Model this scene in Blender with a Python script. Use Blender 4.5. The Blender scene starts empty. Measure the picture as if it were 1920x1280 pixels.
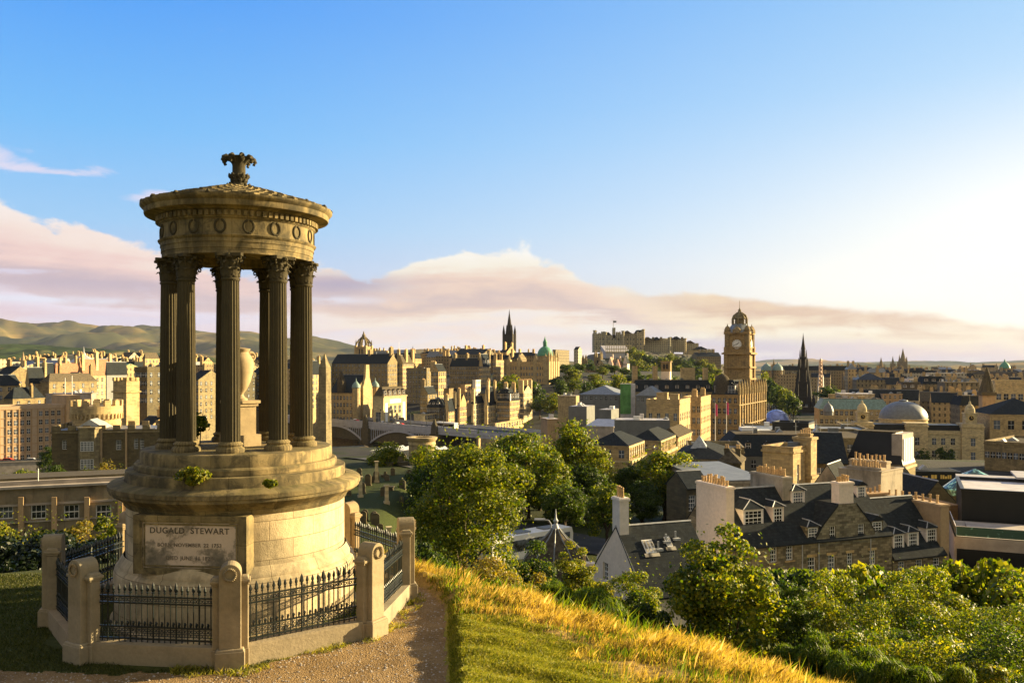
import bpy, math, random
import numpy as np
from math import sin, cos, pi, radians, sqrt, atan2, exp
SC = bpy.context.scene
COL = SC.collection
# ------------------------------------------------------------------ camera
F = 1600.0; HY = 685.0; EYE = 5.0          # focal length in photo pixels, horizon row, eye height above the temple's ground
cam = bpy.data.cameras.new('camera'); camo = bpy.data.objects.new('camera', cam); COL.objects.link(camo)
camo.location = (0, 0, EYE); camo.rotation_euler = (radians(90), 0, 0)
cam.lens = 30.0; cam.sensor_width = 36.0; cam.shift_y = 45.0/1920
cam.clip_start = 0.1; cam.clip_end = 90000
SC.camera = camo
# ------------------------------------------------------------------ sun and sky
SUN_AZ, SUN_EL = radians(68), radians(14.5)   # azimuth clockwise from +Y
sd = bpy.data.lights.new('sun', 'SUN'); sd.energy = 5.0; sd.angle = radians(0.53); sd.color = (1.0, 0.77, 0.40)
so = bpy.data.objects.new('sun', sd); COL.objects.link(so)
so.rotation_euler = (radians(90)-SUN_EL, 0, pi - SUN_AZ)
SC.view_settings.view_transform = 'Standard'; SC.view_settings.look = 'None'
SC.view_settings.exposure = 1.86; SC.view_settings.gamma = 1.0
SC.cycles.max_bounces = 6; SC.cycles.diffuse_bounces = 2; SC.cycles.glossy_bounces = 2
SC.cycles.transmission_bounces = 4; SC.cycles.transparent_max_bounces = 6; SC.cycles.volume_bounces = 0
SC.cycles.use_denoising = True

class NT:
    """small helper to write shader maths"""
    def __init__(s, t): s.t = t; s.n = t.nodes; s.l = t.links
    def new(s, k, **kw):
        n = s.n.new(k)
        for a, v in kw.items(): setattr(n, a, v)
        return n
    def put(s, sock, v):
        if hasattr(v, 'is_output'): s.l.new(v, sock)
        elif v is not None:
            try: sock.default_value = v
            except Exception: sock.default_value = (v[0], v[1], v[2], 1.0)
    def m(s, op, a, b=None, c=None, clamp=False):
        n = s.new('ShaderNodeMath', operation=op); n.use_clamp = clamp
        s.put(n.inputs[0], a)
        if b is not None: s.put(n.inputs[1], b)
        if c is not None: s.put(n.inputs[2], c)
        return n.outputs[0]
    def add(s, *a):
        r = a[0]
        for b in a[1:]: r = s.m('ADD', r, b)
        return r
    def mul(s, a, b): return s.m('MULTIPLY', a, b)
    def sstep(s, x, a, b, lo=0.0, hi=1.0):
        n = s.new('ShaderNodeMapRange'); n.interpolation_type = 'SMOOTHSTEP'
        s.put(n.inputs[0], x); n.inputs[1].default_value = a; n.inputs[2].default_value = b
        n.inputs[3].default_value = lo; n.inputs[4].default_value = hi
        return n.outputs[0]
    def mix(s, f, a, b, mode='MIX'):
        n = s.new('ShaderNodeMix'); n.data_type = 'RGBA'; n.blend_type = mode
        s.put(n.inputs[0], f); s.put(n.inputs[6], c4(a)); s.put(n.inputs[7], c4(b))
        return n.outputs[2]
    def noise(s, vec, scale, det=4, rough=0.55, dist=0.0):
        n = s.new('ShaderNodeTexNoise'); n.inputs['Scale'].default_value = scale
        n.inputs['Detail'].default_value = det; n.inputs['Roughness'].default_value = rough
        n.inputs['Distortion'].default_value = dist
        if vec is not None: s.l.new(vec, n.inputs['Vector'])
        return n.outputs['Fac']
    def vec(s, x, y, z):
        n = s.new('ShaderNodeCombineXYZ'); s.put(n.inputs[0], x); s.put(n.inputs[1], y); s.put(n.inputs[2], z)
        return n.outputs[0]
    def sep(s, v):
        n = s.new('ShaderNodeSeparateXYZ'); s.l.new(v, n.inputs[0]); return n.outputs
    def ramp(s, f, stops):
        n = s.new('ShaderNodeValToRGB'); e = n.color_ramp.elements
        while len(e) < len(stops): e.new(0.5)
        for i, (p, c) in enumerate(stops): e[i].position = p; e[i].color = c4(c)
        s.put(n.inputs[0], f); return n.outputs[0]
def c4(c):
    if hasattr(c, 'is_output'): return c
    if isinstance(c, (int, float)): return (c, c, c, 1)
    return (c[0], c[1], c[2], 1.0)
def srgb(r, g, b):
    f = lambda v: (v/255/12.92) if v/255 < 0.04045 else ((v/255+0.055)/1.055)**2.4
    return (f(r), f(g), f(b))

world = bpy.data.worlds.new('World'); SC.world = world; world.use_nodes = True
def make_world():
    w = NT(world.node_tree); w.n.clear()
    tc = w.new('ShaderNodeTexCoord'); x, y, z = w.sep(tc.outputs['Generated'])
    D = 180/pi
    az = w.mul(w.m('ARCTAN2', x, y), D)                       # degrees, 0 = ahead, + = right
    el = w.mul(w.m('ARCSINE', z), D)
    sky = w.new('ShaderNodeTexSky'); sky.sky_type = 'NISHITA'; sky.sun_disc = False
    sky.sun_elevation = SUN_EL; sky.sun_rotation = SUN_AZ; sky.altitude = 100
    sky.air_density = 1.0; sky.dust_density = 1.6; sky.ozone_density = 2.0
    # clear-air colour by height and by distance from the sun's side
    left = w.ramp(w.m('DIVIDE', el, 40.0, clamp=True), [(0.0, srgb(206,196,222)), (0.10, srgb(196,204,236)), (0.22, srgb(156,206,250)), (0.36, srgb(116,192,255)), (0.55, srgb(78,164,255)), (1.0, srgb(46,110,225))])
    right = w.ramp(w.m('DIVIDE', el, 40.0, clamp=True), [(0.0, srgb(236,222,214)), (0.06, srgb(255,246,226)), (0.16, srgb(255,255,250)), (0.27, srgb(226,242,255)), (0.42, srgb(186,224,255)), (0.6, srgb(150,205,252)), (1.0, srgb(80,150,240))])
    side = w.sstep(az, -30.0, 40.0)
    base = w.mix(side, left, right)
    # the long cloud bank over the western horizon: its upper edge by direction, then layers below that edge
    sv = w.vec(w.mul(az, 0.055), w.mul(el, 0.20), 3.1)
    n1 = w.noise(sv, 1.0, 7, 0.6, 0.35)
    ncum = w.noise(w.vec(w.mul(az, 0.22), w.mul(el, 0.34), 5.3), 1.0, 8, 0.58, 0.25)
    nst = w.noise(w.vec(w.mul(az, 0.045), w.mul(el, 0.62), 9.7), 1.0, 7, 0.58, 0.6)
    n3 = w.noise(w.vec(w.mul(az, 0.30), w.mul(el, 0.95), 1.7), 1.0, 7, 0.62, 0.4)
    fc = w.new('ShaderNodeFloatCurve'); cu = fc.mapping.curves[0]
    pts = [(-90,5.5),(-45,8.5),(-34,10.4),(-30.8,9.8),(-28.6,8.4),(-27,8.1),(-25,7.6),(-22.5,7.0),(-18,5.6),(-14.5,6.0),(-12.5,6.9),(-10,5.9),(-7.5,6.4),(-5.5,7.3),(-3,7.7),(0,7.8),(2.5,7.3),(4.5,6.3),(7.5,5.4),(11,4.8),(16,4.2),(21,3.7),(25,3.4),(29,2.9),(36,2.3),(90,3.5)]
    while len(cu.points) < len(pts): cu.points.new(0.5, 0.5)
    for p, (a_, e_) in zip(cu.points, pts): p.location = ((a_+90)/180, e_/12)
    fc.mapping.update(); w.put(fc.inputs['Value'], w.m('DIVIDE', w.add(az, 90.0), 180.0, clamp=True))
    top = w.mul(fc.outputs[0], 12.0)
    amp = w.sstep(az, 14.0, 0.0, 0.5, 1.7)
    def blob(a0, e0, sa, se, amp):
        p = w.mul(w.m('SUBTRACT', az, a0), 1.0/sa); q = w.mul(w.m('SUBTRACT', el, e0), 1.0/se)
        return w.mul(w.m('POWER', 2.718, w.mul(w.add(w.mul(p, p), w.mul(q, q)), -1.0)), amp)
    # glow towards the low sun, just outside the picture: mostly behind the clouds
    gl = w.add(blob(42, 6, 17, 6.2, 1.15), blob(27, 4.9, 9, 1.3, 0.55), blob(31, 2.6, 4, 0.8, 0.3))
    base = w.mix(w.m('MINIMUM', gl, 0.9), base, (1.22, 1.16, 1.03))
    d = w.add(w.m('SUBTRACT', top, el), w.mul(w.mul(w.m('SUBTRACT', ncum, 0.5), amp), 2.6), w.mul(w.m('SUBTRACT', n1, 0.5), 1.6))
    mask = w.sstep(d, -0.05, 0.45)
    lev = w.sstep(az, -16.0, -7.0, 7.9, 7.2); lev = w.add(lev, w.sstep(az, 2.0, 14.0, 0.0, -3.0))
    k = w.add(w.mul(d, 0.35), w.mul(w.m('SUBTRACT', lev, el), 0.65), w.mul(w.m('SUBTRACT', nst, 0.5), 3.4), w.mul(w.m('SUBTRACT', n3, 0.5), 2.2), w.mul(w.m('SUBTRACT', ncum, 0.5), -2.2))
    q = w.m('DIVIDE', w.add(k, 1.0), 10.0, clamp=True)
    cl = w.ramp(q, [(0.0, (1.03,0.90,0.82)), (0.17, srgb(255,230,216)), (0.27, srgb(248,210,200)), (0.37, srgb(214,186,190)), (0.46, srgb(222,194,198)), (0.53, srgb(240,226,240)), (0.64, srgb(230,202,214)), (0.74, srgb(244,222,224)), (0.86, srgb(240,210,210)), (1.0, srgb(244,212,206))])
    cm = w.ramp(q, [(0.0, (1.06,1.02,0.94)), (0.18, (1.0,0.90,0.74)), (0.28, srgb(246,212,190)), (0.36, srgb(218,190,184)), (0.44, srgb(238,206,188)), (0.51, srgb(255,238,220)), (0.62, srgb(250,226,216)), (0.72, srgb(255,236,218)), (0.86, srgb(248,218,206)), (1.0, srgb(252,224,206))])
    cr = w.ramp(q, [(0.0, srgb(255,252,240)), (0.10, srgb(240,206,164)), (0.20, srgb(218,176,146)), (0.29, srgb(255,236,200)), (0.38, srgb(230,206,206)), (0.47, srgb(204,194,220)), (0.58, srgb(222,206,216)), (1.0, srgb(214,204,222))])
    cc = w.mix(w.sstep(az, -20.0, -8.0), cl, cm); cc = w.mix(w.sstep(az, 4.0, 15.0), cc, cr)
    # bluish slots and grey bellies that stand out of the layers
    cc = w.mix(w.m('MINIMUM', w.add(blob(-11.2, 5.3, 4.2, 0.75, 0.85), blob(9.5, 1.6, 7, 0.42, 0.5), blob(17, 1.2, 5, 0.6, 0.55), blob(-27, 4.9, 7, 0.55, 0.4)), 0.9), cc, w.mix(w.sstep(az, 0.0, 10.0), srgb(166,154,186), srgb(186,184,220)))
    cc = w.mix(w.m('MINIMUM', w.mul(w.add(blob(-29, 3.9, 6, 0.22, 1.0), blob(-12, 4.3, 4, 0.25, 0.8), blob(14, 1.9, 6, 0.25, 0.9), blob(6, 2.4, 5, 0.3, 0.8), blob(22, 2.2, 6, 0.28, 0.9)), w.sstep(n3, 0.3, 0.6)), 0.85), cc, w.mix(w.sstep(az, 0.0, 12.0), srgb(236,236,252), srgb(255,246,222)))
    gap = w.mul(w.sstep(k, 2.4, 3.6), w.sstep(w.add(nst, w.mul(w.m('SUBTRACT', n3, 0.5), 0.5)), 0.50, 0.64))
    cc = w.mix(w.mul(gap, 0.55), cc, w.mix(w.sstep(az, -15.0, 12.0), srgb(226,224,250), srgb(255,246,232)))
    col = w.mix(w.mul(mask, w.sstep(az, 38.0, 27.0, 0.5, 0.96)), base, cc)
    col = w.mix(w.m('MINIMUM', w.mul(gl, 0.42), 0.9), col, (1.22, 1.14, 0.98))
    # small high wisps at the left
    ws = w.add(blob(-25.8, 11.6, 1.6, 0.6, 0.62), blob(-24.2, 10.0, 1.9, 0.5, 0.66), blob(-22.2, 10.5, 1.6, 0.4, 0.6), blob(-28.4, 11.3, 2.6, 0.25, 0.6), blob(-32, 11.7, 2.5, 0.9, 0.6), w.mul(w.m('SUBTRACT', n3, 0.5), 1.5), w.mul(w.m('SUBTRACT', ncum, 0.5), 0.9))
    col = w.mix(w.mul(w.sstep(ws, 0.36, 0.8), 0.85), col, srgb(238,228,246))
    # thin warm veil overhead and behind the viewer, unseen: cloud added to warm the shade
    fill_veil = w.m('MAXIMUM', w.sstep(el, 34.0, 62.0), w.sstep(w.m('ABSOLUTE', az), 62.0, 105.0))
    dim = w.add(1.0, w.mul(w.m('POWER', 2.718, w.mul(w.m('POWER', w.mul(w.add(az, 98.0), 1/42.0), 2.0), -1.0)), -0.6))
    dim = w.mix(w.sstep(el, 60.0, 25.0), 1.0, w.vec(dim, dim, dim))
    col = w.mix(w.mul(fill_veil, 0.85), col, w.mix(1.0, dim, w.mix(w.sstep(n1, 0.35, 0.65), srgb(200,190,160), srgb(238,222,184)), 'MULTIPLY'))
    bg1 = w.new('ShaderNodeBackground'); w.l.new(sky.outputs[0], bg1.inputs[0]); bg1.inputs[1].default_value = 0.05
    bg2 = w.new('ShaderNodeBackground'); w.l.new(col, bg2.inputs[0]); bg2.inputs[1].default_value = 0.275
    ms = w.new('ShaderNodeMixShader'); ms.inputs[0].default_value = 0.9
    w.l.new(bg1.outputs[0], ms.inputs[1]); w.l.new(bg2.outputs[0], ms.inputs[2])
    out = w.new('ShaderNodeOutputWorld'); w.l.new(ms.outputs[0], out.inputs[0])
make_world()
# ------------------------------------------------------------------ materials
MATS = {}
def newmat(name):
    m = bpy.data.materials.new(name); m.use_nodes = True
    t = NT(m.node_tree); t.n.clear()
    out = t.new('ShaderNodeOutputMaterial'); b = t.new('ShaderNodeBsdfPrincipled')
    t.l.new(b.outputs[0], out.inputs[0]); MATS[name] = m
    return m, t, b, out
def bump(t, b, h, strength=0.4, dist=0.05):
    n = t.new('ShaderNodeBump'); n.inputs['Strength'].default_value = strength; n.inputs['Distance'].default_value = dist
    t.l.new(h, n.inputs['Height']); t.l.new(n.outputs[0], b.inputs['Normal'])
def scol(c, k): return (c[0]*k, c[1]*k, c[2]*k)
def plain(name, col, rough=0.7, var=0.25, scale=1.5, metal=0.0, spec=0.3, bmp=0.0, rnd=0.0):
    m, t, b, o = newmat(name)
    tc = t.new('ShaderNodeTexCoord'); v = tc.outputs['Object']
    f = t.noise(v, scale, 5, 0.6)
    c = t.mix(t.sstep(f, 0.3, 0.7), scol(col, 1-var), scol(col, 1+var))
    if rnd:
        oi = t.new('ShaderNodeObjectInfo')
        k = t.add(t.mul(oi.outputs['Random'], rnd), 1-rnd/2); g = t.vec(k, k, k)
        c = t.mix(1.0, c, g, 'MULTIPLY')
    t.l.new(c, b.inputs['Base Color']); b.inputs['Roughness'].default_value = rough
    b.inputs['Metallic'].default_value = metal; b.inputs['Specular IOR Level'].default_value = spec
    if bmp: bump(t, b, t.noise(v, scale*6, 6, 0.7), bmp, 0.03)
    return m
def stone(name, col, soot=0.35, soot_col=(0.06,0.055,0.045), block=(0.9,0.35), scale=0.35, bmp=0.3, far=False, joint=0.28, spec=0.2):
    """ashlar: coursed blocks of varied tone, soot stains with vertical runs; far=True adds small window openings"""
    m, t, b, o = newmat(name)
    tc = t.new('ShaderNodeTexCoord'); v = tc.outputs['Object']; x, y, z = t.sep(v)
    nx, ny, nz = t.sep(tc.outputs['Normal'])
    anx = t.m('ABSOLUTE', nx); any_ = t.m('ABSOLUTE', ny)
    s = t.add(t.mul(x, t.m('GREATER_THAN', any_, anx)), t.mul(y, t.m('GREATER_THAN', anx, any_)))
    br = t.new('ShaderNodeTexBrick'); t.l.new(t.vec(s, z, 0.0), br.inputs['Vector'])
    lo, hi = (0.5, 1.5) if name == 'rubble_stone' else (0.75, 1.2)
    br.inputs['Color1'].default_value = (lo,lo,lo,1); br.inputs['Color2'].default_value = (hi,hi,hi*0.92,1); br.inputs['Mortar'].default_value = (1-joint,1-joint,1-joint,1)
    br.inputs['Scale'].default_value = 1.0; br.inputs['Mortar Size'].default_value = 0.012*block[1]/0.35; br.inputs['Brick Width'].default_value = block[0]; br.inputs['Row Height'].default_value = block[1]
    oi = t.new('ShaderNodeObjectInfo'); r = oi.outputs['Random']
    off = t.vec(t.mul(r, 37.0), t.mul(r, 11.0), t.mul(r, 5.0))
    va = t.new('ShaderNodeVectorMath', operation='ADD'); t.l.new(v, va.inputs[0]); t.l.new(off, va.inputs[1]); vv = va.outputs[0]
    big = t.noise(vv, scale, 5, 0.62)
    xs, ys, zs = t.sep(vv)
    run = t.noise(t.vec(t.mul(xs, 1.0), t.mul(ys, 1.0), t.mul(zs, 0.12)), 1.6, 4, 0.6)
    st = t.sstep(t.add(t.mul(big, 0.6), t.mul(run, 0.5)), 0.50, 0.75)
    hue = t.mix(r, (1.06,1.0,0.92), (0.9,0.97,1.06))
    c = t.mix(1.0, col, br.outputs['Color'], 'MULTIPLY'); c = t.mix(1.0, c, hue, 'MULTIPLY')
    k = t.add(t.mul(t.noise(vv, scale*9, 4, 0.6), 0.5), 0.75)
    c = t.mix(1.0, c, t.vec(k, k, k), 'MULTIPLY')
    c = t.mix(t.mul(st, soot), c, soot_col)
    if far:
        wx = t.m('FRACT', t.mul(s, 1/2.7)); wz = t.m('FRACT', t.mul(z, 1/3.3))
        win = t.mul(t.mul(t.m('GREATER_THAN', wx, 0.34), t.m('LESS_THAN', wx, 0.68)), t.mul(t.m('GREATER_THAN', wz, 0.25), t.m('LESS_THAN', wz, 0.78)))
        win = t.mul(win, t.m('LESS_THAN', t.m('ABSOLUTE', nz), 0.4))
        c = t.mix(t.mul(win, 0.85), c, (0.03,0.032,0.035))
    t.l.new(c, b.inputs['Base Color']); b.inputs['Roughness'].default_value = 0.88; b.inputs['Specular IOR Level'].default_value = spec
    if bmp: bump(t, b, t.add(t.noise(v, 14.0, 5, 0.7), t.mul(br.outputs['Fac'], -0.8)), bmp, 0.03)
    return m
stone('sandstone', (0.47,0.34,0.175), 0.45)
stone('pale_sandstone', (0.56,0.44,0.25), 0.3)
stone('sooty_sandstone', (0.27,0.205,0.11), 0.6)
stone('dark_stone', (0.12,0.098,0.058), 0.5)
stone('rubble_stone', (0.23,0.19,0.125), 0.4, block=(0.55,0.24), bmp=0.8, joint=0.55)
stone('far_sandstone', (0.45,0.325,0.17), 0.4, far=True, bmp=0)
stone('far_sooty', (0.26,0.20,0.115), 0.45, far=True, bmp=0)
stone('far_pale', (0.50,0.42,0.31), 0.3, far=True, bmp=0)
stone('hotel_stone', (0.37,0.255,0.12), 0.5)
stone('castle_stone', (0.44,0.38,0.25), 0.35, far=True, bmp=0)
stone('gothic_black', (0.045,0.038,0.032), 0.5, bmp=0.2)
stone('render_grey', (0.46,0.385,0.29), 0.6, block=(40,40), joint=0.0)
stone('whitewash', (0.84,0.73,0.64), 0.2, (0.36,0.31,0.23), block=(40,40), joint=0.0, bmp=0.15)
stone('orange_render', (0.50,0.34,0.19), 0.45, block=(40,40), joint=0.0)
stone('slate', (0.026,0.031,0.037), 0.3, (0.042,0.042,0.034), (0.36,0.24), 0.5, 0.4, joint=0.55, spec=0.05)
plain('slate_brown', (0.085,0.070,0.048), 0.9, 0.35, 2.0, spec=0.05, rnd=0.5)
plain('lead_roof', (0.17,0.18,0.185), 0.5, 0.2, 0.8, spec=0.4, rnd=0.4)
plain('pale_roof', (0.46,0.43,0.42), 0.6, 0.15, 0.6, rnd=0.3)
plain('black_cladding', (0.012,0.013,0.014), 0.45, 0.2, 0.5, spec=0.3)
plain('grey_cladding', (0.15,0.155,0.15), 0.5, 0.15, 0.4)
plain('red_tile', (0.30,0.13,0.06), 0.7, 0.3, 1.5)
plain('copper_green', (0.09,0.26,0.16), 0.6, 0.25, 1.2)
plain('copper_blue', (0.17,0.25,0.23), 0.6, 0.25, 1.2)
plain('white_paint', (0.78,0.76,0.72), 0.5, 0.06, 2.0)
plain('clay_pot', (0.58,0.38,0.17), 0.8, 0.25, 4.0, rnd=0.4)
plain('lead_flash', (0.34,0.35,0.36), 0.5, 0.2, 2.0)
plain('concrete', (0.36,0.31,0.26), 0.85, 0.2, 0.6)
plain('asphalt', (0.045,0.046,0.05), 0.9, 0.25, 0.5)
plain('iron_black', (0.006,0.012,0.013), 0.4, 0.3, 6.0, spec=0.5)
plain('steel_paint', (0.42,0.42,0.46), 0.5, 0.12, 0.4)
plain('bark', (0.07,0.05,0.035), 0.9, 0.3, 4.0, bmp=0.5)
plain('red_paint', (0.45,0.03,0.02), 0.35, 0.05, 1.0, spec=0.5)
plain('pink_cloth', (0.55,0.06,0.16), 0.8, 0.1, 1.0)
plain('green_banner', (0.10,0.26,0.07), 0.7, 0.3, 0.4)
plain('gold_letter', (0.75,0.5,0.12), 0.4, 0.1, 2.0)
plain('tyre_rubber', (0.015,0.015,0.015), 0.8, 0.1, 2.0)
plain('blue_dome', (0.20,0.26,0.60), 0.25, 0.5, 0.25, spec=0.5)
plain('wheel_steel', (0.62,0.42,0.26), 0.5, 0.15, 1.0)
def glassmat(name, col=(0.012,0.014,0.017), rough=0.08):
    m, t, b, o = newmat(name)
    oi = t.new('ShaderNodeObjectInfo')
    tc = t.new('ShaderNodeTexCoord')
    k = t.noise(tc.outputs['Object'], 1.3, 2)
    c = t.mix(t.sstep(t.add(k, t.mul(oi.outputs['Random'], 0.4)), 0.62, 0.85), col, scol(col, 9))
    t.l.new(c, b.inputs['Base Color']); b.inputs['Roughness'].default_value = rough; b.inputs['Specular IOR Level'].default_value = 0.5
    return m
glassmat('glass'); glassmat('lit_glass', (0.05,0.045,0.035), 0.15)
glassmat('green_glass', (0.05,0.10,0.08), 0.1)

# ------------------------------------------------------------------ mesh builder
class MB:
    def __init__(s): s.v = []; s.f = []; s.mi = []; s.cur = 0
    def quad(s, *p):
        i = len(s.v); s.v.extend(p); s.f.append(tuple(range(i, i+len(p)))); s.mi.append(s.cur)
    def box(s, x0, x1, y0, y1, z0, z1, rz=0.0, c=None, top=1.0):
        """axis box; rz turns it about c (default its centre); top scales the upper face"""
        cx, cy = ((x0+x1)/2, (y0+y1)/2)
        ox, oy = c if c else (cx, cy)
        P = []
        for z, k in ((z0, 1.0), (z1, top)):
            for x, y in ((x0,y0),(x1,y0),(x1,y1),(x0,y1)):
                x = cx+(x-cx)*k; y = cy+(y-cy)*k
                if rz:
                    dx, dy = x-ox, y-oy
                    x, y = ox+dx*cos(rz)-dy*sin(rz), oy+dx*sin(rz)+dy*cos(rz)
                P.append((x, y, z))
        i = len(s.v); s.v.extend(P)
        for f in ((0,3,2,1),(4,5,6,7),(0,1,5,4),(1,2,6,5),(2,3,7,6),(3,0,4,7)):
            s.f.append(tuple(i+k for k in f)); s.mi.append(s.cur)
        return s
    def lathe(s, prof, n=24, cx=0, cy=0, rot=0.0, rf=None, cap=True):
        """prof: (r,z) list bottom to top; rf(a) scales radius by angle"""
        i0 = len(s.v)
        for r, z in prof:
            for k in range(n):
                a = rot+2*pi*k/n; q = r*(rf(a) if rf else 1.0)
                s.v.append((cx+q*cos(a), cy+q*sin(a), z))
        m = len(prof)
        for j in range(m-1):
            for k in range(n):
                a = i0+j*n+k; b = i0+j*n+(k+1) % n
                s.f.append((a, b, b+n, a+n)); s.mi.append(s.cur)
        if cap:
            if prof[0][0] > 1e-6: s.f.append(tuple(i0+k for k in reversed(range(n)))); s.mi.append(s.cur)
            if prof[-1][0] > 1e-6: s.f.append(tuple(i0+(m-1)*n+k for k in range(n))); s.mi.append(s.cur)
        return s
    def tube(s, pts, rad, n=6, cap=True):
        """sweep a circle along pts with radii rad (number or list)"""
        P = [np.array(p, float) for p in pts]; i0 = len(s.v)
        for j, p in enumerate(P):
            d = P[min(j+1, len(P)-1)]-P[max(j-1, 0)]; d = d/(np.linalg.norm(d)+1e-9)
            u = np.cross(d, (0,0,1.0))
            if np.linalg.norm(u) < 1e-3: u = np.array((1.0,0,0))
            u = u/np.linalg.norm(u); w = np.cross(d, u)
            r = rad[j] if hasattr(rad, '__len__') else rad
            for k in range(n):
                a = 2*pi*k/n; q = p+r*(cos(a)*u+sin(a)*w); s.v.append(tuple(q))
        for j in range(len(P)-1):
            for k in range(n):
                a = i0+j*n+k; b = i0+j*n+(k+1) % n
                s.f.append((a, b, b+n, a+n)); s.mi.append(s.cur)
        if cap:
            s.f.append(tuple(i0+k for k in reversed(range(n)))); s.mi.append(s.cur)
            s.f.append(tuple(i0+(len(P)-1)*n+k for k in range(n))); s.mi.append(s.cur)
        return s
    def torus(s, c, R, r, u, w, n=16, m=6, a0=0.0, a1=2*pi):
        c = np.array(c); u = np.array(u, float); w = np.array(w, float)
        full = abs(a1-a0) > 6.28
        pts = [tuple(c+R*(cos(a)*u+sin(a)*w)) for a in np.linspace(a0, a1, n+1)]
        return s.tube(pts, r, m, cap=not full)
    def prism(s, poly, y0, y1, axis='y'):
        """extrude a polygon (list of (a,b)) along an axis: 'y' -> (a,y,b), 'x' -> (x,a,b), 'z' -> (a,b,z)"""
        fn = {'y': lambda p, t: (p[0], t, p[1]), 'x': lambda p, t: (t, p[0], p[1]), 'z': lambda p, t: (p[0], p[1], t)}[axis]
        n = len(poly); i = len(s.v)
        s.v.extend(fn(p, y0) for p in poly); s.v.extend(fn(p, y1) for p in poly)
        s.f.append(tuple(i+k for k in range(n))); s.f.append(tuple(i+n+k for k in reversed(range(n)))); s.mi += [s.cur]*2
        for k in range(n):
            l = (k+1) % n; s.f.append((i+k, i+n+k, i+n+l, i+l)); s.mi.append(s.cur)
        return s
    def build(s, name, mats, parent=None, smooth=False, loc=(0,0,0), rz=0.0, fix=True):
        me = bpy.data.meshes.new(name); me.from_pydata(s.v, [], s.f)
        for mm in (mats if isinstance(mats, (list, tuple)) else [mats]): me.materials.append(MATS[mm])
        if max(s.mi, default=0): me.polygons.foreach_set('material_index', s.mi)
        if fix:
            import bmesh
            bm = bmesh.new(); bm.from_mesh(me); bmesh.ops.recalc_face_normals(bm, faces=bm.faces); bm.to_mesh(me); bm.free()
        if smooth:
            me.polygons.foreach_set('use_smooth', [True]*len(me.polygons))
            try: me.set_sharp_from_angle(angle=radians(40))
            except Exception: pass
        me.update()
        return link(name, me, parent, loc, rz)
def link(name, me, parent=None, loc=(0,0,0), rz=0.0):
    o = bpy.data.objects.new(name, me); COL.objects.link(o)
    o.location = loc; o.rotation_euler = (0, 0, rz)
    if parent is not None: o.parent = parent
    return o
def tag(o, label=None, cat=None, group=None, kind=None):
    if label: o['label'] = label
    if cat: o['category'] = cat
    if group: o['group'] = group
    if kind: o['kind'] = kind
    return o
def empty(name, loc, label, cat, rz=0.0, group=None):
    o = bpy.data.objects.new(name, None); COL.objects.link(o); o.empty_display_size = 0.2
    o.location = loc; o.rotation_euler = (0, 0, rz); tag(o, label, cat, group); return o
KIDS = {}
def copy_tree(o, parent=None):
    c = o.copy(); COL.objects.link(c); c.parent = parent
    for ch in [q for q in o.children]: copy_tree(ch, c)
    return c
def npmesh(name, V, Q, mats, parent=None, smooth=False, loc=(0,0,0)):
    """mesh from numpy arrays: V (n,3), Q (m,k)"""
    me = bpy.data.meshes.new(name); k = Q.shape[1]
    me.vertices.add(len(V)); me.vertices.foreach_set('co', V.astype(np.float32).ravel())
    me.loops.add(Q.size); me.loops.foreach_set('vertex_index', Q.astype(np.int32).ravel())
    me.polygons.add(len(Q)); me.polygons.foreach_set('loop_start', np.arange(0, Q.size, k, dtype=np.int32))
    for mm in (mats if isinstance(mats, (list, tuple)) else [mats]): me.materials.append(MATS[mm])
    if smooth: me.polygons.foreach_set('use_smooth', np.ones(len(Q), dtype=bool))
    me.update(calc_edges=True); me.validate()
    return link(name, me, parent, loc)
def U(px): return (px-960.0)/F
def PX(px, Y): return U(px)*Y
def PZ(py, Y): return EYE-(py-HY)/F*Y
def at(px, py, Y): return (PX(px, Y), Y, PZ(py, Y))

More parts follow.
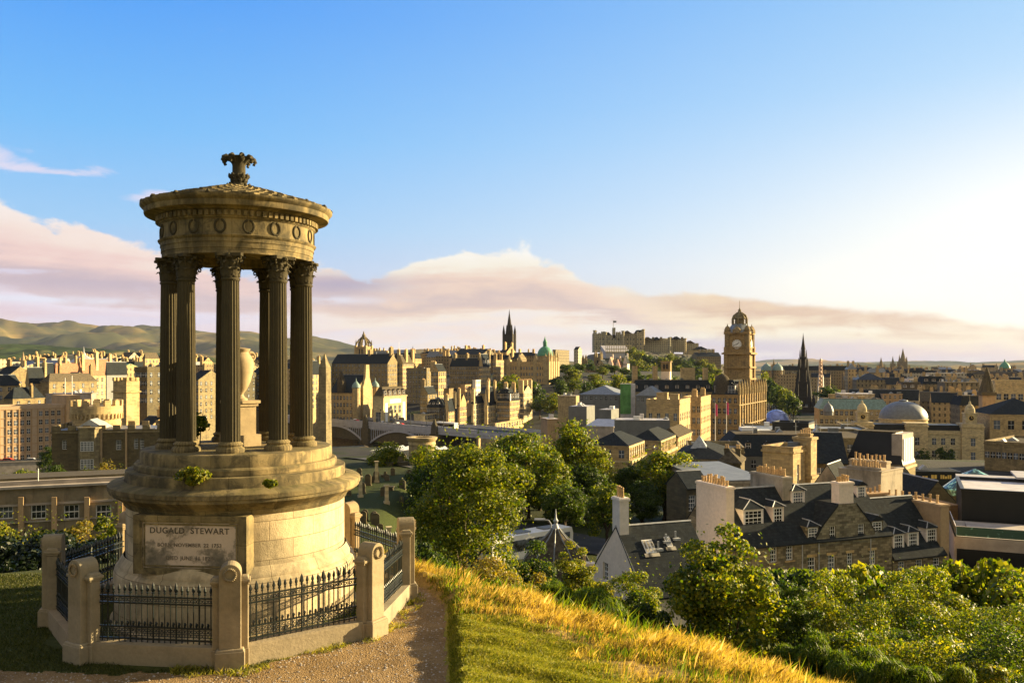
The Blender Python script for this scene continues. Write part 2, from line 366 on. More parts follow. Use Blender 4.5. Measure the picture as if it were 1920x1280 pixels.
# ------------------------------------------------------------------ lie of the land
EDGE = np.array([(-400,10),(-60,15),(-16,18.0),(-10,21.0),(-6,22.6),(-3.2,21.0),(-2.1,19.4),(-1.1,18.3),(.4,17.1),(2.8,15.5),(5.2,14.0),(9,11.5),(20,4),(60,-10),(400,-10)], float)
def sst(x, a, b):
    t = np.clip((x-a)/(b-a), 0, 1); return t*t*(3-2*t)
def hnoise(x, y):
    return (np.sin(x*1.7+np.sin(y*2.3)*1.3)*np.cos(y*1.9+np.sin(x*1.1))+0.5*np.sin(x*4.1+y*3.3)*np.cos(y*5.2-x*2.7))
BANK = np.array([(9,-1.05),(13.4,-1.0),(15.5,-1.2),(17.6,-1.35),(19.0,-1.9),(20.5,-3.0),(24,-6)], float)   # y -> x of the path's right edge
def gz(x, y):
    x = np.asarray(x, float); y = np.asarray(y, float)
    d = (y-np.interp(x, EDGE[:,0], EDGE[:,1]))*0.82
    s = np.where(d < 0, 0, np.where(d < 2.5, d*d*0.10, 0.625+0.5*(d-2.5)))
    cap = 15.0+0.043*np.clip(d-34, 0, 370)
    z = -np.where(d < 25, s, np.minimum(np.minimum(s, cap), 11+(d-25)*0.36))
    # churchyard knoll
    k = sst(x, -48, -30)*(1-sst(x, -14, -6))*sst(y, 60, 80)*(1-sst(y, 135, 165)); z = z*(1-k)+k*np.maximum(z, -9.8)
    # station valley and the ridge of the old town
    t = (x+60)*.37+(y-430)*.93; q = (x+60)*.93-(y-430)*.37
    z = z-19*np.exp(-(t/62)**2)*sst(y, 230, 330)
    z = z-7*sst(-x, 60, 100)*sst(y, 190, 250)*(1-sst(y, 420, 520))
    z = z+29*sst(t, 75, 300)*(1-sst(q, 10, 120))*(1-sst(y, 1300, 2400))
    z = z-18*sst(y, 1200, 3200)
    # the slope behind the viewer
    z = z+3.4*(1-sst(y, 0, 12.6))
    # grassy bank beside the path, ruts and tufts close by
    b = np.interp(y, BANK[:,0], BANK[:,1])
    near = (1-sst(y, 24, 34))
    bank = sst(x-b+0.05*hnoise(x*3, y*3), -0.05, 0.32)*near
    z = z+bank*(0.25+0.05*hnoise(x*1.2, y*1.2)-0.125*np.clip(x-b, 0, 14)*sst(y, 4, 9))
    return z
def G(x, y): return float(gz(x, y))
# ------------------------------------------------------------------ ground, path, hills
def ground_material():
    m, t, b, o = newmat('ground')
    tc = t.new('ShaderNodeTexCoord'); v = tc.outputs['Object']; x, y, z = t.sep(v)
    n = t.noise(v, 0.9, 6, 0.65); nf = t.noise(v, 9.0, 5, 0.7); nb = t.noise(v, 0.05, 4, 0.6)
    mown = t.ramp(t.add(t.mul(n, 0.6), t.mul(nf, 0.5)), [(0.30, (0.12,0.11,0.025)), (0.5, (0.22,0.20,0.035)), (0.66, (0.30,0.25,0.06)), (0.8, (0.34,0.26,0.10))])
    dry = t.ramp(t.add(t.mul(n, 0.5), t.mul(nf, 0.5)), [(0.3, (0.12,0.09,0.03)), (0.55, (0.30,0.20,0.07)), (0.8, (0.40,0.28,0.11))])
    w = t.sstep(t.add(y, t.mul(x, 0.95), t.mul(t.m('SUBTRACT', n, 0.5), 3.0)), 15.8, 16.6)
    w = t.m('MULTIPLY', w, t.sstep(x, -4.0, -1.5))
    c = t.mix(w, mown, dry)
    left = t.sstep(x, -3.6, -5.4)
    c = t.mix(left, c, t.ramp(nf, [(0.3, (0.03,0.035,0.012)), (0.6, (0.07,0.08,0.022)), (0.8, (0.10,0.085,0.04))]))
    slope = t.sstep(y, 20.0, 27.0)
    c = t.mix(slope, c, t.ramp(nf, [(0.3, (0.02,0.028,0.008)), (0.7, (0.06,0.075,0.02))]))
    city = t.sstep(y, 100.0, 170.0)
    c = t.mix(city, c, t.ramp(nb, [(0.35, (0.035,0.035,0.032)), (0.5, (0.05,0.048,0.042)), (0.6, (0.03,0.04,0.014))]))
    far = t.sstep(y, 1500.0, 2600.0)
    c = t.mix(far, c, t.ramp(t.noise(v, 0.004, 6, 0.7), [(0.35, (0.035,0.06,0.02)), (0.5, (0.07,0.085,0.03)), (0.6, (0.22,0.17,0.08))]))
    t.l.new(c, b.inputs['Base Color']); b.inputs['Roughness'].default_value = 0.95; b.inputs['Specular IOR Level'].default_value = 0.1
    bump(t, b, t.add(nf, t.noise(v, 30.0, 4, 0.7)), 0.6, 0.05)
ground_material()
def axis_lines(a, b, near0, near1, step, grow):
    L = list(np.arange(near0, near1, step)); s = step; p = near1
    while p < b: L.append(p); s *= grow; p += s
    L.append(b); s = step; p = near0-step; M = []
    while p > a: M.append(p); s *= grow; p -= s
    M.append(a); return np.array(M[::-1]+L)
def make_ground():
    X = axis_lines(-45000, 45000, -12, 9, 0.10, 1.055); Y = axis_lines(-60, 60000, 10.5, 24, 0.10, 1.045)
    gx, gy = np.meshgrid(X, Y); z = gz(gx, gy)
    near = (1-sst(gy, 22, 30))*sst(gx, -1.4, -0.9)
    rng = np.random.default_rng(3)
    z = z+near*(rng.random(z.shape)-0.5)*0.035
    V = np.stack([gx, gy, z], -1).reshape(-1, 3); nx = len(X)
    i = np.arange(len(Y)-1)[:, None]*nx+np.arange(nx-1)[None]
    Q = np.stack([i, i+1, i+1+nx, i+nx], -1).reshape(-1, 4)
    tag(npmesh('ground', V, Q, 'ground', smooth=True), kind='structure')
make_ground()
def path_material():
    m, t, b, o = newmat('path_gravel')
    tc = t.new('ShaderNodeTexCoord'); v = tc.outputs['Object']
    n = t.noise(v, 1.3, 5, 0.6); f = t.noise(v, 26.0, 4, 0.75); vo = t.new('ShaderNodeTexVoronoi'); t.l.new(v, vo.inputs['Vector']); vo.inputs['Scale'].default_value = 34
    c = t.ramp(t.add(t.mul(n, 0.45), t.mul(f, 0.55)), [(0.32, (0.12,0.075,0.032)), (0.48, (0.26,0.17,0.078)), (0.62, (0.36,0.245,0.12)), (0.78, (0.44,0.32,0.18))])
    c = t.mix(t.mul(t.sstep(vo.outputs['Distance'], 0.32, 0.1), 0.3), c, (0.40,0.30,0.20))
    t.l.new(c, b.inputs['Base Color']); b.inputs['Roughness'].default_value = 0.95; b.inputs['Specular IOR Level'].default_value = 0.1
    bump(t, b, t.add(f, t.mul(vo.outputs['Distance'], -0.8)), 1.0, 0.04)
path_material()
PATHL = np.array([(13.4,-3.9),(13.86,-4.5),(14.4,-3.95),(14.9,-3.45),(15.4,-2.75),(16.5,-2.45),(18,-2.2),(20,-2.35),(21.3,-3.4)], float)
def on_path(x, y):
    j = 0.16*hnoise(x*2.3, y*2.3)+0.05*hnoise(x*9, y*9)
    r = np.interp(y, BANK[:,0], BANK[:,1])-0.02
    l = np.interp(y, PATHL[:,0], PATHL[:,1])
    front = 13.9+0.10*hnoise(x*1.9, y)-0.02*(x+8)
    wide = (y < front) & (x < r)
    return (((x > l+j) & (x < r) & (y < 21.1)) | wide)
def make_path():
    s = 0.07; X = np.arange(-11, -0.5, s); Y = np.arange(11, 21.4, s); gx, gy = np.meshgrid(X, Y)
    z = gz(gx, gy)+0.012+0.006*hnoise(gx*8, gy*8)
    V = np.stack([gx, gy, z], -1).reshape(-1, 3); nx = len(X)
    i = np.arange(len(Y)-1)[:, None]*nx+np.arange(nx-1)[None]
    keep = on_path(gx[:-1,:-1]+s/2, gy[:-1,:-1]+s/2)
    Q = np.stack([i, i+1, i+1+nx, i+nx], -1)[keep]
    tag(npmesh('path', V, Q, 'path_gravel', smooth=True), kind='structure')
make_path()
def hill_material(name, a, b_, c_, scale):
    m, t, b, o = newmat(name)
    tc = t.new('ShaderNodeTexCoord'); v = tc.outputs['Object']; x, y, z = t.sep(v)
    n = t.noise(t.vec(x, t.mul(y, 0.5), t.mul(z, 2.5)), scale, 6, 0.6, 0.4)
    c = t.ramp(n, [(0.36, a), (0.5, b_), (0.62, c_)])
    t.l.new(c, b.inputs['Base Color']); b.inputs['Roughness'].default_value = 1.0; b.inputs['Specular IOR Level'].default_value = 0.0
hill_material('moor', (0.028,0.036,0.014), (0.075,0.072,0.024), (0.17,0.125,0.045), 0.0016)
hill_material('woodland', (0.018,0.03,0.010), (0.04,0.06,0.018), (0.22,0.18,0.07), 0.0030)
hill_material('far_fields', (0.05,0.07,0.03), (0.12,0.12,0.05), (0.36,0.26,0.12), 0.0007)
def hill(name, prof, Yc, Yf, Yb, mat, rough, seed, zb=-46):
    prof = np.array(prof, float); xs = (prof[:,0]-960)/F*Yc; zs = EYE-(prof[:,1]-HY)/F*Yc
    X = np.linspace(xs[0], xs[-1], 420); Y = np.concatenate([np.linspace(Yf, Yc, 60), np.linspace(Yc, Yb, 12)[1:]])
    gx, gy = np.meshgrid(X, Y); top = np.interp(gx, xs, zs)
    u = np.where(gy < Yc, (gy-Yf)/(Yc-Yf), 1-(gy-Yc)/(Yb-Yc)); sh = u*u*(3-2*u)*0.55+u*0.45
    rng = np.random.default_rng(seed); nz = np.zeros_like(gx); L = (xs[-1]-xs[0])
    for k in range(1, 7):
        for _ in range(3):
            a = rng.random()*pi; fq = 2*pi*k*1.9/L*2.2; ph = rng.random()*6.28
            nz += np.abs(np.sin((gx*cos(a)+gy*sin(a)*1.3)*fq+ph+0.8*np.sin(gy*fq*0.6+ph)))/(k**1.05)
    nz -= nz.mean(); w = np.sqrt(np.clip(u*(1-u)*4, 0, 1))
    z = zb+(top-zb)*sh+nz*rough*w*(top-zb)/max(1.0, (zs.max()-zb))
    V = np.stack([gx, gy, z], -1).reshape(-1, 3); nx = len(X)
    i = np.arange(len(Y)-1)[:, None]*nx+np.arange(nx-1)[None]
    tag(npmesh(name, V, np.stack([i, i+1, i+1+nx, i+nx], -1).reshape(-1, 4), mat, smooth=True), kind='structure')
hill('hills', [(-500,660),(-300,640),(-150,615),(0,613),(60,612),(105,609),(150,609),(180,614),(215,618),(255,615),(290,611),(320,613),(380,624),(410,628),(450,622),(480,623),(530,638),(560,641),(600,635),(640,641),(680,652),(720,657),(760,663),(820,655),(870,656),(905,663),(960,669),(1100,680),(1250,690)], 9000, 4600, 11500, 'moor', 75, 5)
hill('wooded_hills', [(-400,660),(-200,648),(-60,652),(0,647),(60,645),(120,650),(200,655),(290,661),(380,668),(460,676),(560,684),(680,690)], 3600, 2000, 4500, 'woodland', 14, 9)
hill('distant_hills', [(1240,688),(1330,684),(1415,678),(1450,674),(1480,673),(1520,679),(1560,682),(1620,679),(1680,677),(1720,676),(1760,680),(1830,683),(1870,680),(1920,675),(2000,672),(2150,678),(2400,690)], 15000, 9000, 19000, 'far_fields', 20, 12)
hill('distant_fields', [(1380,694),(1500,689),(1580,684),(1620,682),(1660,683),(1700,687),(1800,692),(1850,684),(1900,680),(1960,676),(2100,684),(2300,694)], 7000, 4200, 9000, 'far_fields', 10, 21)
# ------------------------------------------------------------------ circular temple on its drum
MX, MY = -5.60, 17.5
def temple_materials():
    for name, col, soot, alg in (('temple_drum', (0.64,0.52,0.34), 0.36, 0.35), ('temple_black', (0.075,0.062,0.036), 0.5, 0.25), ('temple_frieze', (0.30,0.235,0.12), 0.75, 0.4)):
        m, t, b, o = newmat(name)
        tc = t.new('ShaderNodeTexCoord'); v = tc.outputs['Object']; x, y, z = t.sep(v)
        g = t.new('ShaderNodeNewGeometry'); nx, ny, nz = t.sep(g.outputs['Normal'])
        ang = t.m('ARCTAN2', y, x)
        br = t.new('ShaderNodeTexBrick'); t.l.new(t.vec(t.mul(ang, 2.12), t.add(z, 0.02), 0.0), br.inputs['Vector'])
        br.inputs['Color1'].default_value = (0.82,0.82,0.80,1); br.inputs['Color2'].default_value = (1.14,1.10,1.04,1); br.inputs['Mortar'].default_value = (0.42,0.40,0.36,1)
        br.inputs['Scale'].default_value = 1.0; br.inputs['Mortar Size'].default_value = 0.007; br.inputs['Brick Width'].default_value = 0.93; br.inputs['Row Height'].default_value = 0.36; br.inputs['Mortar Smooth'].default_value = 0.3
        big = t.noise(v, 0.9, 6, 0.65); run = t.noise(t.vec(t.mul(ang, 5.0), 0.0, t.mul(z, 0.45)), 1.4, 5, 0.65); fine = t.noise(v, 11.0, 6, 0.7)
        k = t.add(t.mul(fine, 0.55), 0.72)
        c = col
        if name == 'temple_frieze': br.inputs['Row Height'].default_value = 0.6; br.inputs['Brick Width'].default_value = 0.78; br.inputs['Mortar Size'].default_value = 0.006
        if name != 'temple_black': c = t.mix(1.0, c, br.outputs['Color'], 'MULTIPLY')
        c = t.mix(1.0, c, t.vec(k, k, k), 'MULTIPLY')
        st = t.sstep(t.add(t.mul(big, 0.55), t.mul(run, 0.55)), 0.44, 0.66)
        c = t.mix(t.mul(st, soot), c, (0.04,0.037,0.027))
        blot = t.mul(t.sstep(t.noise(v, 2.6, 6, 0.7, 0.6), 0.48, 0.62), 0.62 if name == 'temple_frieze' else 0.25)
        c = t.mix(blot, c, (0.045,0.042,0.03))
        up = t.mul(t.sstep(nz, 0.35, 0.9), t.sstep(t.noise(v, 2.2, 6, 0.7), 0.36, 0.62))
        c = t.mix(t.mul(up, alg), c, (0.13,0.115,0.03))
        t.l.new(c, b.inputs['Base Color']); b.inputs['Roughness'].default_value = 0.9; b.inputs['Specular IOR Level'].default_value = 0.15
        h = t.add(t.mul(fine, 0.8), t.noise(v, 45.0, 3, 0.6))
        if name == 'temple_drum': h = t.add(h, t.mul(br.outputs['Fac'], -1.2))
        bump(t, b, h, 0.45, 0.02)
    # weathered inscription slab: flaked pale patches with a shape of their own
    m, t, b, o = newmat('inscription_slab'); tc = t.new('ShaderNodeTexCoord'); v = tc.outputs['Object']
    n = t.noise(v, 1.6, 6, 0.62, 0.5); f = t.noise(v, 12.0, 5, 0.7)
    c = t.ramp(t.add(t.mul(n, 0.85), t.mul(f, 0.2)), [(0.40, (0.13,0.115,0.085)), (0.50, (0.27,0.22,0.16)), (0.55, (0.57,0.45,0.34)), (0.7, (0.66,0.52,0.40))])
    t.l.new(c, b.inputs['Base Color']); b.inputs['Roughness'].default_value = 0.9; bump(t, b, t.add(n, f), 0.4, 0.02)
    plain('letter_soot', (0.10,0.085,0.065), 0.9, 0.3, 8.0)
    plain('letter_faint', (0.19,0.155,0.115), 0.9, 0.4, 8.0)
    stone('fence_stone', (0.33,0.26,0.165), 0.35, block=(30,30), joint=0.0, scale=1.6, bmp=0.35)
    plain('urn_stone', (0.36,0.275,0.16), 0.85, 0.18, 3.0, bmp=0.2)
temple_materials()
TH0 = radians(17.76)
def temple():
    R = empty('circular_temple', (MX, MY, 0), 'blackened stone circular temple with fluted columns and a flower finial on a round inscribed base', 'monument', TH0)
    # base: plinth, drum, cornice; then the steps
    p = MB().lathe([(2.40,-0.3),(2.40,0.12),(2.34,0.16),(2.34,1.0),(2.31,1.10),(2.25,1.14),(2.25,1.19),(2.20,1.27),(2.16,1.34)], 96, cap=False)
    p.build('plinth', 'temple_drum', R, True)
    d = MB().lathe([(2.12,1.30),(2.12,2.34)], 96, cap=False); d.build('drum', 'temple_drum', R, True)
    c = MB().lathe([(2.12,2.27),(2.16,2.31),(2.18,2.37),(2.24,2.43),(2.37,2.50),(2.42,2.54),(2.425,2.60),(2.45,2.61),(2.45,2.69),(2.42,2.715),(2.15,2.77)], 96, cap=False); c.build('base_cornice', 'temple_frieze', R, True)
    rng = random.Random(4)
    for r0, r1, z0, z1 in ((2.14,2.14,2.70,2.96),(1.97,1.95,2.94,3.11),(1.86,1.85,3.09,3.345)):
        q = MB().lathe([(r0,z0),(r0,z1-0.035),(r1-0.012,z1),(r1-0.45,z1+0.012)], 120, rf=lambda a: 1+0.0035*sin(a*7+r0*9)+0.0025*sin(a*23+z0*5))
        q.build('step', 'temple_frieze', R, True)
    # inscription block on the drum, facing the viewer's left
    aq = radians(-23)
    blk = empty('inscription_panel', (0,0,0), None, None, aq); blk.parent = R
    P = MB(); w = 1.06; y0 = -2.17
    P.box(-w, w, y0, y0+0.9, 1.24, 1.32); P.box(-w, -w+0.13, y0, y0+0.9, 1.32, 2.20); P.box(w-0.13, w, y0, y0+0.9, 1.32, 2.20); P.box(-w, w, y0-0.002, y0+0.9, 2.20, 2.30)
    for i, (a, h) in enumerate(((0.06,0.03),(0.11,0.015))):   # moulded frame
        x = w-0.13-a+0.03; zz0 = 1.32+a-0.03; zz1 = 2.20-a+0.03
        P.box(-x, x, y0+0.012+i*0.012, y0+0.3, zz0-0.03, zz0); P.box(-x, x, y0+0.012+i*0.012, y0+0.3, zz1, zz1+0.03)
        P.box(-x-0.03, -x, y0+0.013+i*0.012, y0+0.3, zz0-0.03, zz1+0.03); P.box(x, x+0.03, y0+0.013+i*0.012, y0+0.3, zz0-0.03, zz1+0.03)
    bo = P.build('panel_frame', 'temple_frieze', blk)
    # the drum bulges behind it, so the slab stands 4 cm inside the frame's face
    s = MB().box(-w+0.10, w-0.10, y0+0.036, y0+0.5, 1.30, 2.22).build('slab', 'inscription_slab', blk)
    for txt, z, size, sp in (('DUGALD  STEWART', 1.975, 0.15, 1.12), ('BORN NOVEMBER 22 1753', 1.735, 0.092, 1.1), ('DIED JUNE 11 1828', 1.50, 0.095, 1.1)):
        ws = []
        for word in txt.split():
            cu = bpy.data.curves.new('lettering', 'FONT'); cu.body = word; cu.size = size; cu.extrude = 0.004; cu.space_character = sp; cu.offset = 0.002
            cu.materials.append(MATS['letter_soot' if z > 1.9 else 'letter_faint'])
            tmp = bpy.data.objects.new('lettering', cu); me = bpy.data.meshes.new_from_object(tmp); bpy.data.objects.remove(tmp)
            ws.append((me, max(v.co.x for v in me.vertices)))
        gap = size*(0.75 if z > 1.9 else 0.5); x = -(sum(q for _, q in ws)+gap*(len(ws)-1))/2-0.02
        for me, q in ws:
            to = link('lettering', me, blk, (x, y0+0.034, z)); to.rotation_euler = (radians(90), 0, 0); x += q+gap
    # columns
    N = 9; RC = 1.325; r = 0.182; zb, zc, zt = 3.345, 6.64, 7.12
    def flute(a): return 1-0.085*abs(sin(a*10))**0.8
    sh = MB(); prof = [(r*1.02,3.54),(r,3.58)]+[(r*(1-0.12*(i/10)**1.6), 3.58+(6.58-3.58)*i/10) for i in range(1, 11)]+[(r*0.90,6.64)]
    sh.lathe(prof, 120, rf=flute)
    ba = MB(); ba.lathe([(0.255,3.345),(0.262,3.36),(0.268,3.40),(0.255,3.44),(0.225,3.455),(0.212,3.47),(0.222,3.49),(0.235,3.505),(0.225,3.53),(0.195,3.545),(0.186,3.56)], 40)
    ca = MB(); ca.lathe([(0.158,6.60),(0.178,6.62),(0.180,6.64),(0.162,6.66),(0.150,6.70),(0.152,6.85),(0.175,7.0),(0.215,7.06)], 24)
    def leaf(a, z0, z1, r0, r1, wid, curl):   # a curling acanthus leaf with lobed sides
        n = 8; L = []
        for i in range(n+1):
            t = i/n; zz = z0+(z1-z0)*(sin(t*pi*0.62)/sin(pi*0.62) if t < 0.81 else 1-(t-0.81)*0.75*curl); rr = r0+(r1-r0)*t**2.4
            ww = wid*(0.55+0.6*sin(pi*min(1, t*0.9+0.1)))*(1+0.22*(-1)**i)*(1 if i < n else 0.45)
            L.append((rr, zz, ww))
        i0 = len(ca.v)
        for rr, zz, ww in L:
            for k, (du, dr) in enumerate(((-1,0),(-0.4,0.018),(0.4,0.018),(1,0),(0,-0.012))):
                u = du*ww/2; q = rr+dr
                ca.v.append((q*cos(a)-u*sin(a), q*sin(a)+u*cos(a), zz))
        for i in range(n):
            for k in range(5):
                A = i0+i*5+k; B = i0+i*5+(k+1) % 5; ca.f.append((A, B, B+5, A+5)); ca.mi.append(0)
    for k in range(8): leaf(2*pi*k/8, 6.67, 6.84, 0.160, 0.235, 0.115, 1.0)
    for k in range(8): leaf(2*pi*(k+.5)/8, 6.70, 6.96, 0.160, 0.255, 0.105, 1.0)
    for k in range(4):     # corner volutes
        a = pi/4+k*pi/2; e = np.array((cos(a), sin(a), 0)); c0 = e*0.262+np.array((0,0,7.0))
        pts = [tuple(e*0.17+np.array((0,0,6.86))), tuple(e*0.20+np.array((0,0,6.95)))]
        for i in range(15):
            th = pi*0.75-i*0.42; q = 0.058*(1-i/17); pts.append(tuple(c0+q*(cos(th)*e+np.array((0,0,1))*sin(th))))
        ca.tube(pts, [0.022-0.0006*i for i in range(len(pts))], 6)
        b2 = a+pi/4; e2 = np.array((cos(b2), sin(b2), 0))
        for sgn in (-1, 1):
            tdir = np.array((-sin(b2), cos(b2), 0))*sgn; c1 = e2*0.215+tdir*0.045+np.array((0,0,7.0))
            ca.tube([tuple(c1+0.035*(1-i/12)*(cos(2.5-i*.5)*tdir+sin(2.5-i*.5)*np.array((0,0,1)))) for i in range(10)], 0.013, 5)
        ca.lathe([(0.0,7.02),(0.045,7.03),(0.05,7.07),(0.0,7.11)], 8, 0.235*cos(b2), 0.235*sin(b2))
    ab = []                 # abacus with hollowed sides and clipped corners
    for k in range(4):
        a = pi/4+k*pi/2
        for da in (-0.09, 0.09): ab.append((0.335*cos(a+da), 0.335*sin(a+da)))
        for da in (0.3, 0.55, 0.785, 1.02, 1.27): q = 0.205+0.125*abs((da-0.785)/0.70)**1.7; ab.append((q*cos(a+da)/cos(0), q*sin(a+da)))
    ca.prism(ab, 7.055, 7.115, 'z')
    first = None
    for k in range(N):
        phi = radians(-6.6+40*k); loc = (RC*sin(phi), -RC*cos(phi), 0)
        if first is None:
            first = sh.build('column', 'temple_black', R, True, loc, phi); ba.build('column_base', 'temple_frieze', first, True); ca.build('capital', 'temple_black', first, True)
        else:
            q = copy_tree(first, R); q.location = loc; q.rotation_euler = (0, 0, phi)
    # entablature
    e = MB().lathe([(1.13,7.12),(1.47,7.12),(1.47,7.22),(1.485,7.225),(1.485,7.33),(1.50,7.335),(1.50,7.41),(1.53,7.43),(1.545,7.46),(1.50,7.475),(1.49,7.50),(1.49,7.76),(1.51,7.775),(1.53,7.80),(1.53,7.93),(1.60,7.95),(1.62,7.975)], 96, cap=False)
    e.lathe([(0.0,7.30),(1.14,7.30),(1.13,7.12)], 48, cap=False)
    en = e.build('entablature', 'temple_frieze', R, True)
    dn = MB()
    for k in range(84):
        a = 2*pi*k/84; dn.box(1.50, 1.585, -0.034, 0.034, 7.815, 7.915, a, (0,0))
    dn.build('dentils', 'temple_frieze', en)
    w0 = None
    for k in range(18):
        a = 2*pi*k/18+0.12
        if w0 is None:
            m = MB()
            for i in range(26):     # leafy ring, open at the top with a ribbon knot at the foot
                th = -pi/2+0.28+(2*pi-0.95)*i/25-0.0; th = pi/2+0.36+(2*pi-0.72)*i/25
                cx, cz = 0.082*cos(th), 0.103*sin(th); m.lathe([(0.0,-0.022),(0.020,-0.008),(0.020,0.008),(0.0,0.022)], 6, 0, 0)
                n = len(m.v)-24
                for j in range(n, len(m.v)):
                    x, y, z = m.v[j]; m.v[j] = (cx+x*cos(th)-z*sin(th)*1.0, -y*0.9, cz+x*sin(th)+z*cos(th)*1.0)
            m.tube([(-0.03,0,-0.115),(0,-0.01,-0.10),(0.035,0,-0.118)], 0.012, 5)
            w0 = m.build('wreath', 'temple_black', en)
        else: q = w0.copy(); COL.objects.link(q); w = q
        o = w0 if k == 0 else w
        o.location = (1.495*sin(a), -1.495*cos(a), 7.625); o.rotation_euler = (0, 0, a); o.scale = (1.16, 1.0, 1.14)
    g = MB().lathe([(1.50,7.955),(1.70,7.965),(1.79,7.975),(1.80,8.0),(1.80,8.08),(1.815,8.09),(1.85,8.12),(1.875,8.15),(1.875,8.175),(1.80,8.19),(0.2,8.66)], 96, cap=False)
    co = g.build('roof_cornice', 'temple_frieze', R, True)
    rt = MB(); rows = 9
    for i in range(rows):
        ra = 1.86-1.5*i/rows; rb = ra-1.5/rows-0.05; za = 8.185+0.55*(1-(ra/1.86))**0.95; zb2 = 8.185+0.55*(1-(rb/1.86))**0.95; n = 44
        for k in range(n):
            a = 2*pi*(k+(i % 2)*0.5)/n; h = 2*pi/n*0.49; lift = 0.022+0.012*rng.random()
            pt = lambda q, b, z: (q*cos(a+b), q*sin(a+b), z)
            tip = pt(ra+0.012, 0, za+lift*0.7); l = pt(ra-0.05, -h, za+lift); r_ = pt(ra-0.05, h, za+lift); bl = pt(rb, -h, zb2+0.004); br_ = pt(rb, h, zb2+0.004)
            rt.quad(tip, r_, br_, bl, l); rt.quad(tip, l, pt(ra-0.05, -h, za-0.01), pt(ra+0.012, 0, za-0.012)); rt.quad(tip, pt(ra+0.012, 0, za-0.012), pt(ra-0.05, h, za-0.01), r_)
    rt.build('roof', 'temple_frieze', R, fix=False)
    an = None
    for k in range(18):
        a = 2*pi*k/18+0.05; loc = (1.845*sin(a), -1.845*cos(a), 8.165)
        if an is None:
            an = MB().box(-0.045, 0.045, -0.03, 0.10, 0, 0.035).box(-0.028, 0.028, -0.04, 0.06, 0.03, 0.07, top=0.5).build('antefix', 'temple_black', R, False, loc, a)
        else:
            q = an.copy(); COL.objects.link(q); q.location = loc; q.rotation_euler = (0, 0, a)
    # flower finial
    f = MB(); f.lathe([(0.33,8.52),(0.25,8.57),(0.16,8.63),(0.125,8.68),(0.15,8.72),(0.19,8.79),(0.185,8.82),(0.14,8.85),(0.13,8.87),(0.13,9.02),(0.145,9.09),(0.185,9.15),(0.20,9.21),(0.14,9.225),(0.0,9.215)], 48, rf=lambda a: 1-0.05*abs(sin(a*12)))
    for zz, rr, n, q in ((8.80,0.165,11,0.8),(8.72,0.135,9,0.6),(8.60,0.20,13,0.8)):
        for k in range(n):
            a = 2*pi*k/n; c, s_ = cos(a), sin(a); f.tube([((rr-0.04)*c, (rr-0.04)*s_, zz-0.05), ((rr+0.01)*c, (rr+0.01)*s_, zz), ((rr+0.045*q)*c, (rr+0.045*q)*s_, zz+0.03), ((rr+0.055*q)*c, (rr+0.055*q)*s_, zz-0.005)], [0.032,0.042,0.034,0.014], 6)
    for k in range(8):
        a = 2*pi*k/8+0.2; c, s_ = cos(a), sin(a); j = 1.0+0.08*sin(k*2.4)
        f.tube([(0.11*c,0.11*s_,9.06), (0.15*c,0.15*s_,9.13), (0.20*c,0.20*s_,9.175), (0.255*j*c,0.255*j*s_,9.20), (0.305*j*c,0.305*j*s_,9.175), (0.325*j*c,0.325*j*s_,9.12), (0.305*j*c,0.305*j*s_,9.075), (0.275*j*c,0.275*j*s_,9.08)], [0.03,0.042,0.05,0.054,0.05,0.044,0.032,0.018], 8)
    f.v = [(x, y, z+0.06) for x, y, z in f.v]
    f.build('finial', 'temple_black', R, True)
    # urn inside the ring of columns
    u = empty('stone_urn', (MX+0.02, MY+0.03, 3.357), 'tall pale two-handled stone urn on a pedestal inside the temple', 'urn', TH0+radians(28)); u.scale = (0.84,0.84,0.83)
    MB().box(-0.36,0.36,-0.36,0.36,0,0.28).box(-0.27,0.27,-0.27,0.27,0.28,0.98).box(-0.31,0.31,-0.31,0.31,0.98,1.05).box(-0.35,0.35,-0.35,0.35,1.05,1.12).build('pedestal', 'urn_stone', u)
    b = MB().lathe([(0.17,1.12),(0.17,1.16),(0.10,1.20),(0.065,1.26),(0.085,1.30),(0.16,1.40),(0.24,1.58),(0.295,1.80),(0.315,1.98),(0.30,2.12),(0.25,2.22),(0.20,2.27),(0.19,2.31),(0.23,2.36),(0.24,2.39),(0.10,2.42),(0.0,2.43)], 40).build('body', 'urn_stone', u, True)
    for sx in (-1, 1):
        h = MB().torus((sx*0.27,0,2.20), 0.10, 0.042, (1,0,0), (0,0,1), 18, 8); h.lathe([(0.0,2.16),(0.05,2.18),(0.05,2.22),(0.0,2.24)], 10, sx*0.30, 0)
        h.build('handle', 'urn_stone', u, True)
temple()

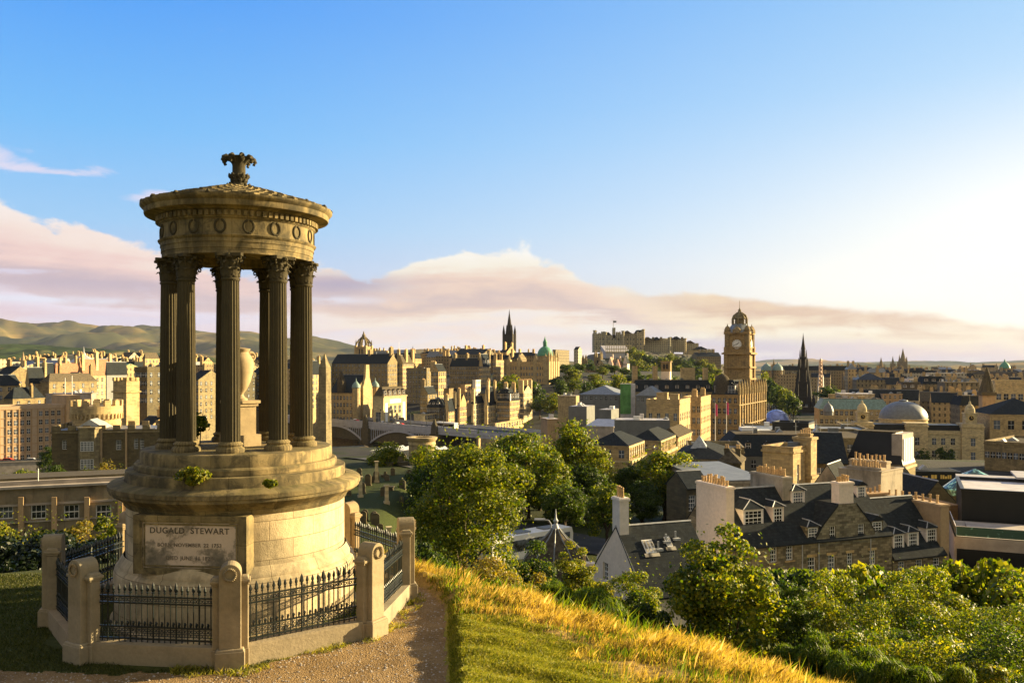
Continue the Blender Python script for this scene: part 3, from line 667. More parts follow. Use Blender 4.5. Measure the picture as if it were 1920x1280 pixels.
# ------------------------------------------------------------------ octagonal railing round the temple
def railing():
    Rf = 3.43; ang = [radians(-74.5+45*k) for k in range(8)]
    Z0 = empty('octagonal_railing', (MX, MY, 0), 'low octagonal enclosure of stone posts, kerb and spiked black iron rails around the temple', 'railing')
    pts = [(Rf*cos(a), Rf*sin(a)) for a in ang]
    post = None
    for k, a in enumerate(ang):
        rz = a+pi/2
        if post is None:
            m = MB(); w = 0.175; d = 0.17
            m.box(-0.235, 0.235, -d-0.06, d+0.05, -0.2, 0.30); m.box(-0.225, 0.225, -d-0.05, d+0.04, 0.30, 0.34, top=0.93)
            prof = [(w*cos(t), 1.555+w*sin(t)) for t in np.linspace(0, pi, 15)]
            m.prism([(w, 0.335)]+prof+[(-w, 0.335)], -d, d)
            for s in (-1, 1):
                m.box(min(s*0.16, s*0.30), max(s*0.16, s*0.30), -0.07, 0.13, -0.2, 0.30)
                m.box(min(s*0.16, s*0.285), max(s*0.16, s*0.285), -0.06, 0.12, 0.30, 1.36)
                m.box(min(s*0.16, s*0.30), max(s*0.16, s*0.30), -0.085, 0.145, 1.36, 1.40); m.box(min(s*0.16, s*0.32), max(s*0.16, s*0.32), -0.11, 0.17, 1.40, 1.45); m.box(min(s*0.16, s*0.30), max(s*0.16, s*0.30), -0.09, 0.15, 1.45, 1.50, top=0.7)
            post = m.build('post', 'fence_stone', Z0)
            bv = post.modifiers.new('bevel', 'BEVEL'); bv.width = 0.012; bv.segments = 2; bv.limit_method = 'ANGLE'
            wr = MB()
            for i in range(22):
                th = 2*pi*i/22; wr.tube([(0.088*cos(th-.2), -d-0.012, 1.56+0.088*sin(th-.2)), (0.098*cos(th), -d-0.026, 1.56+0.098*sin(th)), (0.088*cos(th+.2), -d-0.012, 1.56+0.088*sin(th+.2))], [0.012,0.021,0.008], 5)
            wr.build('wreath', 'fence_stone', post); o = post
        else: o = copy_tree(post, Z0)
        o.location = (pts[k][0], pts[k][1], 0); o.rotation_euler = (0, 0, rz)
    L = sqrt((pts[1][0]-pts[0][0])**2+(pts[1][1]-pts[0][1])**2)
    kb = MB().box(-L/2+0.22, L/2-0.22, -0.15, 0.15, -0.2, 0.30).box(-L/2+0.22, L/2-0.22, -0.152, 0.152, 0.30, 0.34, top=0.985)
    kerb = None; rail = None
    ir = MB(); h = L/2-0.24; n = 20; sp = 2*h/(n+1)
    for z in (0.40, 0.60, 1.00, 1.11): ir.box(-h, h, -0.018, 0.018, z-0.013, z+0.013)
    for i in range(n):
        x = -h+sp*(i+1); big = (i % 4 == 1); r = 0.016 if big else 0.0105
        ir.tube([(x,0,0.345),(x,0,1.21)], r, 6)
        k = 1.35 if big else 1.0; zt = 1.19
        ir.lathe([(0.012*k,zt-0.03),(0.024*k,zt-0.01),(0.012*k,zt),(0.030*k,zt+0.04),(0.020*k,zt+0.085*k),(0.0,zt+0.13*k)], 6, x, 0)
        ir.lathe([(0.0,1.035),(0.02,1.055),(0.0,1.075)], 6, x, 0)
        for z, rr in ((1.055,0.030),(0.475,0.036),(0.545,0.028)):      # scrolls between the bars
            for s in (-1, 1):
                if abs(x+s*sp*0.28) < h: ir.torus((x+s*sp*0.27,0,z), rr*0.72, 0.0075, (s,0,0), (0,0,1), 8, 4, -2.6, 2.2)
        ir.tube([(x+sp*0.5,0,0.60),(x+sp*0.5,0,0.66),(x+sp*0.5,0,0.70)], [0.012,0.02,0.003], 5); 
        ir.torus((x+sp*0.5,0,0.665), 0.024, 0.007, (1,0,0), (0,0,1), 8, 4, -2.2, 2.2)
    for k in range(8):
        a = pts[k]; b = pts[(k+1) % 8]; c = ((a[0]+b[0])/2, (a[1]+b[1])/2, 0); rz = atan2(b[1]-a[1], b[0]-a[0])
        if kerb is None:
            kerb = kb.build('kerb', 'fence_stone', Z0); rail = ir.build('iron_railing', 'iron_black', Z0); q, r = kerb, rail
        else:
            q = kerb.copy(); COL.objects.link(q); r = rail.copy(); COL.objects.link(r)
        q.location = c; q.rotation_euler = (0,0,rz); r.location = c; r.rotation_euler = (0,0,rz)
railing()
# ------------------------------------------------------------------ buildings: shared pieces
GRID = radians(-21.5)            # the street grid: fronts look down here, the sunlit sides look right
WCACHE = {}
def window_mesh(w, h, style):
    key = (round(w, 2), round(h, 2), style)
    if key in WCACHE: return WCACHE[key]
    m = MB(); fr = min(0.09, w*0.085)
    if style == 'far':             # dark pane in a pale dressed margin with a sill
        m.cur = 1; m.box(-w/2, w/2, -0.02, 0.10, 0, h); m.cur = 0
        m.box(-w/2, w/2, -0.035, 0.06, h*0.5-0.04, h*0.5+0.04); m.box(-0.03, 0.03, -0.033, 0.06, 0, h)
        mats = ('white_paint', 'glass'); 
    else:
        m.cur = 1; m.box(-w/2, w/2, 0.0, 0.03, 0, h); m.cur = 0
        for a, b, c, d in ((-w/2, -w/2+fr, 0, h), (w/2-fr, w/2, 0, h), (-w/2+fr, w/2-fr, 0, fr), (-w/2+fr, w/2-fr, h-fr, h)): m.box(a, b, -0.05, 0.0, c, d)
        m.box(-w/2+fr, w/2-fr, -0.065, 0.0, h/2-fr*0.45, h/2+fr*0.45)
        nb, nr = {'sash': (2, 4), 'sash3': (3, 4), 'casement': (1, 2), 'grid': (2, 2)}[style]
        for i in range(1, nb+1 if style != 'casement' else 2):
            x = -w/2+w*i/(nb+1) if style != 'casement' else 0; m.box(x-0.02, x+0.02, -0.022, 0.0, fr, h-fr)
        for j in range(1, nr):
            z = h*j/nr
            if abs(z-h/2) > 0.05: m.box(-w/2+fr, w/2-fr, -0.0215, 0.0, z-0.02, z+0.02)
        mats = ('white_paint', 'glass')
    me = bpy.data.meshes.new('window'); me.from_pydata(m.v, [], m.f)
    for q in mats: me.materials.append(MATS[q])
    me.polygons.foreach_set('material_index', m.mi); me.update(); WCACHE[key] = me
    return me
def grid_face(mb, fn, s0, s1, z0, z1, holes, depth):
    """a wall rectangle with real openings: fn(s, z, d) gives the point d metres inside the face"""
    S = sorted({s0, s1, *[a for h in holes for a in h[:2]]}); Z = sorted({z0, z1, *[a for h in holes for a in h[2:]]})
    for i in range(len(S)-1):
        for j in range(len(Z)-1):
            cs, cz = (S[i]+S[i+1])/2, (Z[j]+Z[j+1])/2
            if any(h[0] < cs < h[1] and h[2] < cz < h[3] for h in holes): continue
            mb.quad(fn(S[i],Z[j],0), fn(S[i+1],Z[j],0), fn(S[i+1],Z[j+1],0), fn(S[i],Z[j+1],0))
    for a, b, c, d in holes:
        for p, q in (((a,c),(a,d)), ((b,d),(b,c)), ((a,d),(b,d)), ((b,c),(a,c))):
            mb.quad(fn(*p,0), fn(*q,0), fn(*q,depth), fn(*p,depth))
def layout(n, rows, width, H, ww, wh, fh, top, zmin=0.6):
    """even columns; rows hang down from the eaves"""
    out = []
    for r in range(rows):
        z1 = H-top-r*fh; z0 = z1-wh
        if z0 < zmin: break
        for c in range(n):
            s = width*(c+0.5)/n; out.append((s-ww/2, s+ww/2, z0, z1))
    return out
def face_fn(face, W, D):
    return {'F': lambda s, z, d: (s, d, z), 'R': lambda s, z, d: (W-d, s, z), 'L': lambda s, z, d: (d, D-s, z), 'B': lambda s, z, d: (W-s, D-d, z)}[face]
FROT = {'F': 0.0, 'R': pi/2, 'L': -pi/2, 'B': pi}
POT = None
def pot_mesh():
    global POT
    if POT is None:
        m = MB().lathe([(0.13,0),(0.14,0.08),(0.115,0.12),(0.105,0.55),(0.13,0.58),(0.13,0.66),(0.09,0.66),(0.085,0.5)], 10)
        me = bpy.data.meshes.new('chimney_pot'); me.from_pydata(m.v, [], m.f); me.materials.append(MATS['clay_pot']); me.update(); POT = me
    return POT
def chimney(parent, x, y, z0, z1, w, d, n, mat, near=False, pots=True, rz=0.0, along='x'):
    m = MB(); m.box(-w/2, w/2, -d/2, d/2, z0, z1); m.box(-w/2-0.09, w/2+0.09, -d/2-0.09, d/2+0.09, z1-0.02, z1+0.16); m.box(-w/2-0.03, w/2+0.03, -d/2-0.03, d/2+0.03, z1+0.16, z1+0.24)
    if not near and pots:
        m.cur = 1
        for i in range(n):
            t = ((i+0.5)/n-0.5)*0.86; px_, py_ = (t*w, 0) if along == 'x' else (0, t*d)
            m.box(px_-0.14, px_+0.14, py_-0.14, py_+0.14, z1+0.24, z1+0.95)
    o = m.build('chimney', (mat, 'clay_pot'), parent, False, (x, y, 0), rz)
    if near and pots:
        rng = random.Random(int(x*97+y*31))
        for i in range(n):
            t = ((i+0.5)/n-0.5)*0.88; q = link('chimney_pot', pot_mesh(), o, (t*w if along == 'x' else 0, t*d if along == 'y' else 0, z1+0.23)); k = rng.uniform(0.95, 1.35); q.scale = (k, k, rng.uniform(0.75, 1.45)); q.rotation_euler = (rng.uniform(-.05,.05), rng.uniform(-.05,.05), 0)
    return o
def roof(parent, kind, W, D, H, rh, mat, ov=0.3, inset=0.25, zt=0.14):
    """slabs of real thickness; 'gx' ridge along x, 'gy' along y, 'hip', 'mansard', 'flat', 'shed'"""
    m = MB()
    def slab(*p):
        lo = [(x, y, z) for x, y, z in p]; up = [(x, y, z+zt) for x, y, z in p]; n = len(p)
        m.quad(*up); m.quad(*lo[::-1])
        for i in range(n): j = (i+1) % n; m.quad(lo[i], lo[j], up[j], up[i])
    e = ov; dz = 0.02
    if kind == 'gx':
        k = rh/(D/2); zl = H-e*k+dz
        slab((-0.02,-e,zl),(W+0.02,-e,zl),(W+0.02,D/2,H+rh+dz),(-0.02,D/2,H+rh+dz)); slab((W+0.02,D+e,zl),(-0.02,D+e,zl),(-0.02,D/2,H+rh+dz),(W+0.02,D/2,H+rh+dz))
    elif kind == 'gy':
        k = rh/(W/2); zl = H-e*k+dz
        slab((-e,D+0.02,zl),(-e,-0.02,zl),(W/2,-0.02,H+rh+dz),(W/2,D+0.02,H+rh+dz)); slab((W+e,-0.02,zl),(W+e,D+0.02,zl),(W/2,D+0.02,H+rh+dz),(W/2,-0.02,H+rh+dz))
    elif kind == 'hip':
        i = min(W, D)/2
        A = (i, D/2, H+rh) if W >= D else (W/2, i, H+rh); B = (W-i, D/2, H+rh) if W >= D else (W/2, D-i, H+rh)
        a, b, c, d = (-e,-e,H+dz), (W+e,-e,H+dz), (W+e,D+e,H+dz), (-e,D+e,H+dz)
        if W >= D: fs = ((a,b,B,A),(b,c,B),(c,d,A,B),(d,a,A))
        else: fs = ((a,b,A),(b,c,B,A),(c,d,B),(d,a,A,B))
        for f in fs: m.quad(*f)
        m.quad(d, c, b, a)
    elif kind == 'mansard':
        i = inset if inset > 0.3 else 1.4
        lo = [(-0.15,-0.15),(W+0.15,-0.15),(W+0.15,D+0.15),(-0.15,D+0.15)]; up = [(i,i),(W-i,i),(W-i,D-i),(i,D-i)]
        for k in range(4):
            l = (k+1) % 4; m.quad((*lo[k],H+dz),(*lo[l],H+dz),(*up[l],H+rh),(*up[k],H+rh))
        m.quad(*[(x,y,H+dz) for x, y in lo[::-1]])
        m.cur = 1; m.quad(*[(x,y,H+rh) for x, y in up]); 
        for k in range(4):
            l = (k+1) % 4; a, b = up[k], up[l]; m.tube([(*a,H+rh),(*b,H+rh)], 0.12, 5)
    elif kind == 'flat':
        m.cur = 1; m.quad((0.2,0.2,H+0.03),(W-0.2,0.2,H+0.03),(W-0.2,D-0.2,H+0.03),(0.2,D-0.2,H+0.03))
    elif kind == 'shed':
        slab((-e,-e,H+dz),(W+e,-e,H+dz),(W+e,D,H+rh),(-e,D,H+rh))
    if kind in ('gx', 'gy'):
        m.cur = 1
        if kind == 'gx': m.tube([(-0.05,D/2,H+rh+zt),(W+0.05,D/2,H+rh+zt)], 0.11, 5)
        else: m.tube([(W/2,-0.05,H+rh+zt),(W/2,D+0.05,H+rh+zt)], 0.11, 5)
    mats = (mat, mat if kind == 'flat' else ('slate_brown' if kind == 'mansard' else 'lead_flash'))
    return m.build('roof', mats, parent)
def core(R, W, D, H, wall='sandstone', rk='gx', rh=3.0, rmat='slate', wins=(), depth=0.18, style='sash', parapet=0.0, courses=(), ov=0.3, inset=0.25):
    """one building's body in its own frame: front along x at y=0. wins: {face: [holes]}"""
    near = style != 'far'; m = MB(); wins = dict(wins)
    for f, s1 in (('F', W), ('R', D), ('B', W), ('L', D)):
        grid_face(m, face_fn(f, W, D), 0, s1, -3.0, H, wins.get(f, []) if near else [], depth)
    if rk == 'gx':
        for x in (0.0, W): m.quad((x,0,H), (x,D,H), (x,D/2,H+rh))
    elif rk == 'gy':
        for y in (0.0, D): m.quad((0,y,H), (W,y,H), (W/2,y,H+rh))
    elif rk == 'shed':
        m.quad((0,0,H),(0,D,H),(0,D,H+rh)); m.quad((W,0,H),(W,D,H),(W,D,H+rh)); m.quad((0,D,H),(W,D,H),(W,D,H+rh),(0,D,H+rh))
    if parapet:
        p = parapet; t = 0.35
        m.box(-0.05, W+0.05, -0.05, t, H, H+p); m.box(-0.05, W+0.05, D-t, D+0.05, H, H+p); m.box(-0.05, t, t, D-t, H, H+p); m.box(W-t, W+0.05, t, D-t, H, H+p)
        m.box(-0.14, W+0.14, -0.14, t-0.05, H+p, H+p+0.14); m.box(-0.14, W+0.14, D-t+0.05, D+0.14, H+p, H+p+0.14); m.box(W-t+0.05, W+0.14, t-0.05, D-t+0.05, H+p, H+p+0.14); m.box(-0.14, t-0.05, t-0.05, D-t+0.05, H+p, H+p+0.14)
    for zc, hc, pc in courses:
        m.box(-pc, W+pc, -pc, 0.05, zc, zc+hc); m.box(W-0.05, W+pc, 0.05, D+pc, zc, zc+hc); m.box(-pc, 0.05, 0.05, D+pc, zc, zc+hc)
    m.build('wall', wall, R, fix=False)
    roof(R, rk, W, D, H, rh, rmat, ov, inset)
    put_windows(R, wins, W, D, style, depth)
def put_windows(R, wins, W, D, style, depth, cap=90):
    n = 0; rest = MB()
    for f, hs in wins.items():
        fn = face_fn(f, W, D)
        for a, b, c, d in hs:
            x, y, z = fn((a+b)/2, c, depth if style != 'far' else -0.05); n += 1
            link('window', window_mesh(b-a, d-c, style), R, (x, y, z), FROT[f])
def solve_right(xl, xc, xr, Y, th):
    """corner (front meets right side) at photo column xc, distance Y: front runs left to xl, side runs back to xr"""
    ax, ay = cos(th), sin(th); bx, by = -sin(th), cos(th); Cx = PX(xc, Y)
    t = (Cx-U(xl)*Y)/(ax-U(xl)*ay); s = None
    if xr is not None: s = (U(xr)*Y-Cx)/(bx-by*U(xr))
    return t, s, (Cx-t*ax, Y-t*ay)
def bld(label, xl, xc, xr, yt, Y, wall='sandstone', rk='gx', rh=3.0, rmat='slate', rows=3, nf=0, ns=0, nl=0, ww=1.1, wh=1.8, fh=3.3, top=0.9, th=GRID, D=None, style='far', parapet=0.0, chim=(), dorm=(), cat='building', name='stone_building', group=None, courses=True, inset=1.5, cmat=None, ov=0.3, pots=True, maxd=60):
    W, s, org = solve_right(xl, xc, xr, Y, th); D = D or max(4.0, min(s, maxd))
    cx, cy = org[0]+W*0.5*cos(th)-D*.5*sin(th), org[1]+W*.5*sin(th)+D*.5*cos(th)
    g = min(G(org[0], org[1]), G(cx, cy)); zt = PZ(yt, Y); H = max(3.0, zt-g)
    R = empty(name, (org[0], org[1], zt-H), label, cat, th, group)
    wins = {}
    if nf: wins['F'] = layout(nf, rows, W, H, ww, wh, fh, top)
    if ns: wins['R'] = layout(ns, rows, D, H, ww, wh, fh, top)
    if nl: wins['L'] = layout(nl, rows, D, H, ww, wh, fh, top)
    cs = [(H-0.32, 0.34, 0.22)] if courses and rk not in ('gx', 'gy') else ([(H-0.25, 0.2, 0.12)] if courses and rk == 'gx' and False else [])
    core(R, W, D, H, wall, rk, rh, rmat, wins, 0.2, style, parapet, cs, ov, inset)
    cm = cmat or wall.replace('far_', '')
    cm = cm if cm in MATS else 'sandstone'
    for c in chim:      # (fx, fy, height above roof line, w, d, pots)
        fx, fy, hh, w, d, n = c; chimney(R, fx*W, fy*D, H-0.5, H+hh, w, d, n, cm, style != 'far', pots, 0.0, 'x' if w >= d else 'y')
    for dd in dorm:     # (face, count, z above eaves, width, height)
        f, n, dz, dw, dh = dd
        for i in range(n): dormer(R, f, W, D, H, (i+0.5)/n, dz, dw, dh, rmat, style, rk, rh, inset)
    R['W'] = W; R['D'] = D; R['H'] = H
    if rk in ('flat', 'mansard') and rmat != 'black_cladding' and cat == 'building': roof_clutter(R, W, D, H, rk, rh, inset, int(xl*7+yt))
    return R
def dormer(R, f, W, D, H, t, dz, dw, dh, rmat, style, rk, rh, inset=1.5, wall='whitewash', back=0.7, hip=False):
    """small roofed window standing out of the slope"""
    L = W if f in 'FB' else D; s = L*t
    y0 = {'mansard': inset*dz/max(rh, .1), 'gx': dz*(D/2)/max(rh, .1), 'hip': dz*(min(W, D)/2)/max(rh, .1), 'gy': dz*(W/2)/max(rh, .1)}.get(rk, 0.3)+0.12
    dp = (dh+0.5)*(inset/max(rh, .1) if rk == 'mansard' else (D/2 if f in 'FB' else W/2)/max(rh, .1))+0.3
    dp = min(dp, 4.0)
    x, y, z = face_fn(f, W, D)(s, H+dz, y0)
    m = MB(); m.box(-dw/2, -dw/2+0.12, 0, dp, -0.1, dh); m.box(dw/2-0.12, dw/2, 0, dp, -0.1, dh); m.box(-dw/2+0.12, dw/2-0.12, 0.002, 0.1, -0.1, 0.12); m.box(-dw/2+0.12, dw/2-0.12, 0.002, 0.1, dh-0.12, dh); m.box(-dw/2+0.12, dw/2-0.12, 0.15, dp, -0.1, dh)
    m.cur = 1
    a = dw/2+0.14; ph = dw*0.36; hb = 0.7 if hip else 0.0
    m.quad((-a,-0.18,dh),(0,-0.18+hb,dh+ph),(0,dp+ph,dh+ph),(-a,dp,dh)); m.quad((0,-0.18+hb,dh+ph),(a,-0.18,dh),(a,dp,dh),(0,dp+ph,dh+ph)); m.quad((-a,-0.18,dh),(a,-0.18,dh),(0,-0.18+hb,dh+ph)); m.quad((-a,-0.18,dh),(-a,dp,dh),(a,dp,dh),(a,-0.18,dh))
    m.cur = 2; m.tube([(0,-0.18+hb,dh+ph),(0,dp+ph,dh+ph)], 0.06, 5)
    if hip: m.tube([(-a,-0.18,dh+0.02),(0,-0.18+hb,dh+ph)], 0.05, 5); m.tube([(a,-0.18,dh+0.02),(0,-0.18+hb,dh+ph)], 0.05, 5)
    o = m.build('dormer', (wall, rmat, 'lead_flash'), R, False, (x, y, z), FROT[f])
    link('window', window_mesh(dw-0.3, dh-0.28, style), o, (0, 0.06 if style != 'far' else 0.0, 0.14))
    return o
def spire(R, name, mat, x, y, z0, w, h1, h2, n=4, pin=True, rot=pi/4):
    """square tower with corner pinnacles and a steeple"""
    m = MB(); k = w/2
    m.box(x-k, x+k, y-k, y+k, z0, z0+h1); m.box(x-k-0.03*w, x+k+0.03*w, y-k-0.03*w, y+k+0.03*w, z0+h1*0.96, z0+h1)
    m.lathe([(k*1.05,z0+h1),(k*0.62,z0+h1+h2*0.33),(k*0.30,z0+h1+h2*0.66),(0.02,z0+h1+h2)], 8, x, y, pi/8)
    if pin:
        for a in (-1, 1):
            for b in (-1, 1):
                m.box(x+a*k-w*.09, x+a*k+w*.09, y+b*k-w*.09, y+b*k+w*.09, z0, z0+h1*1.06); m.lathe([(w*.12,z0+h1*1.06),(0.01,z0+h1*1.06+w*0.7)], 4, x+a*k, y+b*k, pi/4)
    return m.build(name, mat, R)
def battlement(m, x0, x1, y0, y1, z, h=1.0, t=0.5, step=1.6):
    n = max(2, int((x1-x0)/step))
    for i in range(n):
        a = x0+(x1-x0)*(i+0.1)/n; b = x0+(x1-x0)*(i+0.6)/n
        m.box(a, b, y0, y0+t, z, z+h); m.box(a, b, y1-t, y1, z, z+h)
    n = max(2, int((y1-y0)/step))
    for i in range(n):
        a = y0+(y1-y0)*(i+0.1)/n; b = y0+(y1-y0)*(i+0.6)/n
        m.box(x1-t, x1, a, b, z, z+h); m.box(x0, x0+t, a, b, z, z+h)

def roof_clutter(R, W, D, H, rk, rh, inset, seed):
    """vents, plant boxes, hatches and aerials on the level roofs"""
    rng = random.Random(seed); z = H+(rh if rk == 'mansard' else 0.03); i = inset+0.5 if rk == 'mansard' else 0.8
    if W-2*i < 2 or D-2*i < 2: return
    for n in range(min(7, 2+int(W*D/90))):
        x = rng.uniform(i, W-i-1); y = rng.uniform(i, D-i-1); t = rng.random()
        if t < 0.5: MB().box(x, x+rng.uniform(.8, 2.4), y, y+rng.uniform(.8, 2.0), z, z+rng.uniform(.6, 1.8)).build('roof_vent', rng.choice(['pale_roof','lead_roof','white_paint','grey_cladding']), R)
        elif t < 0.8: w = rng.uniform(1.2, 2.6); MB().prism([(x,z),(x+w,z),(x+w/2,z+0.9)], y, y+1.6).build('rooflight', 'lead_flash', R)
        else: MB().tube([(x,y,z),(x,y,z+rng.uniform(2, 3.6))], 0.05, 5).box(x-0.6, x+0.6, y-0.02, y+0.02, z+1.7, z+1.76).build('aerial', 'lead_flash', R)
# ------------------------------------------------------------------ near houses below the hill
def frame_at(px, Y, th): return (PX(px, Y), Y), th
class Loc:
    """a building frame: pixel on its front plane -> local (s, z)"""
    def __init__(s, org, th): s.o = org; s.th = th; s.a = (cos(th), sin(th)); s.b = (-sin(th), cos(th))
    def s_at(s, px, dy=0.0):
        ox, oy = s.o[0]+s.b[0]*dy, s.o[1]+s.b[1]*dy; u = U(px)
        return (u*oy-ox)/(s.a[0]-u*s.a[1])
    def z_at(s, px, py, dy=0.0):
        t = s.s_at(px, dy); return PZ(py, s.o[1]+s.b[1]*dy+t*s.a[1])
def holes_px(L, z0, lst, sw=None):
    out = []
    for xa, xb, ya, yb in lst:
        a, b = L.s_at(xa), L.s_at(xb); zt = L.z_at((xa+xb)/2, ya)-z0; zb = L.z_at((xa+xb)/2, yb)-z0; out.append((a, b, zb, zt))
    return out
T21 = radians(21)
def near_houses():
    # whitewashed cottage with a tall gable chimney
    o = (PX(1206, 66), 66.0); L = Loc(o, T21); W = L.s_at(1352); D = 9.0
    zr = -8.35; rh = 4.6; ze = zr-rh; zb = G(*o)-0.5; H = ze-zb
    R = empty('cottage', (o[0], o[1], zb), 'whitewashed cottage with black slate roof and one tall gable chimney beside the trees', 'house', T21)
    wl = [(2.2,3.1,H-0.2,H+1.35),(5.6,6.5,H-0.3,H+1.3)]
    m = MB()
    for f, s1 in (('F', W), ('R', D), ('B', W)): grid_face(m, face_fn(f, W, D), 0, s1, -2, H, [], .2)
    fn = face_fn('L', W, D); grid_face(m, fn, 0, D, -2, H-0.4, [], .2); hs = [(a,b,c,d) for a,b,c,d in wl]
    # gable drawn as a polygon round two openings
    grid_face(m, fn, 1.0, D-1.0, H-0.4, H+1.5, hs, 0.22); k = rh/(D/2)
    m.quad(fn(0,H-0.4,0), fn(1.0,H-0.4,0), fn(1.0,H+1.0*k,0), fn(0,H,0)); m.quad(fn(D-1.0,H-0.4,0), fn(D,H-0.4,0), fn(D,H,0), fn(D-1.0,H+1.0*k,0))
    m.quad(fn(1.0,H+1.5,0), fn(D-1.0,H+1.5,0), fn(D/2+0.1,H+rh,0), fn(D/2-0.1,H+rh,0)); m.quad((W,0,H),(W,D,H),(W,D/2,H+rh))
    m.build('wall', 'whitewash', R, fix=False)
    rf = roof(R, 'gx', W, D, H, rh, 'slate', 0.25)
    for a, b, c, d in wl: link('window', window_mesh(b-a, d-c, 'sash'), R, fn((a+b)/2, c, 0.2), FROT['L'])
    ch = chimney(R, 0.45, D/2, H+rh-1.0, PZ(938, 70)-zb, 0.85, 1.25, 3, 'whitewash', True, True, 0, 'y')
    for px, py, w, h in ((1225,1030,0.95,1.25),(1264,1022,0.5,0.95)):
        t = L.s_at(px, 2.2); z = L.z_at(px, py, 2.2)-zb; dy = max(0.5, (z-H)/k)
        q = MB(); q.box(-w/2, w/2, -h/2, h/2, 0.15, 0.22); q.cur = 1
        for i in range(3): q.box(-w/2+0.08+i*w/3, -w/2+w/3-0.04+i*w/3, -h/2+0.08, h/2-0.08, 0.22, 0.24)
        q.box(-w/2-0.2, w/2+0.2, -h/2-0.35, -h/2, 0.13, 0.2)
        s = q.build('skylight', ('white_paint', 'lit_glass'), R, False, (t, dy, H+dy*k)); s.rotation_euler = (atan2(rh, D/2), 0, 0)
    pv = MB()
    for px, t in ((0.42,0.62),(0.56,0.72),(0.7,0.75)): pv.tube([(px*W, t*D/2, H+t*rh),(px*W, t*D/2, H+t*rh+0.75)], 0.09, 6); pv.box(px*W-0.3, px*W+0.3, t*D/2-0.35, t*D/2+0.1, H+t*rh+0.02, H+t*rh+0.2)
    pv.build('vent_pipes', 'lead_flash', R)

    # rubble stone terrace with a wallhead gable
    o = (PX(1374, 80.5), 80.5); L = Loc(o, T21); zb = G(*o)-1.0; W = L.s_at(1672); D = 9.2
    ze = L.z_at(1501, 1016); H = ze-zb; rh = 4.7; k = rh/(D/2)
    R = empty('terraced_house', (o[0], o[1], zb), 'old rubble stone terrace house with a chimneyed front gable, slate roof and white sash windows', 'house', T21)
    wins = holes_px(L, zb, [(1444,1458,1024,1054),(1474,1488,1021,1050),(1474,1489,1074,1098),(1515,1530,1044,1077),(1552,1567,1040,1070),(1588,1600,1036,1063),(1630,1643,1031,1058)])
    wins = [(a,b,c,min(d, H-0.25)) for a,b,c,d in wins]
    m = MB(); F_ = face_fn('F', W, D)
    grid_face(m, F_, 0, W, -2, H, wins, 0.25)
    for f, s1 in (('R', D), ('B', W), ('L', D)): grid_face(m, face_fn(f, W, D), 0, s1, -2, H, [], .2)
    m.quad((W,0,H),(W,D,H),(W,D/2,H+rh)); m.quad((0,0,H),(0,D,H),(0,D/2,H+rh))
    m.build('wall', 'rubble_stone', R, fix=False)
    rf = roof(R, 'gx', W, D, H, rh, 'slate', 0.22)
    for a, b, c, d in wins:
        w = link('window', window_mesh(b-a, d-c, 'sash'), R, F_((a+b)/2, c, 0.22))
        MB().box(-(b-a)/2-0.15, (b-a)/2+0.15, -0.30, -0.05, -0.14, -0.003).build('sill', 'sandstone', w); MB().box(-(b-a)/2-0.12, (b-a)/2+0.12, -0.245, -0.2, d-c+0.003, d-c+0.26).build('lintel', 'sandstone', w)
    # the wallhead gable, 4 cm proud of the front
    g0, g1 = L.s_at(1531), L.s_at(1640); gc = L.s_at(1588); zt = L.z_at(1588, 944)-zb; hw = 1.15
    gh = holes_px(L, zb, [(1555,1567,986,1016),(1608,1621,981,1010)])
    q = MB(); fn = lambda s, z, d: (s, d-0.04, z); zm = max(d for a,b,c,d in gh)+0.2
    kk = (zt-zm)/max(0.1, (gc-hw)-(g0+0.7)); 
    grid_face(q, fn, g0+0.7, g1-0.7, H-0.6, zm, gh, 0.22)
    q.quad(fn(g0,H-0.6,0), fn(g0+0.7,H-0.6,0), fn(g0+0.7,zm,0), fn(g0,H+0.5,0)); q.quad(fn(g1-0.7,H-0.6,0), fn(g1,H-0.6,0), fn(g1,H+0.5,0), fn(g1-0.7,zm,0))
    q.quad(fn(g0+0.7,zm,0), fn(g1-0.7,zm,0), fn(gc+hw,zt,0), fn(gc-hw,zt,0))
    q.build('front_gable', 'rubble_stone', R, fix=False)
    rg = MB(); dp = 4.2
    for s0, s1, sg in ((g0,gc-hw,-1),(g1,gc+hw,1)):
        pts = [(s0,H+0.45),(s0+0.7*(-sg),zm),(s1,zt)]
        for (a, za), (b, zb_) in zip(pts[:-1], pts[1:]): rg.quad(fn(a,za+0.02,-0.06), fn(b,zb_+0.02,-0.06), fn(b,zb_+0.02,dp), fn(a,za+0.02,dp)); rg.quad(fn(a,za+0.02,-0.06), fn(b,zb_+0.02,-0.06), fn(b,zb_-0.16,-0.06), fn(a,za-0.16,-0.06))
    rg.quad(fn(gc-hw,zt+.02,0), fn(gc+hw,zt+.02,0), fn(gc+hw,zt+.02,dp), fn(gc-hw,zt+.02,dp))
    rg.build('gable_roof', 'slate', R)
    for a, b, c, d in gh: link('window', window_mesh(b-a, d-c, 'sash'), R, fn((a+b)/2, c, 0.2))
    chimney(R, gc, 0.62, zt-0.3, L.z_at(1588, 908)-zb, 2*hw-0.5, 1.1, 5, 'whitewash', True)
    # rendered gable walls standing up through the roof
    zs = L.z_at(1374, 905)-zb-0.75
    def slab(s, y0, y1, z, mat, n, th=1.15):
        c = chimney(R, s, (y0+y1)/2, -1.0, z, th, y1-y0, n, mat, True, True, 0, 'y'); return c
    slab(0.35, 0.9, 6.0, zs, 'whitewash', 10, 0.9)
    s2 = L.s_at(1475, 3.4); slab(s2, 3.3, 8.6, zs+0.25, 'render_grey', 14)
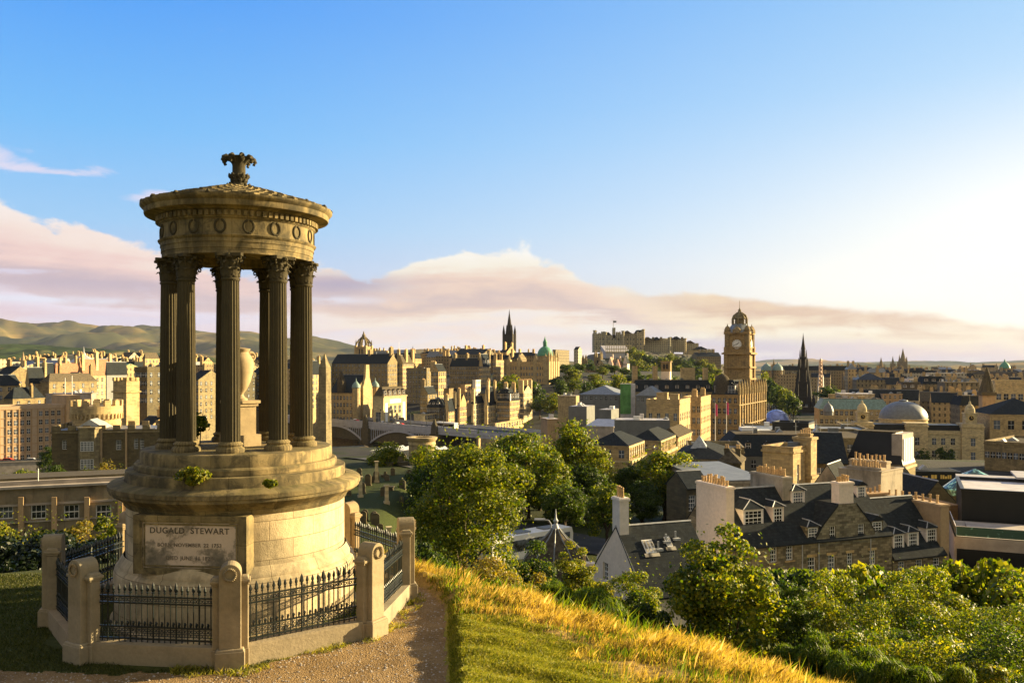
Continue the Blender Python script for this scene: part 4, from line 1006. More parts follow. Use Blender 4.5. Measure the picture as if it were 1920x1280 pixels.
    # bay dormers and small dormers
    for px, dz, dw, dh in ((1415,1.5,2.35,1.75),(1462,1.55,1.35,1.75)):
        t = L.s_at(px, 1.4)/W; dormer(R, 'F', W, D, H, t, dz, dw, dh, 'slate', 'sash3' if dw > 2 else 'sash', 'gx', rh, hip=True)
    dormer(R, 'F', W, D, H, L.s_at(1495, 3.2)/W, 3.0, 1.6, 1.5, 'slate', 'sash3', 'gx', rh, hip=True)
    dormer(R, 'F', W, D, H, L.s_at(1524, 0.2)/W, 0.05, 1.45, 1.35, 'slate', 'sash', 'gx', rh, wall='rubble_stone', hip=True)
    dormer(R, 'F', W, D, H, L.s_at(1645, 0.2)/W, 0.1, 1.5, 1.35, 'slate', 'sash', 'gx', rh, wall='rubble_stone')
    dormer(R, 'F', W, D, H, L.s_at(1612, 3.4)/W, 3.1, 1.25, 1.5, 'slate', 'sash', 'gx', rh)
    pp = MB()
    for px in (1503, 1534, 1631): s = L.s_at(px); pp.tube([(s,-0.12,-1),(s,-0.12,H)], 0.055, 6)
    pp.tube([(L.s_at(1527,2.4), 2.2, H+2.2*k+0.2), (L.s_at(1527,0.2), 0.1, H+0.1*k+0.2)], 0.07, 5)
    pp.build('drainpipe', 'lead_flash', R)

    # lower house at the right with two dormers and the orange chimney wall
    o = (PX(1674, 87.5), 87.5); L = Loc(o, T21); zb = G(*o)-1.0; W = L.s_at(1772); D = 9.0; ze = L.z_at(1700, 1042); H = ze-zb; rh = 5.2
    R = empty('dormer_cottage', (o[0], o[1], zb), 'low slate roofed house with white dormers and an orange rendered chimney wall', 'house', T21)
    core(R, W, D, H, 'rubble_stone', 'gx', rh, 'slate', {'F': layout(3, 1, W, H, 1.0, 1.5, 3, 0.5)}, 0.2, 'sash')
    for px, dz in ((1680,0.5),(1708,0.55),(1745,0.75)): dormer(R, 'F', W, D, H, L.s_at(px, 0.9)/W, dz, 1.5, 1.75, 'slate', 'sash3', 'gx', rh, hip=True)
    chimney(R, W+0.3, 4.6, -1, L.z_at(1780, 950)-zb, 1.2, 8.6, 8, 'orange_render', True, True, 0, 'y')
    chimney(R, W*0.62, 8.7, H, L.z_at(1720, 944)-zb-0.4, 6.0, 1.2, 8, 'orange_render', True, True, 0, 'x')

    # tall rendered house at an angle behind: one face in shade, one in full sun
    th = radians(42)
    o = (PX(1652, 108), 108.0); zb = G(*o)-1; H = PZ(893, 108)-zb
    R = empty('rendered_house', (o[0], o[1], zb), 'tall yellow rendered house with a stained shaded gable and rows of chimney pots', 'house', th)
    L = Loc(o, th); W = L.s_at(1692); D = 5.6
    core(R, W, D, H, 'render_grey', 'flat', 0, 'lead_roof', {'F': [(W*q-0.35, W*q+0.35, H-6.3, H-3.4) for q in (.2,.4,.8)]}, 0.2, 'casement', 0.5)
    chimney(R, W*0.2, D*0.45, H-0.6, H+0.7, 1.3, D*0.8, 12, 'render_grey', True, True, 0, 'y'); chimney(R, W*0.65, D*0.6, H-0.6, H+1.3, 1.2, 5.0, 8, 'render_grey', True, True, 0, 'y')
near_houses()

def bld_at(label, org, W, D, zt, **k):
    """building from its front-left corner"""
    th = k.get('th', GRID); xr = None
    return bld2(label, org, W, D, zt, **k)
def bld2(label, org, W, D, zt, wall='sandstone', rk='gx', rh=3.0, rmat='slate', rows=3, nf=0, ns=0, nl=0, ww=1.1, wh=1.8, fh=3.3, top=0.9, th=GRID, style='far', parapet=0.0, chim=(), dorm=(), cat='building', name='stone_building', group=None, courses=True, inset=1.5, cmat=None, ov=0.3, pots=True, depth=0.2):
    g = G(*org); H = max(3.0, zt-g+0.5)
    R = empty(name, (org[0], org[1], zt-H), label, cat, th, group); wins = {}
    if nf: wins['F'] = layout(nf, rows, W, H, ww, wh, fh, top)
    if ns: wins['R'] = layout(ns, rows, D, H, ww, wh, fh, top)
    if nl: wins['L'] = layout(nl, rows, D, H, ww, wh, fh, top)
    core(R, W, D, H, wall, rk, rh, rmat, wins, depth, style, parapet, [(H-0.32, 0.34, 0.22)] if courses and rk in ('flat', 'hip', 'mansard') else [], ov, inset)
    cm = wall.replace('far_', ''); cm = cmat or (cm if cm in MATS else 'sandstone')
    for fx, fy, hh, w, d, n in chim: chimney(R, fx*W, fy*D, H-0.5, H+hh, w, d, n, cm, style != 'far', pots, 0.0, 'x' if w >= d else 'y')
    for f, n, dz, dw, dh in dorm:
        for i in range(n): dormer(R, f, W, D, H, (i+0.5)/n, dz, dw, dh, rmat, style, rk, rh, inset)
    if rk in ('flat', 'mansard') and cat == 'building' and name == 'stone_building': roof_clutter(R, W, D, H, rk, rh, inset, int(abs(org[0])*7+zt))
    return R
def mid_right():
    TM = radians(-42)
    # square stone block with a pilastered sunlit side
    R = bld('square ashlar block with a plain shaded face and a bright side above the terrace', 1430, 1487, 1526, 846, 132, 'sandstone', 'flat', 0, 'lead_roof', rows=2, ns=2, ww=0.9, wh=3.0, fh=5.2, top=2.2, th=TM, style='casement', parapet=0.5, D=7.5)
    m = MB(); H = R['H']; W = R['W']; m.box(W-2.0, W+0.9, 4.6, 6.9, -2, H+1.5); m.box(W-2.2, W+1.2, 4.4, 7.1, H-4.6, H-4.1); m.box(W-2.15, W+1.1, 4.45, 7.05, H+1.5, H+1.9); m.build('chimney_breast', 'sandstone', R)
    chimney(R, W-0.5, 5.75, H+1.4, H+2.2, 2.0, 1.0, 5, 'sandstone', True)
    bld('low wide house with a white flat roof between the stone block and the whitewashed chimney', 1330, 1438, None, 900, 112, 'render_grey', 'shed', 0.6, 'lead_roof', rows=1, nf=4, th=radians(10), D=16, style='sash')
    bld('dark house with one white sash window beside the whitewashed gable', 1287, 1332, None, 912, 103, 'dark_stone', 'gx', 1.6, 'slate', rows=2, nf=2, ww=1.0, wh=1.9, th=T21, D=4.5, style='sash')
    R = bld('long low shop with hipped lead roof and pyramid rooflight behind the terrace', 1262, 1372, 1400, 862, 165, 'sooty_sandstone', 'hip', 2.2, 'slate', rows=1, nf=7, th=radians(-16), D=22, style='far', parapet=0)
    m = MB().lathe([(2.4,0),(0,2.6)], 4, 0, 0, pi/4); m.build('rooflight', 'lead_flash', R, False, (R['W']*0.42, 6, R['H']+1.6))
    bld('flat roofed courtyard block with pale copings left of the dark office roof', 1290, 1395, None, 848, 190, 'sooty_sandstone', 'flat', 0, 'lead_roof', rows=2, nf=8, th=radians(-10), D=16, parapet=1.0)
    bld('low hipped building with a lit hip end and small chimneys', 1345, 1388, 1405, 868, 150, 'dark_stone', 'hip', 2.0, 'slate_brown', rows=1, nf=3, th=radians(-20), D=9, chim=[(0.3,0.5,1.9,0.9,0.6,2),(0.8,0.5,1.9,0.9,0.6,2)])
    bld('large office with a dark steep roof and four small white rooflights', 1352, 1600, None, 858, 205, 'grey_cladding', 'mansard', 5.0, 'slate', rows=2, nf=10, th=radians(-8), D=22, inset=4.0, dorm=[('F',7,1.6,1.3,1.5)], courses=False)
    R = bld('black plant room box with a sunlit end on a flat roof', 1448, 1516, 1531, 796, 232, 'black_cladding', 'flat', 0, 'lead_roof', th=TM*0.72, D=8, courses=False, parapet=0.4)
    MB().box(-0.06, 0.0, 0.1, 7.9, 0.5, R['H']-0.1).build('painted_sun_end', 'concrete', R, False, (R['W']+0.065, 0, 0))  # pale sheet: sunlight on the end of the box put into the colour
    bld('low flat office roof carrying the black plant room', 1400, 1640, None, 812, 242, 'sooty_sandstone', 'flat', 0, 'lead_roof', rows=1, nf=12, th=radians(-12), D=26, parapet=0.5)
    u = MB().box(0, 3.2, 0, 2.4, 0, 2.0); u.cur = 1; u.box(0.5, 2.7, -0.05, 0.0, 0.3, 1.7)
    tag(u.build('air_unit', ('white_paint', 'lead_roof'), None, False, (PX(1562, 215), 215, PZ(824, 215)-0.1)), 'white louvred air unit on the brown flat roof', 'air unit')
    u = MB().box(0, 4.4, 0, 3.4, 0, 2.2, top=0.9).box(4.6, 8.0, 0.3, 3, 0, 1.5); tag(u.build('roof_plant', 'white_paint', None, False, (PX(1390, 224), 224, PZ(816, 224)-0.1)), 'white boxy roof plant left of the black plant room', 'roof plant')
    bld('brown flat roofed theatre block behind the black slate roof', 1560, 1672, None, 826, 176, 'sooty_sandstone', 'flat', 0, 'slate_brown', th=radians(-6), D=26, rows=1, nf=5, parapet=0.4)
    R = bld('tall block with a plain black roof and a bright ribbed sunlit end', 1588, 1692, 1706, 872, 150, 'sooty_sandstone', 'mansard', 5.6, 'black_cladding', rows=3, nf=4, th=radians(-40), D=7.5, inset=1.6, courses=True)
    m = MB(); H, W, D = R['H'], R['W'], R['D']
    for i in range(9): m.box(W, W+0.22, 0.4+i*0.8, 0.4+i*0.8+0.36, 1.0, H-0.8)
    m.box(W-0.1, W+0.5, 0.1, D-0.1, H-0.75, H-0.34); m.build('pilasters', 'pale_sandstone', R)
    m = MB()
    for i in range(6): m.box(W-0.1, W+0.05, 0.8+i*1.05, 1.5+i*1.05, H+0.4, H+4.6)
    m.build('glazing_bars', 'white_paint', R)
    b = MB().box(W-1.9, W-0.1, 0.35, D-0.35, H+0.1, H+5.4).build('glazed_gable', 'concrete', R)  # pale tone puts the sunlight on the glass into the colour
    bld('sooty slate roofed house left of the black roof with a mossy slope', 1528, 1590, None, 868, 146, 'dark_stone', 'gx', 4.6, 'slate', th=radians(-12), D=13, rows=2, nf=3)
    bld('small house with a sunlit stone skew and pink gable', 1530, 1572, 1590, 905, 118, 'render_grey', 'gy', 2.3, 'slate', th=radians(-35), D=7, rows=1)
    # the archive with the lead dome
    TH = radians(-13)
    R = bld('long pale classical archive with corner pavilions and a ribbed lead dome', 1602, 1842, None, 813, 335, 'pale_sandstone', 'flat', 0, 'lead_roof', rows=3, nf=0, th=TH, D=50, parapet=0.9, name='domed_archive', cat='archive')
    W, H = R['W'], R['H']
    m = MB()
    pav = ((0, W*0.145), (W*0.415, W*0.57), (W*0.845, W))
    for a, b in pav: m.box(a-0.3, b+0.3, -1.2, 8, -3, H+2.4); m.box(a-0.6, b+0.6, -1.5, 8.3, H+2.4, H+2.9); m.box(a-0.2, b+0.2, -1.1, 7.9, H+2.9, H+3.9); m.box(a-0.45, b+0.45, -1.35, 8.1, H-6.4, H-6.0)
    m.box(0, W, -0.35, 0, H-0.4, H+0.2); m.box(0, W, -0.25, 0, H-6.4, H-6.0)
    m.build('pavilions', 'pale_sandstone', R)
    for x in (0.21,0.275,0.345,0.63,0.70,0.775):
        for z in (H-4.6, H-9.6): link('window', window_mesh(1.5, 2.6, 'far'), R, (x*W, -0.06, z))
    for a, b in pav:
        for z in (H-4.8, H-10.2): link('window', window_mesh(1.6, 3.0, 'far'), R, ((a+b)/2, -1.26, z))
        q = MB().prism([(-1.7,0),(1.7,0),(0,0.8)], -0.35, 0.0).box(-1.6,1.6,-0.25,0,-0.3,-0.002); q.build('window_pediment', 'pale_sandstone', R, False, ((a+b)/2, -1.2, H-1.4))
    for a, b in ((pav[0][1]+0.4, pav[1][0]-0.4), (pav[1][1]+0.4, pav[2][0]-0.4)):
        MB().box(a, b, 1.5, 9, H+0.9, H+2.9).box(a-0.1, b+0.1, 1.3, 9.2, H+2.9, H+3.1).build('attic', 'black_cladding', R)
    for i in (0, 2):      # corner clock turrets with little leaded domes
        a, b = pav[i]; cx = (a+b)/2; m = MB(); m.box(cx-2.1, cx+2.1, 1.2, 5.4, H+3.9, H+7.6); m.box(cx-2.4, cx+2.4, 0.9, 5.7, H+7.6, H+8.0)
        m.lathe([(1.9,H+8.0),(1.9,H+8.9),(1.75,H+9.8),(1.2,H+10.9),(0.5,H+11.5),(0.35,H+12.4),(0.06,H+12.7),(0.05,H+15.0)], 16, cx, 3.3)
        t = m.build('turret', 'pale_sandstone', R)
        d = MB().lathe([(1.05,0),(1.05,0.12)], 20); d.cur = 1; d.lathe([(0.9,0.121),(0.9,0.16)], 20); d.cur = 0; d.box(-0.06,0.06,0,0.75,0.161,0.2); d.box(0,0.55,-0.06,0.06,0.161,0.2)
        c = d.build('clock', ('gold_letter', 'black_cladding'), t, False, (cx, 1.18, H+6.0)); c.rotation_euler = (radians(90), 0, 0)
    cx = W*0.485; cy = 22; Rd = 9.4
    MB().lathe([(Rd+0.1,H-0.5),(Rd+0.1,H+3.9),(Rd+0.5,H+4.0),(Rd+0.5,H+4.4),(Rd+0.2,H+4.5)], 64, cx, cy).build('drum', 'pale_sandstone', R, True)
    MB().lathe([(Rd*cos(t)+0.1 if t < 1.45 else 1.6, H+4.5+7.2*sin(t)) for t in np.linspace(0, 1.40, 14)]+[(1.8,H+11.8),(1.7,H+12.0),(0.0,H+12.5)], 96, cx, cy, rf=lambda a: 1+0.012*abs(sin(a*24))).build('dome', 'lead_roof', R, True)
    bld('stone range with a grey green roof and small corner domes left of the lead dome', 1536, 1668, None, 768, 410, 'sandstone', 'mansard', 5.0, 'copper_blue', rows=3, nf=14, ww=1.2, wh=2.0, fh=4.0, th=TH, D=20, inset=2.5, chim=[(0.2,0.2,7,3,3,0),(0.62,0.2,6,3,3,0)], pots=False)
    R = empty('corner_dome', (PX(1553, 404), 404, PZ(775, 404)), 'small bulbous lead dome on the corner of the grey green roofed range', 'dome'); R.scale = (0.75,0.75,0.75)
    MB().lathe([(3.0,-1),(3.0,1.0),(3.3,1.2),(3.1,2.5),(2.4,4.6),(1.2,6.0),(0.4,6.6),(0.3,7.6),(0,8)], 20).build('cap', 'lead_roof', R, True)
    bld('low sandstone range with a balustrade in front of the grey green roof', 1538, 1608, None, 806, 320, 'sandstone', 'flat', 0, 'lead_roof', rows=2, nf=8, th=TH, D=14, parapet=1.0)
    bld('grey office block with small square windows at the right edge', 1846, 1990, None, 838, 205, 'sooty_sandstone', 'flat', 0, 'slate_brown', rows=4, nf=13, ww=1.0, wh=1.5, fh=4.2, top=2.2, th=radians(-46), D=24, parapet=0.4)
    bld('dark hipped roof hall with two tall windows at the right edge', 1856, 1990, None, 778, 330, 'sandstone', 'hip', 6.0, 'slate', rows=2, nf=5, ww=2.2, wh=3.4, fh=8.6, top=2.4, th=TH, D=26)
    R = bld('brown stone tower with a stubby ribbed spire lit orange below', 1842, 1866, None, 735, 372, 'orange_render', 'flat', 0, 'slate', th=TH, D=5.5, name='stone_tower', cat='tower')
    m = MB(); H, W = R['H'], R['W']; m.box(-0.5,W+0.5,-0.5,6,H-1.5,H); m.lathe([(W*0.62,H),(W*0.5,H+2),(W*0.2,H+7),(0.05,H+11)], 8, W/2, 2.7)
    for i in range(8): a = i*pi/4+pi/8; m.tube([(W/2+W*.6*cos(a),2.7+W*.6*sin(a),H),(W/2,2.7,H+11)], 0.22, 5)
    m.build('spire', 'dark_stone', R)
    bld('cream classical block with three dark windows at the right edge', 1866, 1990, None, 722, 400, 'pale_sandstone', 'flat', 0, 'lead_roof', rows=2, nf=9, ww=2.0, wh=2.8, fh=5.5, top=4.2, th=TH, D=24, parapet=2.0)
    # small inn yard below the archive: gabled house, glass lantern, gilded shop lettering
    bld('dark slate gabled house in the yard below the archive', 1722, 1795, None, 945, 128, 'dark_stone', 'gy', 3.4, 'slate', rows=1, nf=3, ww=1.0, wh=1.6, th=radians(6), D=14, style='sash')
    bld('dark roofed shed beside the ribbed block below the archive', 1698, 1735, None, 926, 140, 'dark_stone', 'gx', 3.6, 'slate', rows=1, nf=1, th=radians(6), D=12)
    R = empty('glass_lantern', (PX(1828, 152), 152, PZ(884, 152)-4), 'green glazed conical roof beside the archive wall', 'roof lantern')
    MB().lathe([(5.2,0),(5.2,1.0),(2.4,3.4),(0.3,4.4),(0,4.6)], 24, rf=lambda a: 1+0.02*abs(sin(a*12))).build('glazing', 'green_glass', R)
    MB().lathe([(5.1,-8),(5.1,0.0)], 24).build('base', 'dark_stone', R)
    R = bld('dark shopfront with a gilded fascia under the archive', 1690, 1800, None, 884, 170, 'black_cladding', 'flat', 0, 'slate', th=radians(-8), D=6, name='shop')
    m = MB(); rng = random.Random(5); x = R['W']*0.36
    while x < R['W']*0.86:
        w = rng.uniform(0.25, 0.5); m.box(x, x+w, -0.08, -0.01, R['H']-1.45, R['H']-1.45+rng.choice([0.75,0.75,0.5])); x += w+rng.choice([0.12,0.12,0.7])
    m.build('fascia_marks', 'gold_letter', R)
    # black and concrete office with a planted terrace at the right edge
    th = radians(-25); o = (PX(1803, 104), 104.0); zb = G(*o)-1; L = Loc(o, th)
    R = empty('modern_office', (o[0], o[1], zb), 'black clad modern office with pale flat roofs at the right edge', 'office', th)
    H = PZ(922, 104)-zb
    core(R, 9.6, 13, H, 'black_cladding', 'flat', 0, 'pale_roof', {}, 0.2, 'far', 0.3)
    MB().box(0.5, 26, 13.2, 20, 0, H-0.4).build('rear_block', 'black_cladding', R); MB().box(0.2, 27, 12.6, 20.5, H-0.4, H-0.1).box(7, 27, 12.2, 20, H+0.5, H+0.75).build('roof_slab', 'pale_roof', R)
    MB().box(9.7, 27, 2.5, 12, 0, H-1.8).build('set_back_storey', 'black_cladding', R)
    cn = MB().box(8.2, 27, 0.6, 13, H-1.6, H-1.3).build('canopy', 'pale_roof', R)
    MB().box(10.4, 10.55, 0.9, 1.05, H-6.2, H-1.6).build('canopy_post', 'white_paint', R)
    th2 = radians(-24); o2 = (PX(1790, 94), 94.0); L2 = Loc(o2, th2); zb2 = G(*o2)-1; H2 = PZ(1005, 94)-zb2
    R2 = empty('terrace_block', (o2[0], o2[1], zb2), 'concrete block with a glass railed planted terrace at the right edge', 'office', th2)
    W2 = 22.0; holes = [(0.2,7.6,H2-4.2,H2-1.3),(12.2,20,H2-5.2,H2-2.2)]
    core(R2, W2, 11, H2, 'concrete', 'flat', 0, 'concrete', {}, 0.2, 'far')
    for a, b, c, d in holes: MB().box(a, b, -0.03, 0.0, c, d).build('window', 'black_cladding', R2)
    rl = MB().box(0.2, W2, 0.1, 0.13, H2+0.1, H2+1.1).box(0.1, 0.13, 0.1, 10.5, H2+0.1, H2+1.1).build('glass_railing', 'green_glass', R2)
    MB().tube([(0.1,0.11,H2+1.14),(W2,0.11,H2+1.14)], 0.03, 6).tube([(0.11,0.11,H2+1.14),(0.11,10.5,H2+1.14)], 0.03, 6).build('handrail', 'white_paint', R2)
    bd = MB().box(1.5, W2, 2.5, 7.5, H2, H2+0.45).build('planter', 'concrete', R2)
    TERR.append((o2, th2, zb2+H2+0.45))
    R3 = empty('timber_screen', (PX(1833, 91), 91, PZ(1062, 91)-0.4), 'small bright orange timber slatted screen in front of the terrace block', 'screen')
    m = MB()
    for i in range(14): m.box(i*0.19, i*0.19+0.15, 0, 0.05, 0, 0.95)
    m.box(0, 2.7, 0.05, 0.1, 0.2, 0.3); m.box(0, 2.7, 0.05, 0.1, 0.7, 0.8); m.build('slats', 'clay_pot', R3)
    bld('orange rendered stair block with white trim beside the black office', 1757, 1796, None, 952, 112, 'orange_render', 'flat', 0, 'pale_roof', th=radians(10), D=8, rows=1, nf=1, ww=1.1, wh=4.2, style='casement', parapet=0.3)
    # coach house pavilion with an ogee roof and finial
    R = empty('pavilion', (PX(1042, 84), 84, G(PX(1042, 84), 84)), 'round pavilion with a grey ogee roof, lead ribs and a finial', 'pavilion')
    zt = PZ(990, 84)-R.location.z
    MB().lathe([(3.9,-2),(3.9,zt-5.6)], 24).build('wall', 'render_grey', R)
    pr = [(4.3,zt-5.6),(4.1,zt-5.2),(3.7,zt-4.1),(3.0,zt-2.7),(2.0,zt-1.6),(1.1,zt-0.9),(0.6,zt-0.35),(0.35,zt)]
    r = MB().lathe(pr, 32).build('roof', 'slate_brown', R, True)
    m = MB()
    for i in range(10): a = 2*pi*i/10+0.2; m.tube([((q+0.04)*cos(a), (q+0.04)*sin(a), z) for q, z in pr], 0.07, 5)
    m.build('ribs', 'lead_roof', r)
    MB().lathe([(0.4,zt-0.1),(0.3,zt+0.2),(0.14,zt+0.5),(0.26,zt+0.75),(0.1,zt+1.0),(0.03,zt+1.9)], 12).build('finial', 'lead_flash', R, True)
    chimney(R, 2.6, -2.6, zt-5.0, zt-3.0, 1.9, 0.9, 1, 'whitewash', True)
TERR = []
mid_right()
def bus():
    th = radians(40); Y = 96; x = PX(988, Y); R = empty('coach', (x, Y, -15.0), 'white touring coach with dark windows on the road under the trees', 'coach', th)
    R.location.z = PZ(995, Y)-3.3
    MB().prism([(-6,0.35),(6,0.35),(6,2.6),(5.8,3.25),(-5.9,3.3),(-6,3.0)], -1.25, 1.25).build('body', 'white_paint', R)
    MB().box(-5.6, 5.5, -1.27, 1.27, 1.5, 2.75).box(5.6, 6.02, -1.15, 1.15, 1.1, 2.75).box(-6.02,-5.6,-1.1,1.1,1.6,2.8).build('windows', 'glass', R)
    MB().box(-2,0,-0.7,0.7,3.28,3.42).box(2,4,-0.7,0.7,3.28,3.42).build('roof_hatches', 'lead_roof', R)
    w0 = None
    for sx in (-3.8, 3.6):
        for sy in (-1.1, 1.1):
            if w0 is None:
                w0 = MB().lathe([(0.3,-0.14),(0.5,-0.14),(0.5,0.14),(0.3,0.14)], 16).build('wheel', 'tyre_rubber', R); w = w0
            else: w = w0.copy(); COL.objects.link(w)
            w.location = (sx, sy, 0.5); w.rotation_euler = (radians(90), 0, 0)
    # lamp beside it
    Y = 88; x = PX(1033, Y); zb = G(x, Y); zt = PZ(974, Y)-zb
    R = empty('street_lamp', (x, Y, zb), 'tall grey street lamp with a flat lantern beside the coach', 'street lamp')
    MB().tube([(0,0,0),(0,0,zt-0.4),(-0.25,0,zt-0.05),(-0.7,0,zt)], [0.11,0.07,0.06,0.05], 8).build('pole', 'lead_flash', R); MB().box(-1.7, -0.6, -0.16, 0.16, zt-0.05, zt+0.12).build('lantern', 'lead_flash', R)
bus()
def road_strip():
    pts = [(-30,150),(-5,120),(8,104),(22,97),(40,100),(60,112)]; m = []
    X = []; 
    for i in range(len(pts)-1):
        for t in np.linspace(0, 1, 14)[:-1]: X.append((pts[i][0]*(1-t)+pts[i+1][0]*t, pts[i][1]*(1-t)+pts[i+1][1]*t))
    X = np.array(X); d = np.gradient(X, axis=0); d /= np.linalg.norm(d, axis=1)[:, None]; nrm = np.stack([-d[:,1], d[:,0]], 1); V = []
    offs = np.linspace(-5.5, 5.5, 9)
    for p, q in zip(X, nrm):
        for o in offs: a = p+q*o; V.append((a[0], a[1], G(a[0], a[1])+0.12))
    n = len(offs); Q = np.array([(i*n+j, i*n+j+1, (i+1)*n+j+1, (i+1)*n+j) for i in range(len(X)-1) for j in range(n-1)])
    tag(npmesh('road', np.array(V), Q, 'asphalt', smooth=True), kind='structure')
road_strip()
# ------------------------------------------------------------------ left foreground: office wing and castellated house
def left_side():
    # flat roofed office wing below the bushes
    th = radians(22); Y = 80.0; o = (PX(-70, Y), Y); L = Loc(o, th); zb = G(*o)-1
    R = empty('office_wing', (o[0], o[1], zb), 'long stained flat roofed office wing with buttresses and white gridded windows at the left edge', 'office', th)
    W = L.s_at(262); H = L.z_at(100, 912)-zb; wins = []
    for px in (10, 72, 134, 194, 256-2):
        a = L.s_at(px-14.5); b = L.s_at(px+14.5)
        if b < W: wins.append((a, b, L.z_at(px, 973)-zb, L.z_at(px, 946)-zb))
    core(R, W, 6, H, 'concrete_stained', 'flat', 0, 'lead_roof', {'F': wins}, 0.3, 'grid')
    m = MB()
    for px in (-20, 41, 103, 164, 226):
        s = L.s_at(px); m.box(s-0.22, s+0.22, -0.75, 0, -1, L.z_at(px, 930)-zb, 0)
    m.build('buttresses', 'orange_render', R)
    MB().box(0, W, -0.12, 0, L.z_at(100, 947)-zb+0.1, L.z_at(100, 943)-zb+0.1).box(0, W, -0.2, 0, L.z_at(100, 976)-zb, L.z_at(100, 973.5)-zb).build('string_course', 'concrete', R)
    MB().box(-0.4, W+0.4, -0.55, 6.4, H, H+0.22).box(-0.2, W+0.2, 0.3, 5.8, H+0.22, H+0.62).build('cornice', 'concrete', R)
    MB().box(0.0, W, 0.9, 5.2, H+0.62, H+0.85).build('roof_upstand', 'dark_stone', R)
    MB().tube([(L.s_at(71), 0.2, H+0.6), (L.s_at(71), 0.2, H+1.8)], 0.04, 6).build('vent_pipe', 'white_paint', R)
    # castellated house
    Y = 150.0; th = radians(12); o = (PX(97, Y), Y); L = Loc(o, th); zb = G(*o)-1
    R = empty('castellated_house', (o[0], o[1], zb), 'dark castellated house with a canted bay and a round battlemented tower', 'house', th)
    W = L.s_at(318); H = L.z_at(190, 806)-zb
    wins = holes_px(L, zb, [(116,125,825,842),(217,227,825,843),(251,259,822,841),(262,270,822,841)])
    core(R, W, 12, H, 'dark_stone', 'flat', 0, 'lead_roof', {'F': wins}, 0.3, 'sash')
    m = MB(); battlement(m, -0.1, W+0.1, -0.1, 12.1, H, 0.85, 0.5, 2.2); m.box(-0.2, W+0.2, -0.2, 0.0, H-0.5, H-0.2); m.build('battlements', 'sooty_sandstone', R)
    b0, b1 = L.s_at(146), L.s_at(190); bx = MB(); hb = H+0.3
    P = [(b0,0),(b0+0.7,-1.6),(b1-0.7,-1.6),(b1,0)]
    bx.prism(P, -2, hb, 'z'); bx.prism([(x+(0.15 if x > (b0+b1)/2 else -0.15), y-0.15) for x, y in P], hb, hb+0.3, 'z'); bay = bx.build('bay', 'sooty_sandstone', R)
    for i in range(4):
        for z in (827, 860):
            s = b0+1.0+(b1-b0-2.0)*(i+0.5)/4; z0 = L.z_at(168, z+17)-zb
            link('window', window_mesh(0.75, 1.7, 'sash'), R, (s, -1.64, z0))
    MB().prism([(b0-0.5,H+0.3),(b1+0.5,H+0.3),((b0+b1)/2,H+1.9)], 0.2, 6, 'y').build('bay_roof', 'lead_flash', R)
    for px in (190.5, 237): MB().box(L.s_at(px)-0.14, L.s_at(px)+0.14, -0.35, 0, -1, H+0.2).build('drainpipe', 'orange_render', R)
    cx, cy = L.s_at(180, 9), 9.5; r = 42*159/F
    zt = PZ(752, 158)-zb; m = MB(); m.lathe([(r,0),(r,zt-2.9),(r+0.35,zt-2.3),(r+0.35,zt-0.9)], 48, cx, cy)
    for i in range(36): a = 2*pi*i/36; m.box(cx+r-0.1, cx+r+0.4, cy-0.16, cy+0.16, zt-3.3, zt-2.3, a, (cx, cy))
    for i in range(14): a = 2*pi*i/14; m.box(cx+r-0.35, cx+r+0.35, cy-0.55, cy+0.55, zt-0.9, zt+0.15, a, (cx, cy))
    m.build('round_tower', 'sandstone', R)
    for a in (0.25, 0.45, -1.2): link('window', window_mesh(0.5, 1.9, 'casement'), R, (cx+(r+0.04)*cos(a-pi/2+0.6), cy+(r+0.04)*sin(a-pi/2+0.6), zt-6.5), a+0.6)
    MB().prism([(L.s_at(200),H-0.1),(L.s_at(290),H-0.1),(L.s_at(290),H+0.2),(L.s_at(200),H+0.2)], 0.2, 1.2, 'y').build('roof_edge', 'pale_roof', R)
    R = bld('square crenellated stone tower with one bright sunlit side', 212, 237, 252, 714, 176, 'sandstone', 'flat', 0, 'lead_roof', rows=0, th=GRID-0.1, D=3.2, name='stone_tower', cat='tower', courses=False)
    m = MB(); battlement(m, -0.15, R['W']+0.15, -0.15, 3.35, R['H'], 0.7, 0.35, 1.0)
    m.box(-0.25, R['W']+0.25, -0.25, 3.45, R['H']-2.4, R['H']-2.1); m.build('battlements', 'sandstone', R)
    bld('small gabled lodge with a red window beside the crenellated tower', 256, 282, 296, 800, 185, 'sandstone', 'gx', 2.0, 'slate', rows=1, nf=1, ns=1, D=7, chim=[(0.9,0.5,3.4,1.5,0.8,3)])
    # modern office slab with a gridded sunlit front
    th = radians(45); Y = 300.0; xr = 121; ax = (cos(th), sin(th)); Wd = 60.0
    oc = (PX(xr, Y), Y); o = (oc[0]-Wd*ax[0], oc[1]-Wd*ax[1]); g = min(G(*o), G(*oc)); H = PZ(762, Y)-g
    R = empty('office_block', (o[0], o[1], g), 'long sunlit orange office block with six rows of small paired windows', 'office', th)
    core(R, Wd, 14, H, 'office_orange', 'flat', 0, 'pale_roof', {}, 0.2, 'far', 0.6)
    n = 26
    for r in range(6):
        for i in range(n):
            x = Wd-0.9-(i+0.5)*1.92
            if (r == 5 or True) and i % 5 != 4 and x > 1: (link('window', window_mesh(1.05, 1.6, 'far'), R, (x, -0.05, H-2.9-r*2.95)) if i < 17 else None)
    m = MB()
    for i in range(n+1): x = Wd-0.9-i*1.92; m.box(x-0.13, x+0.13, -0.28, -0.08, H-19.2, H-0.4)
    for r in range(7): m.box(0, Wd, -0.2, -0.06, H-0.55-r*2.95, H-0.35-r*2.95)
    m.build('fins', 'orange_render', R)
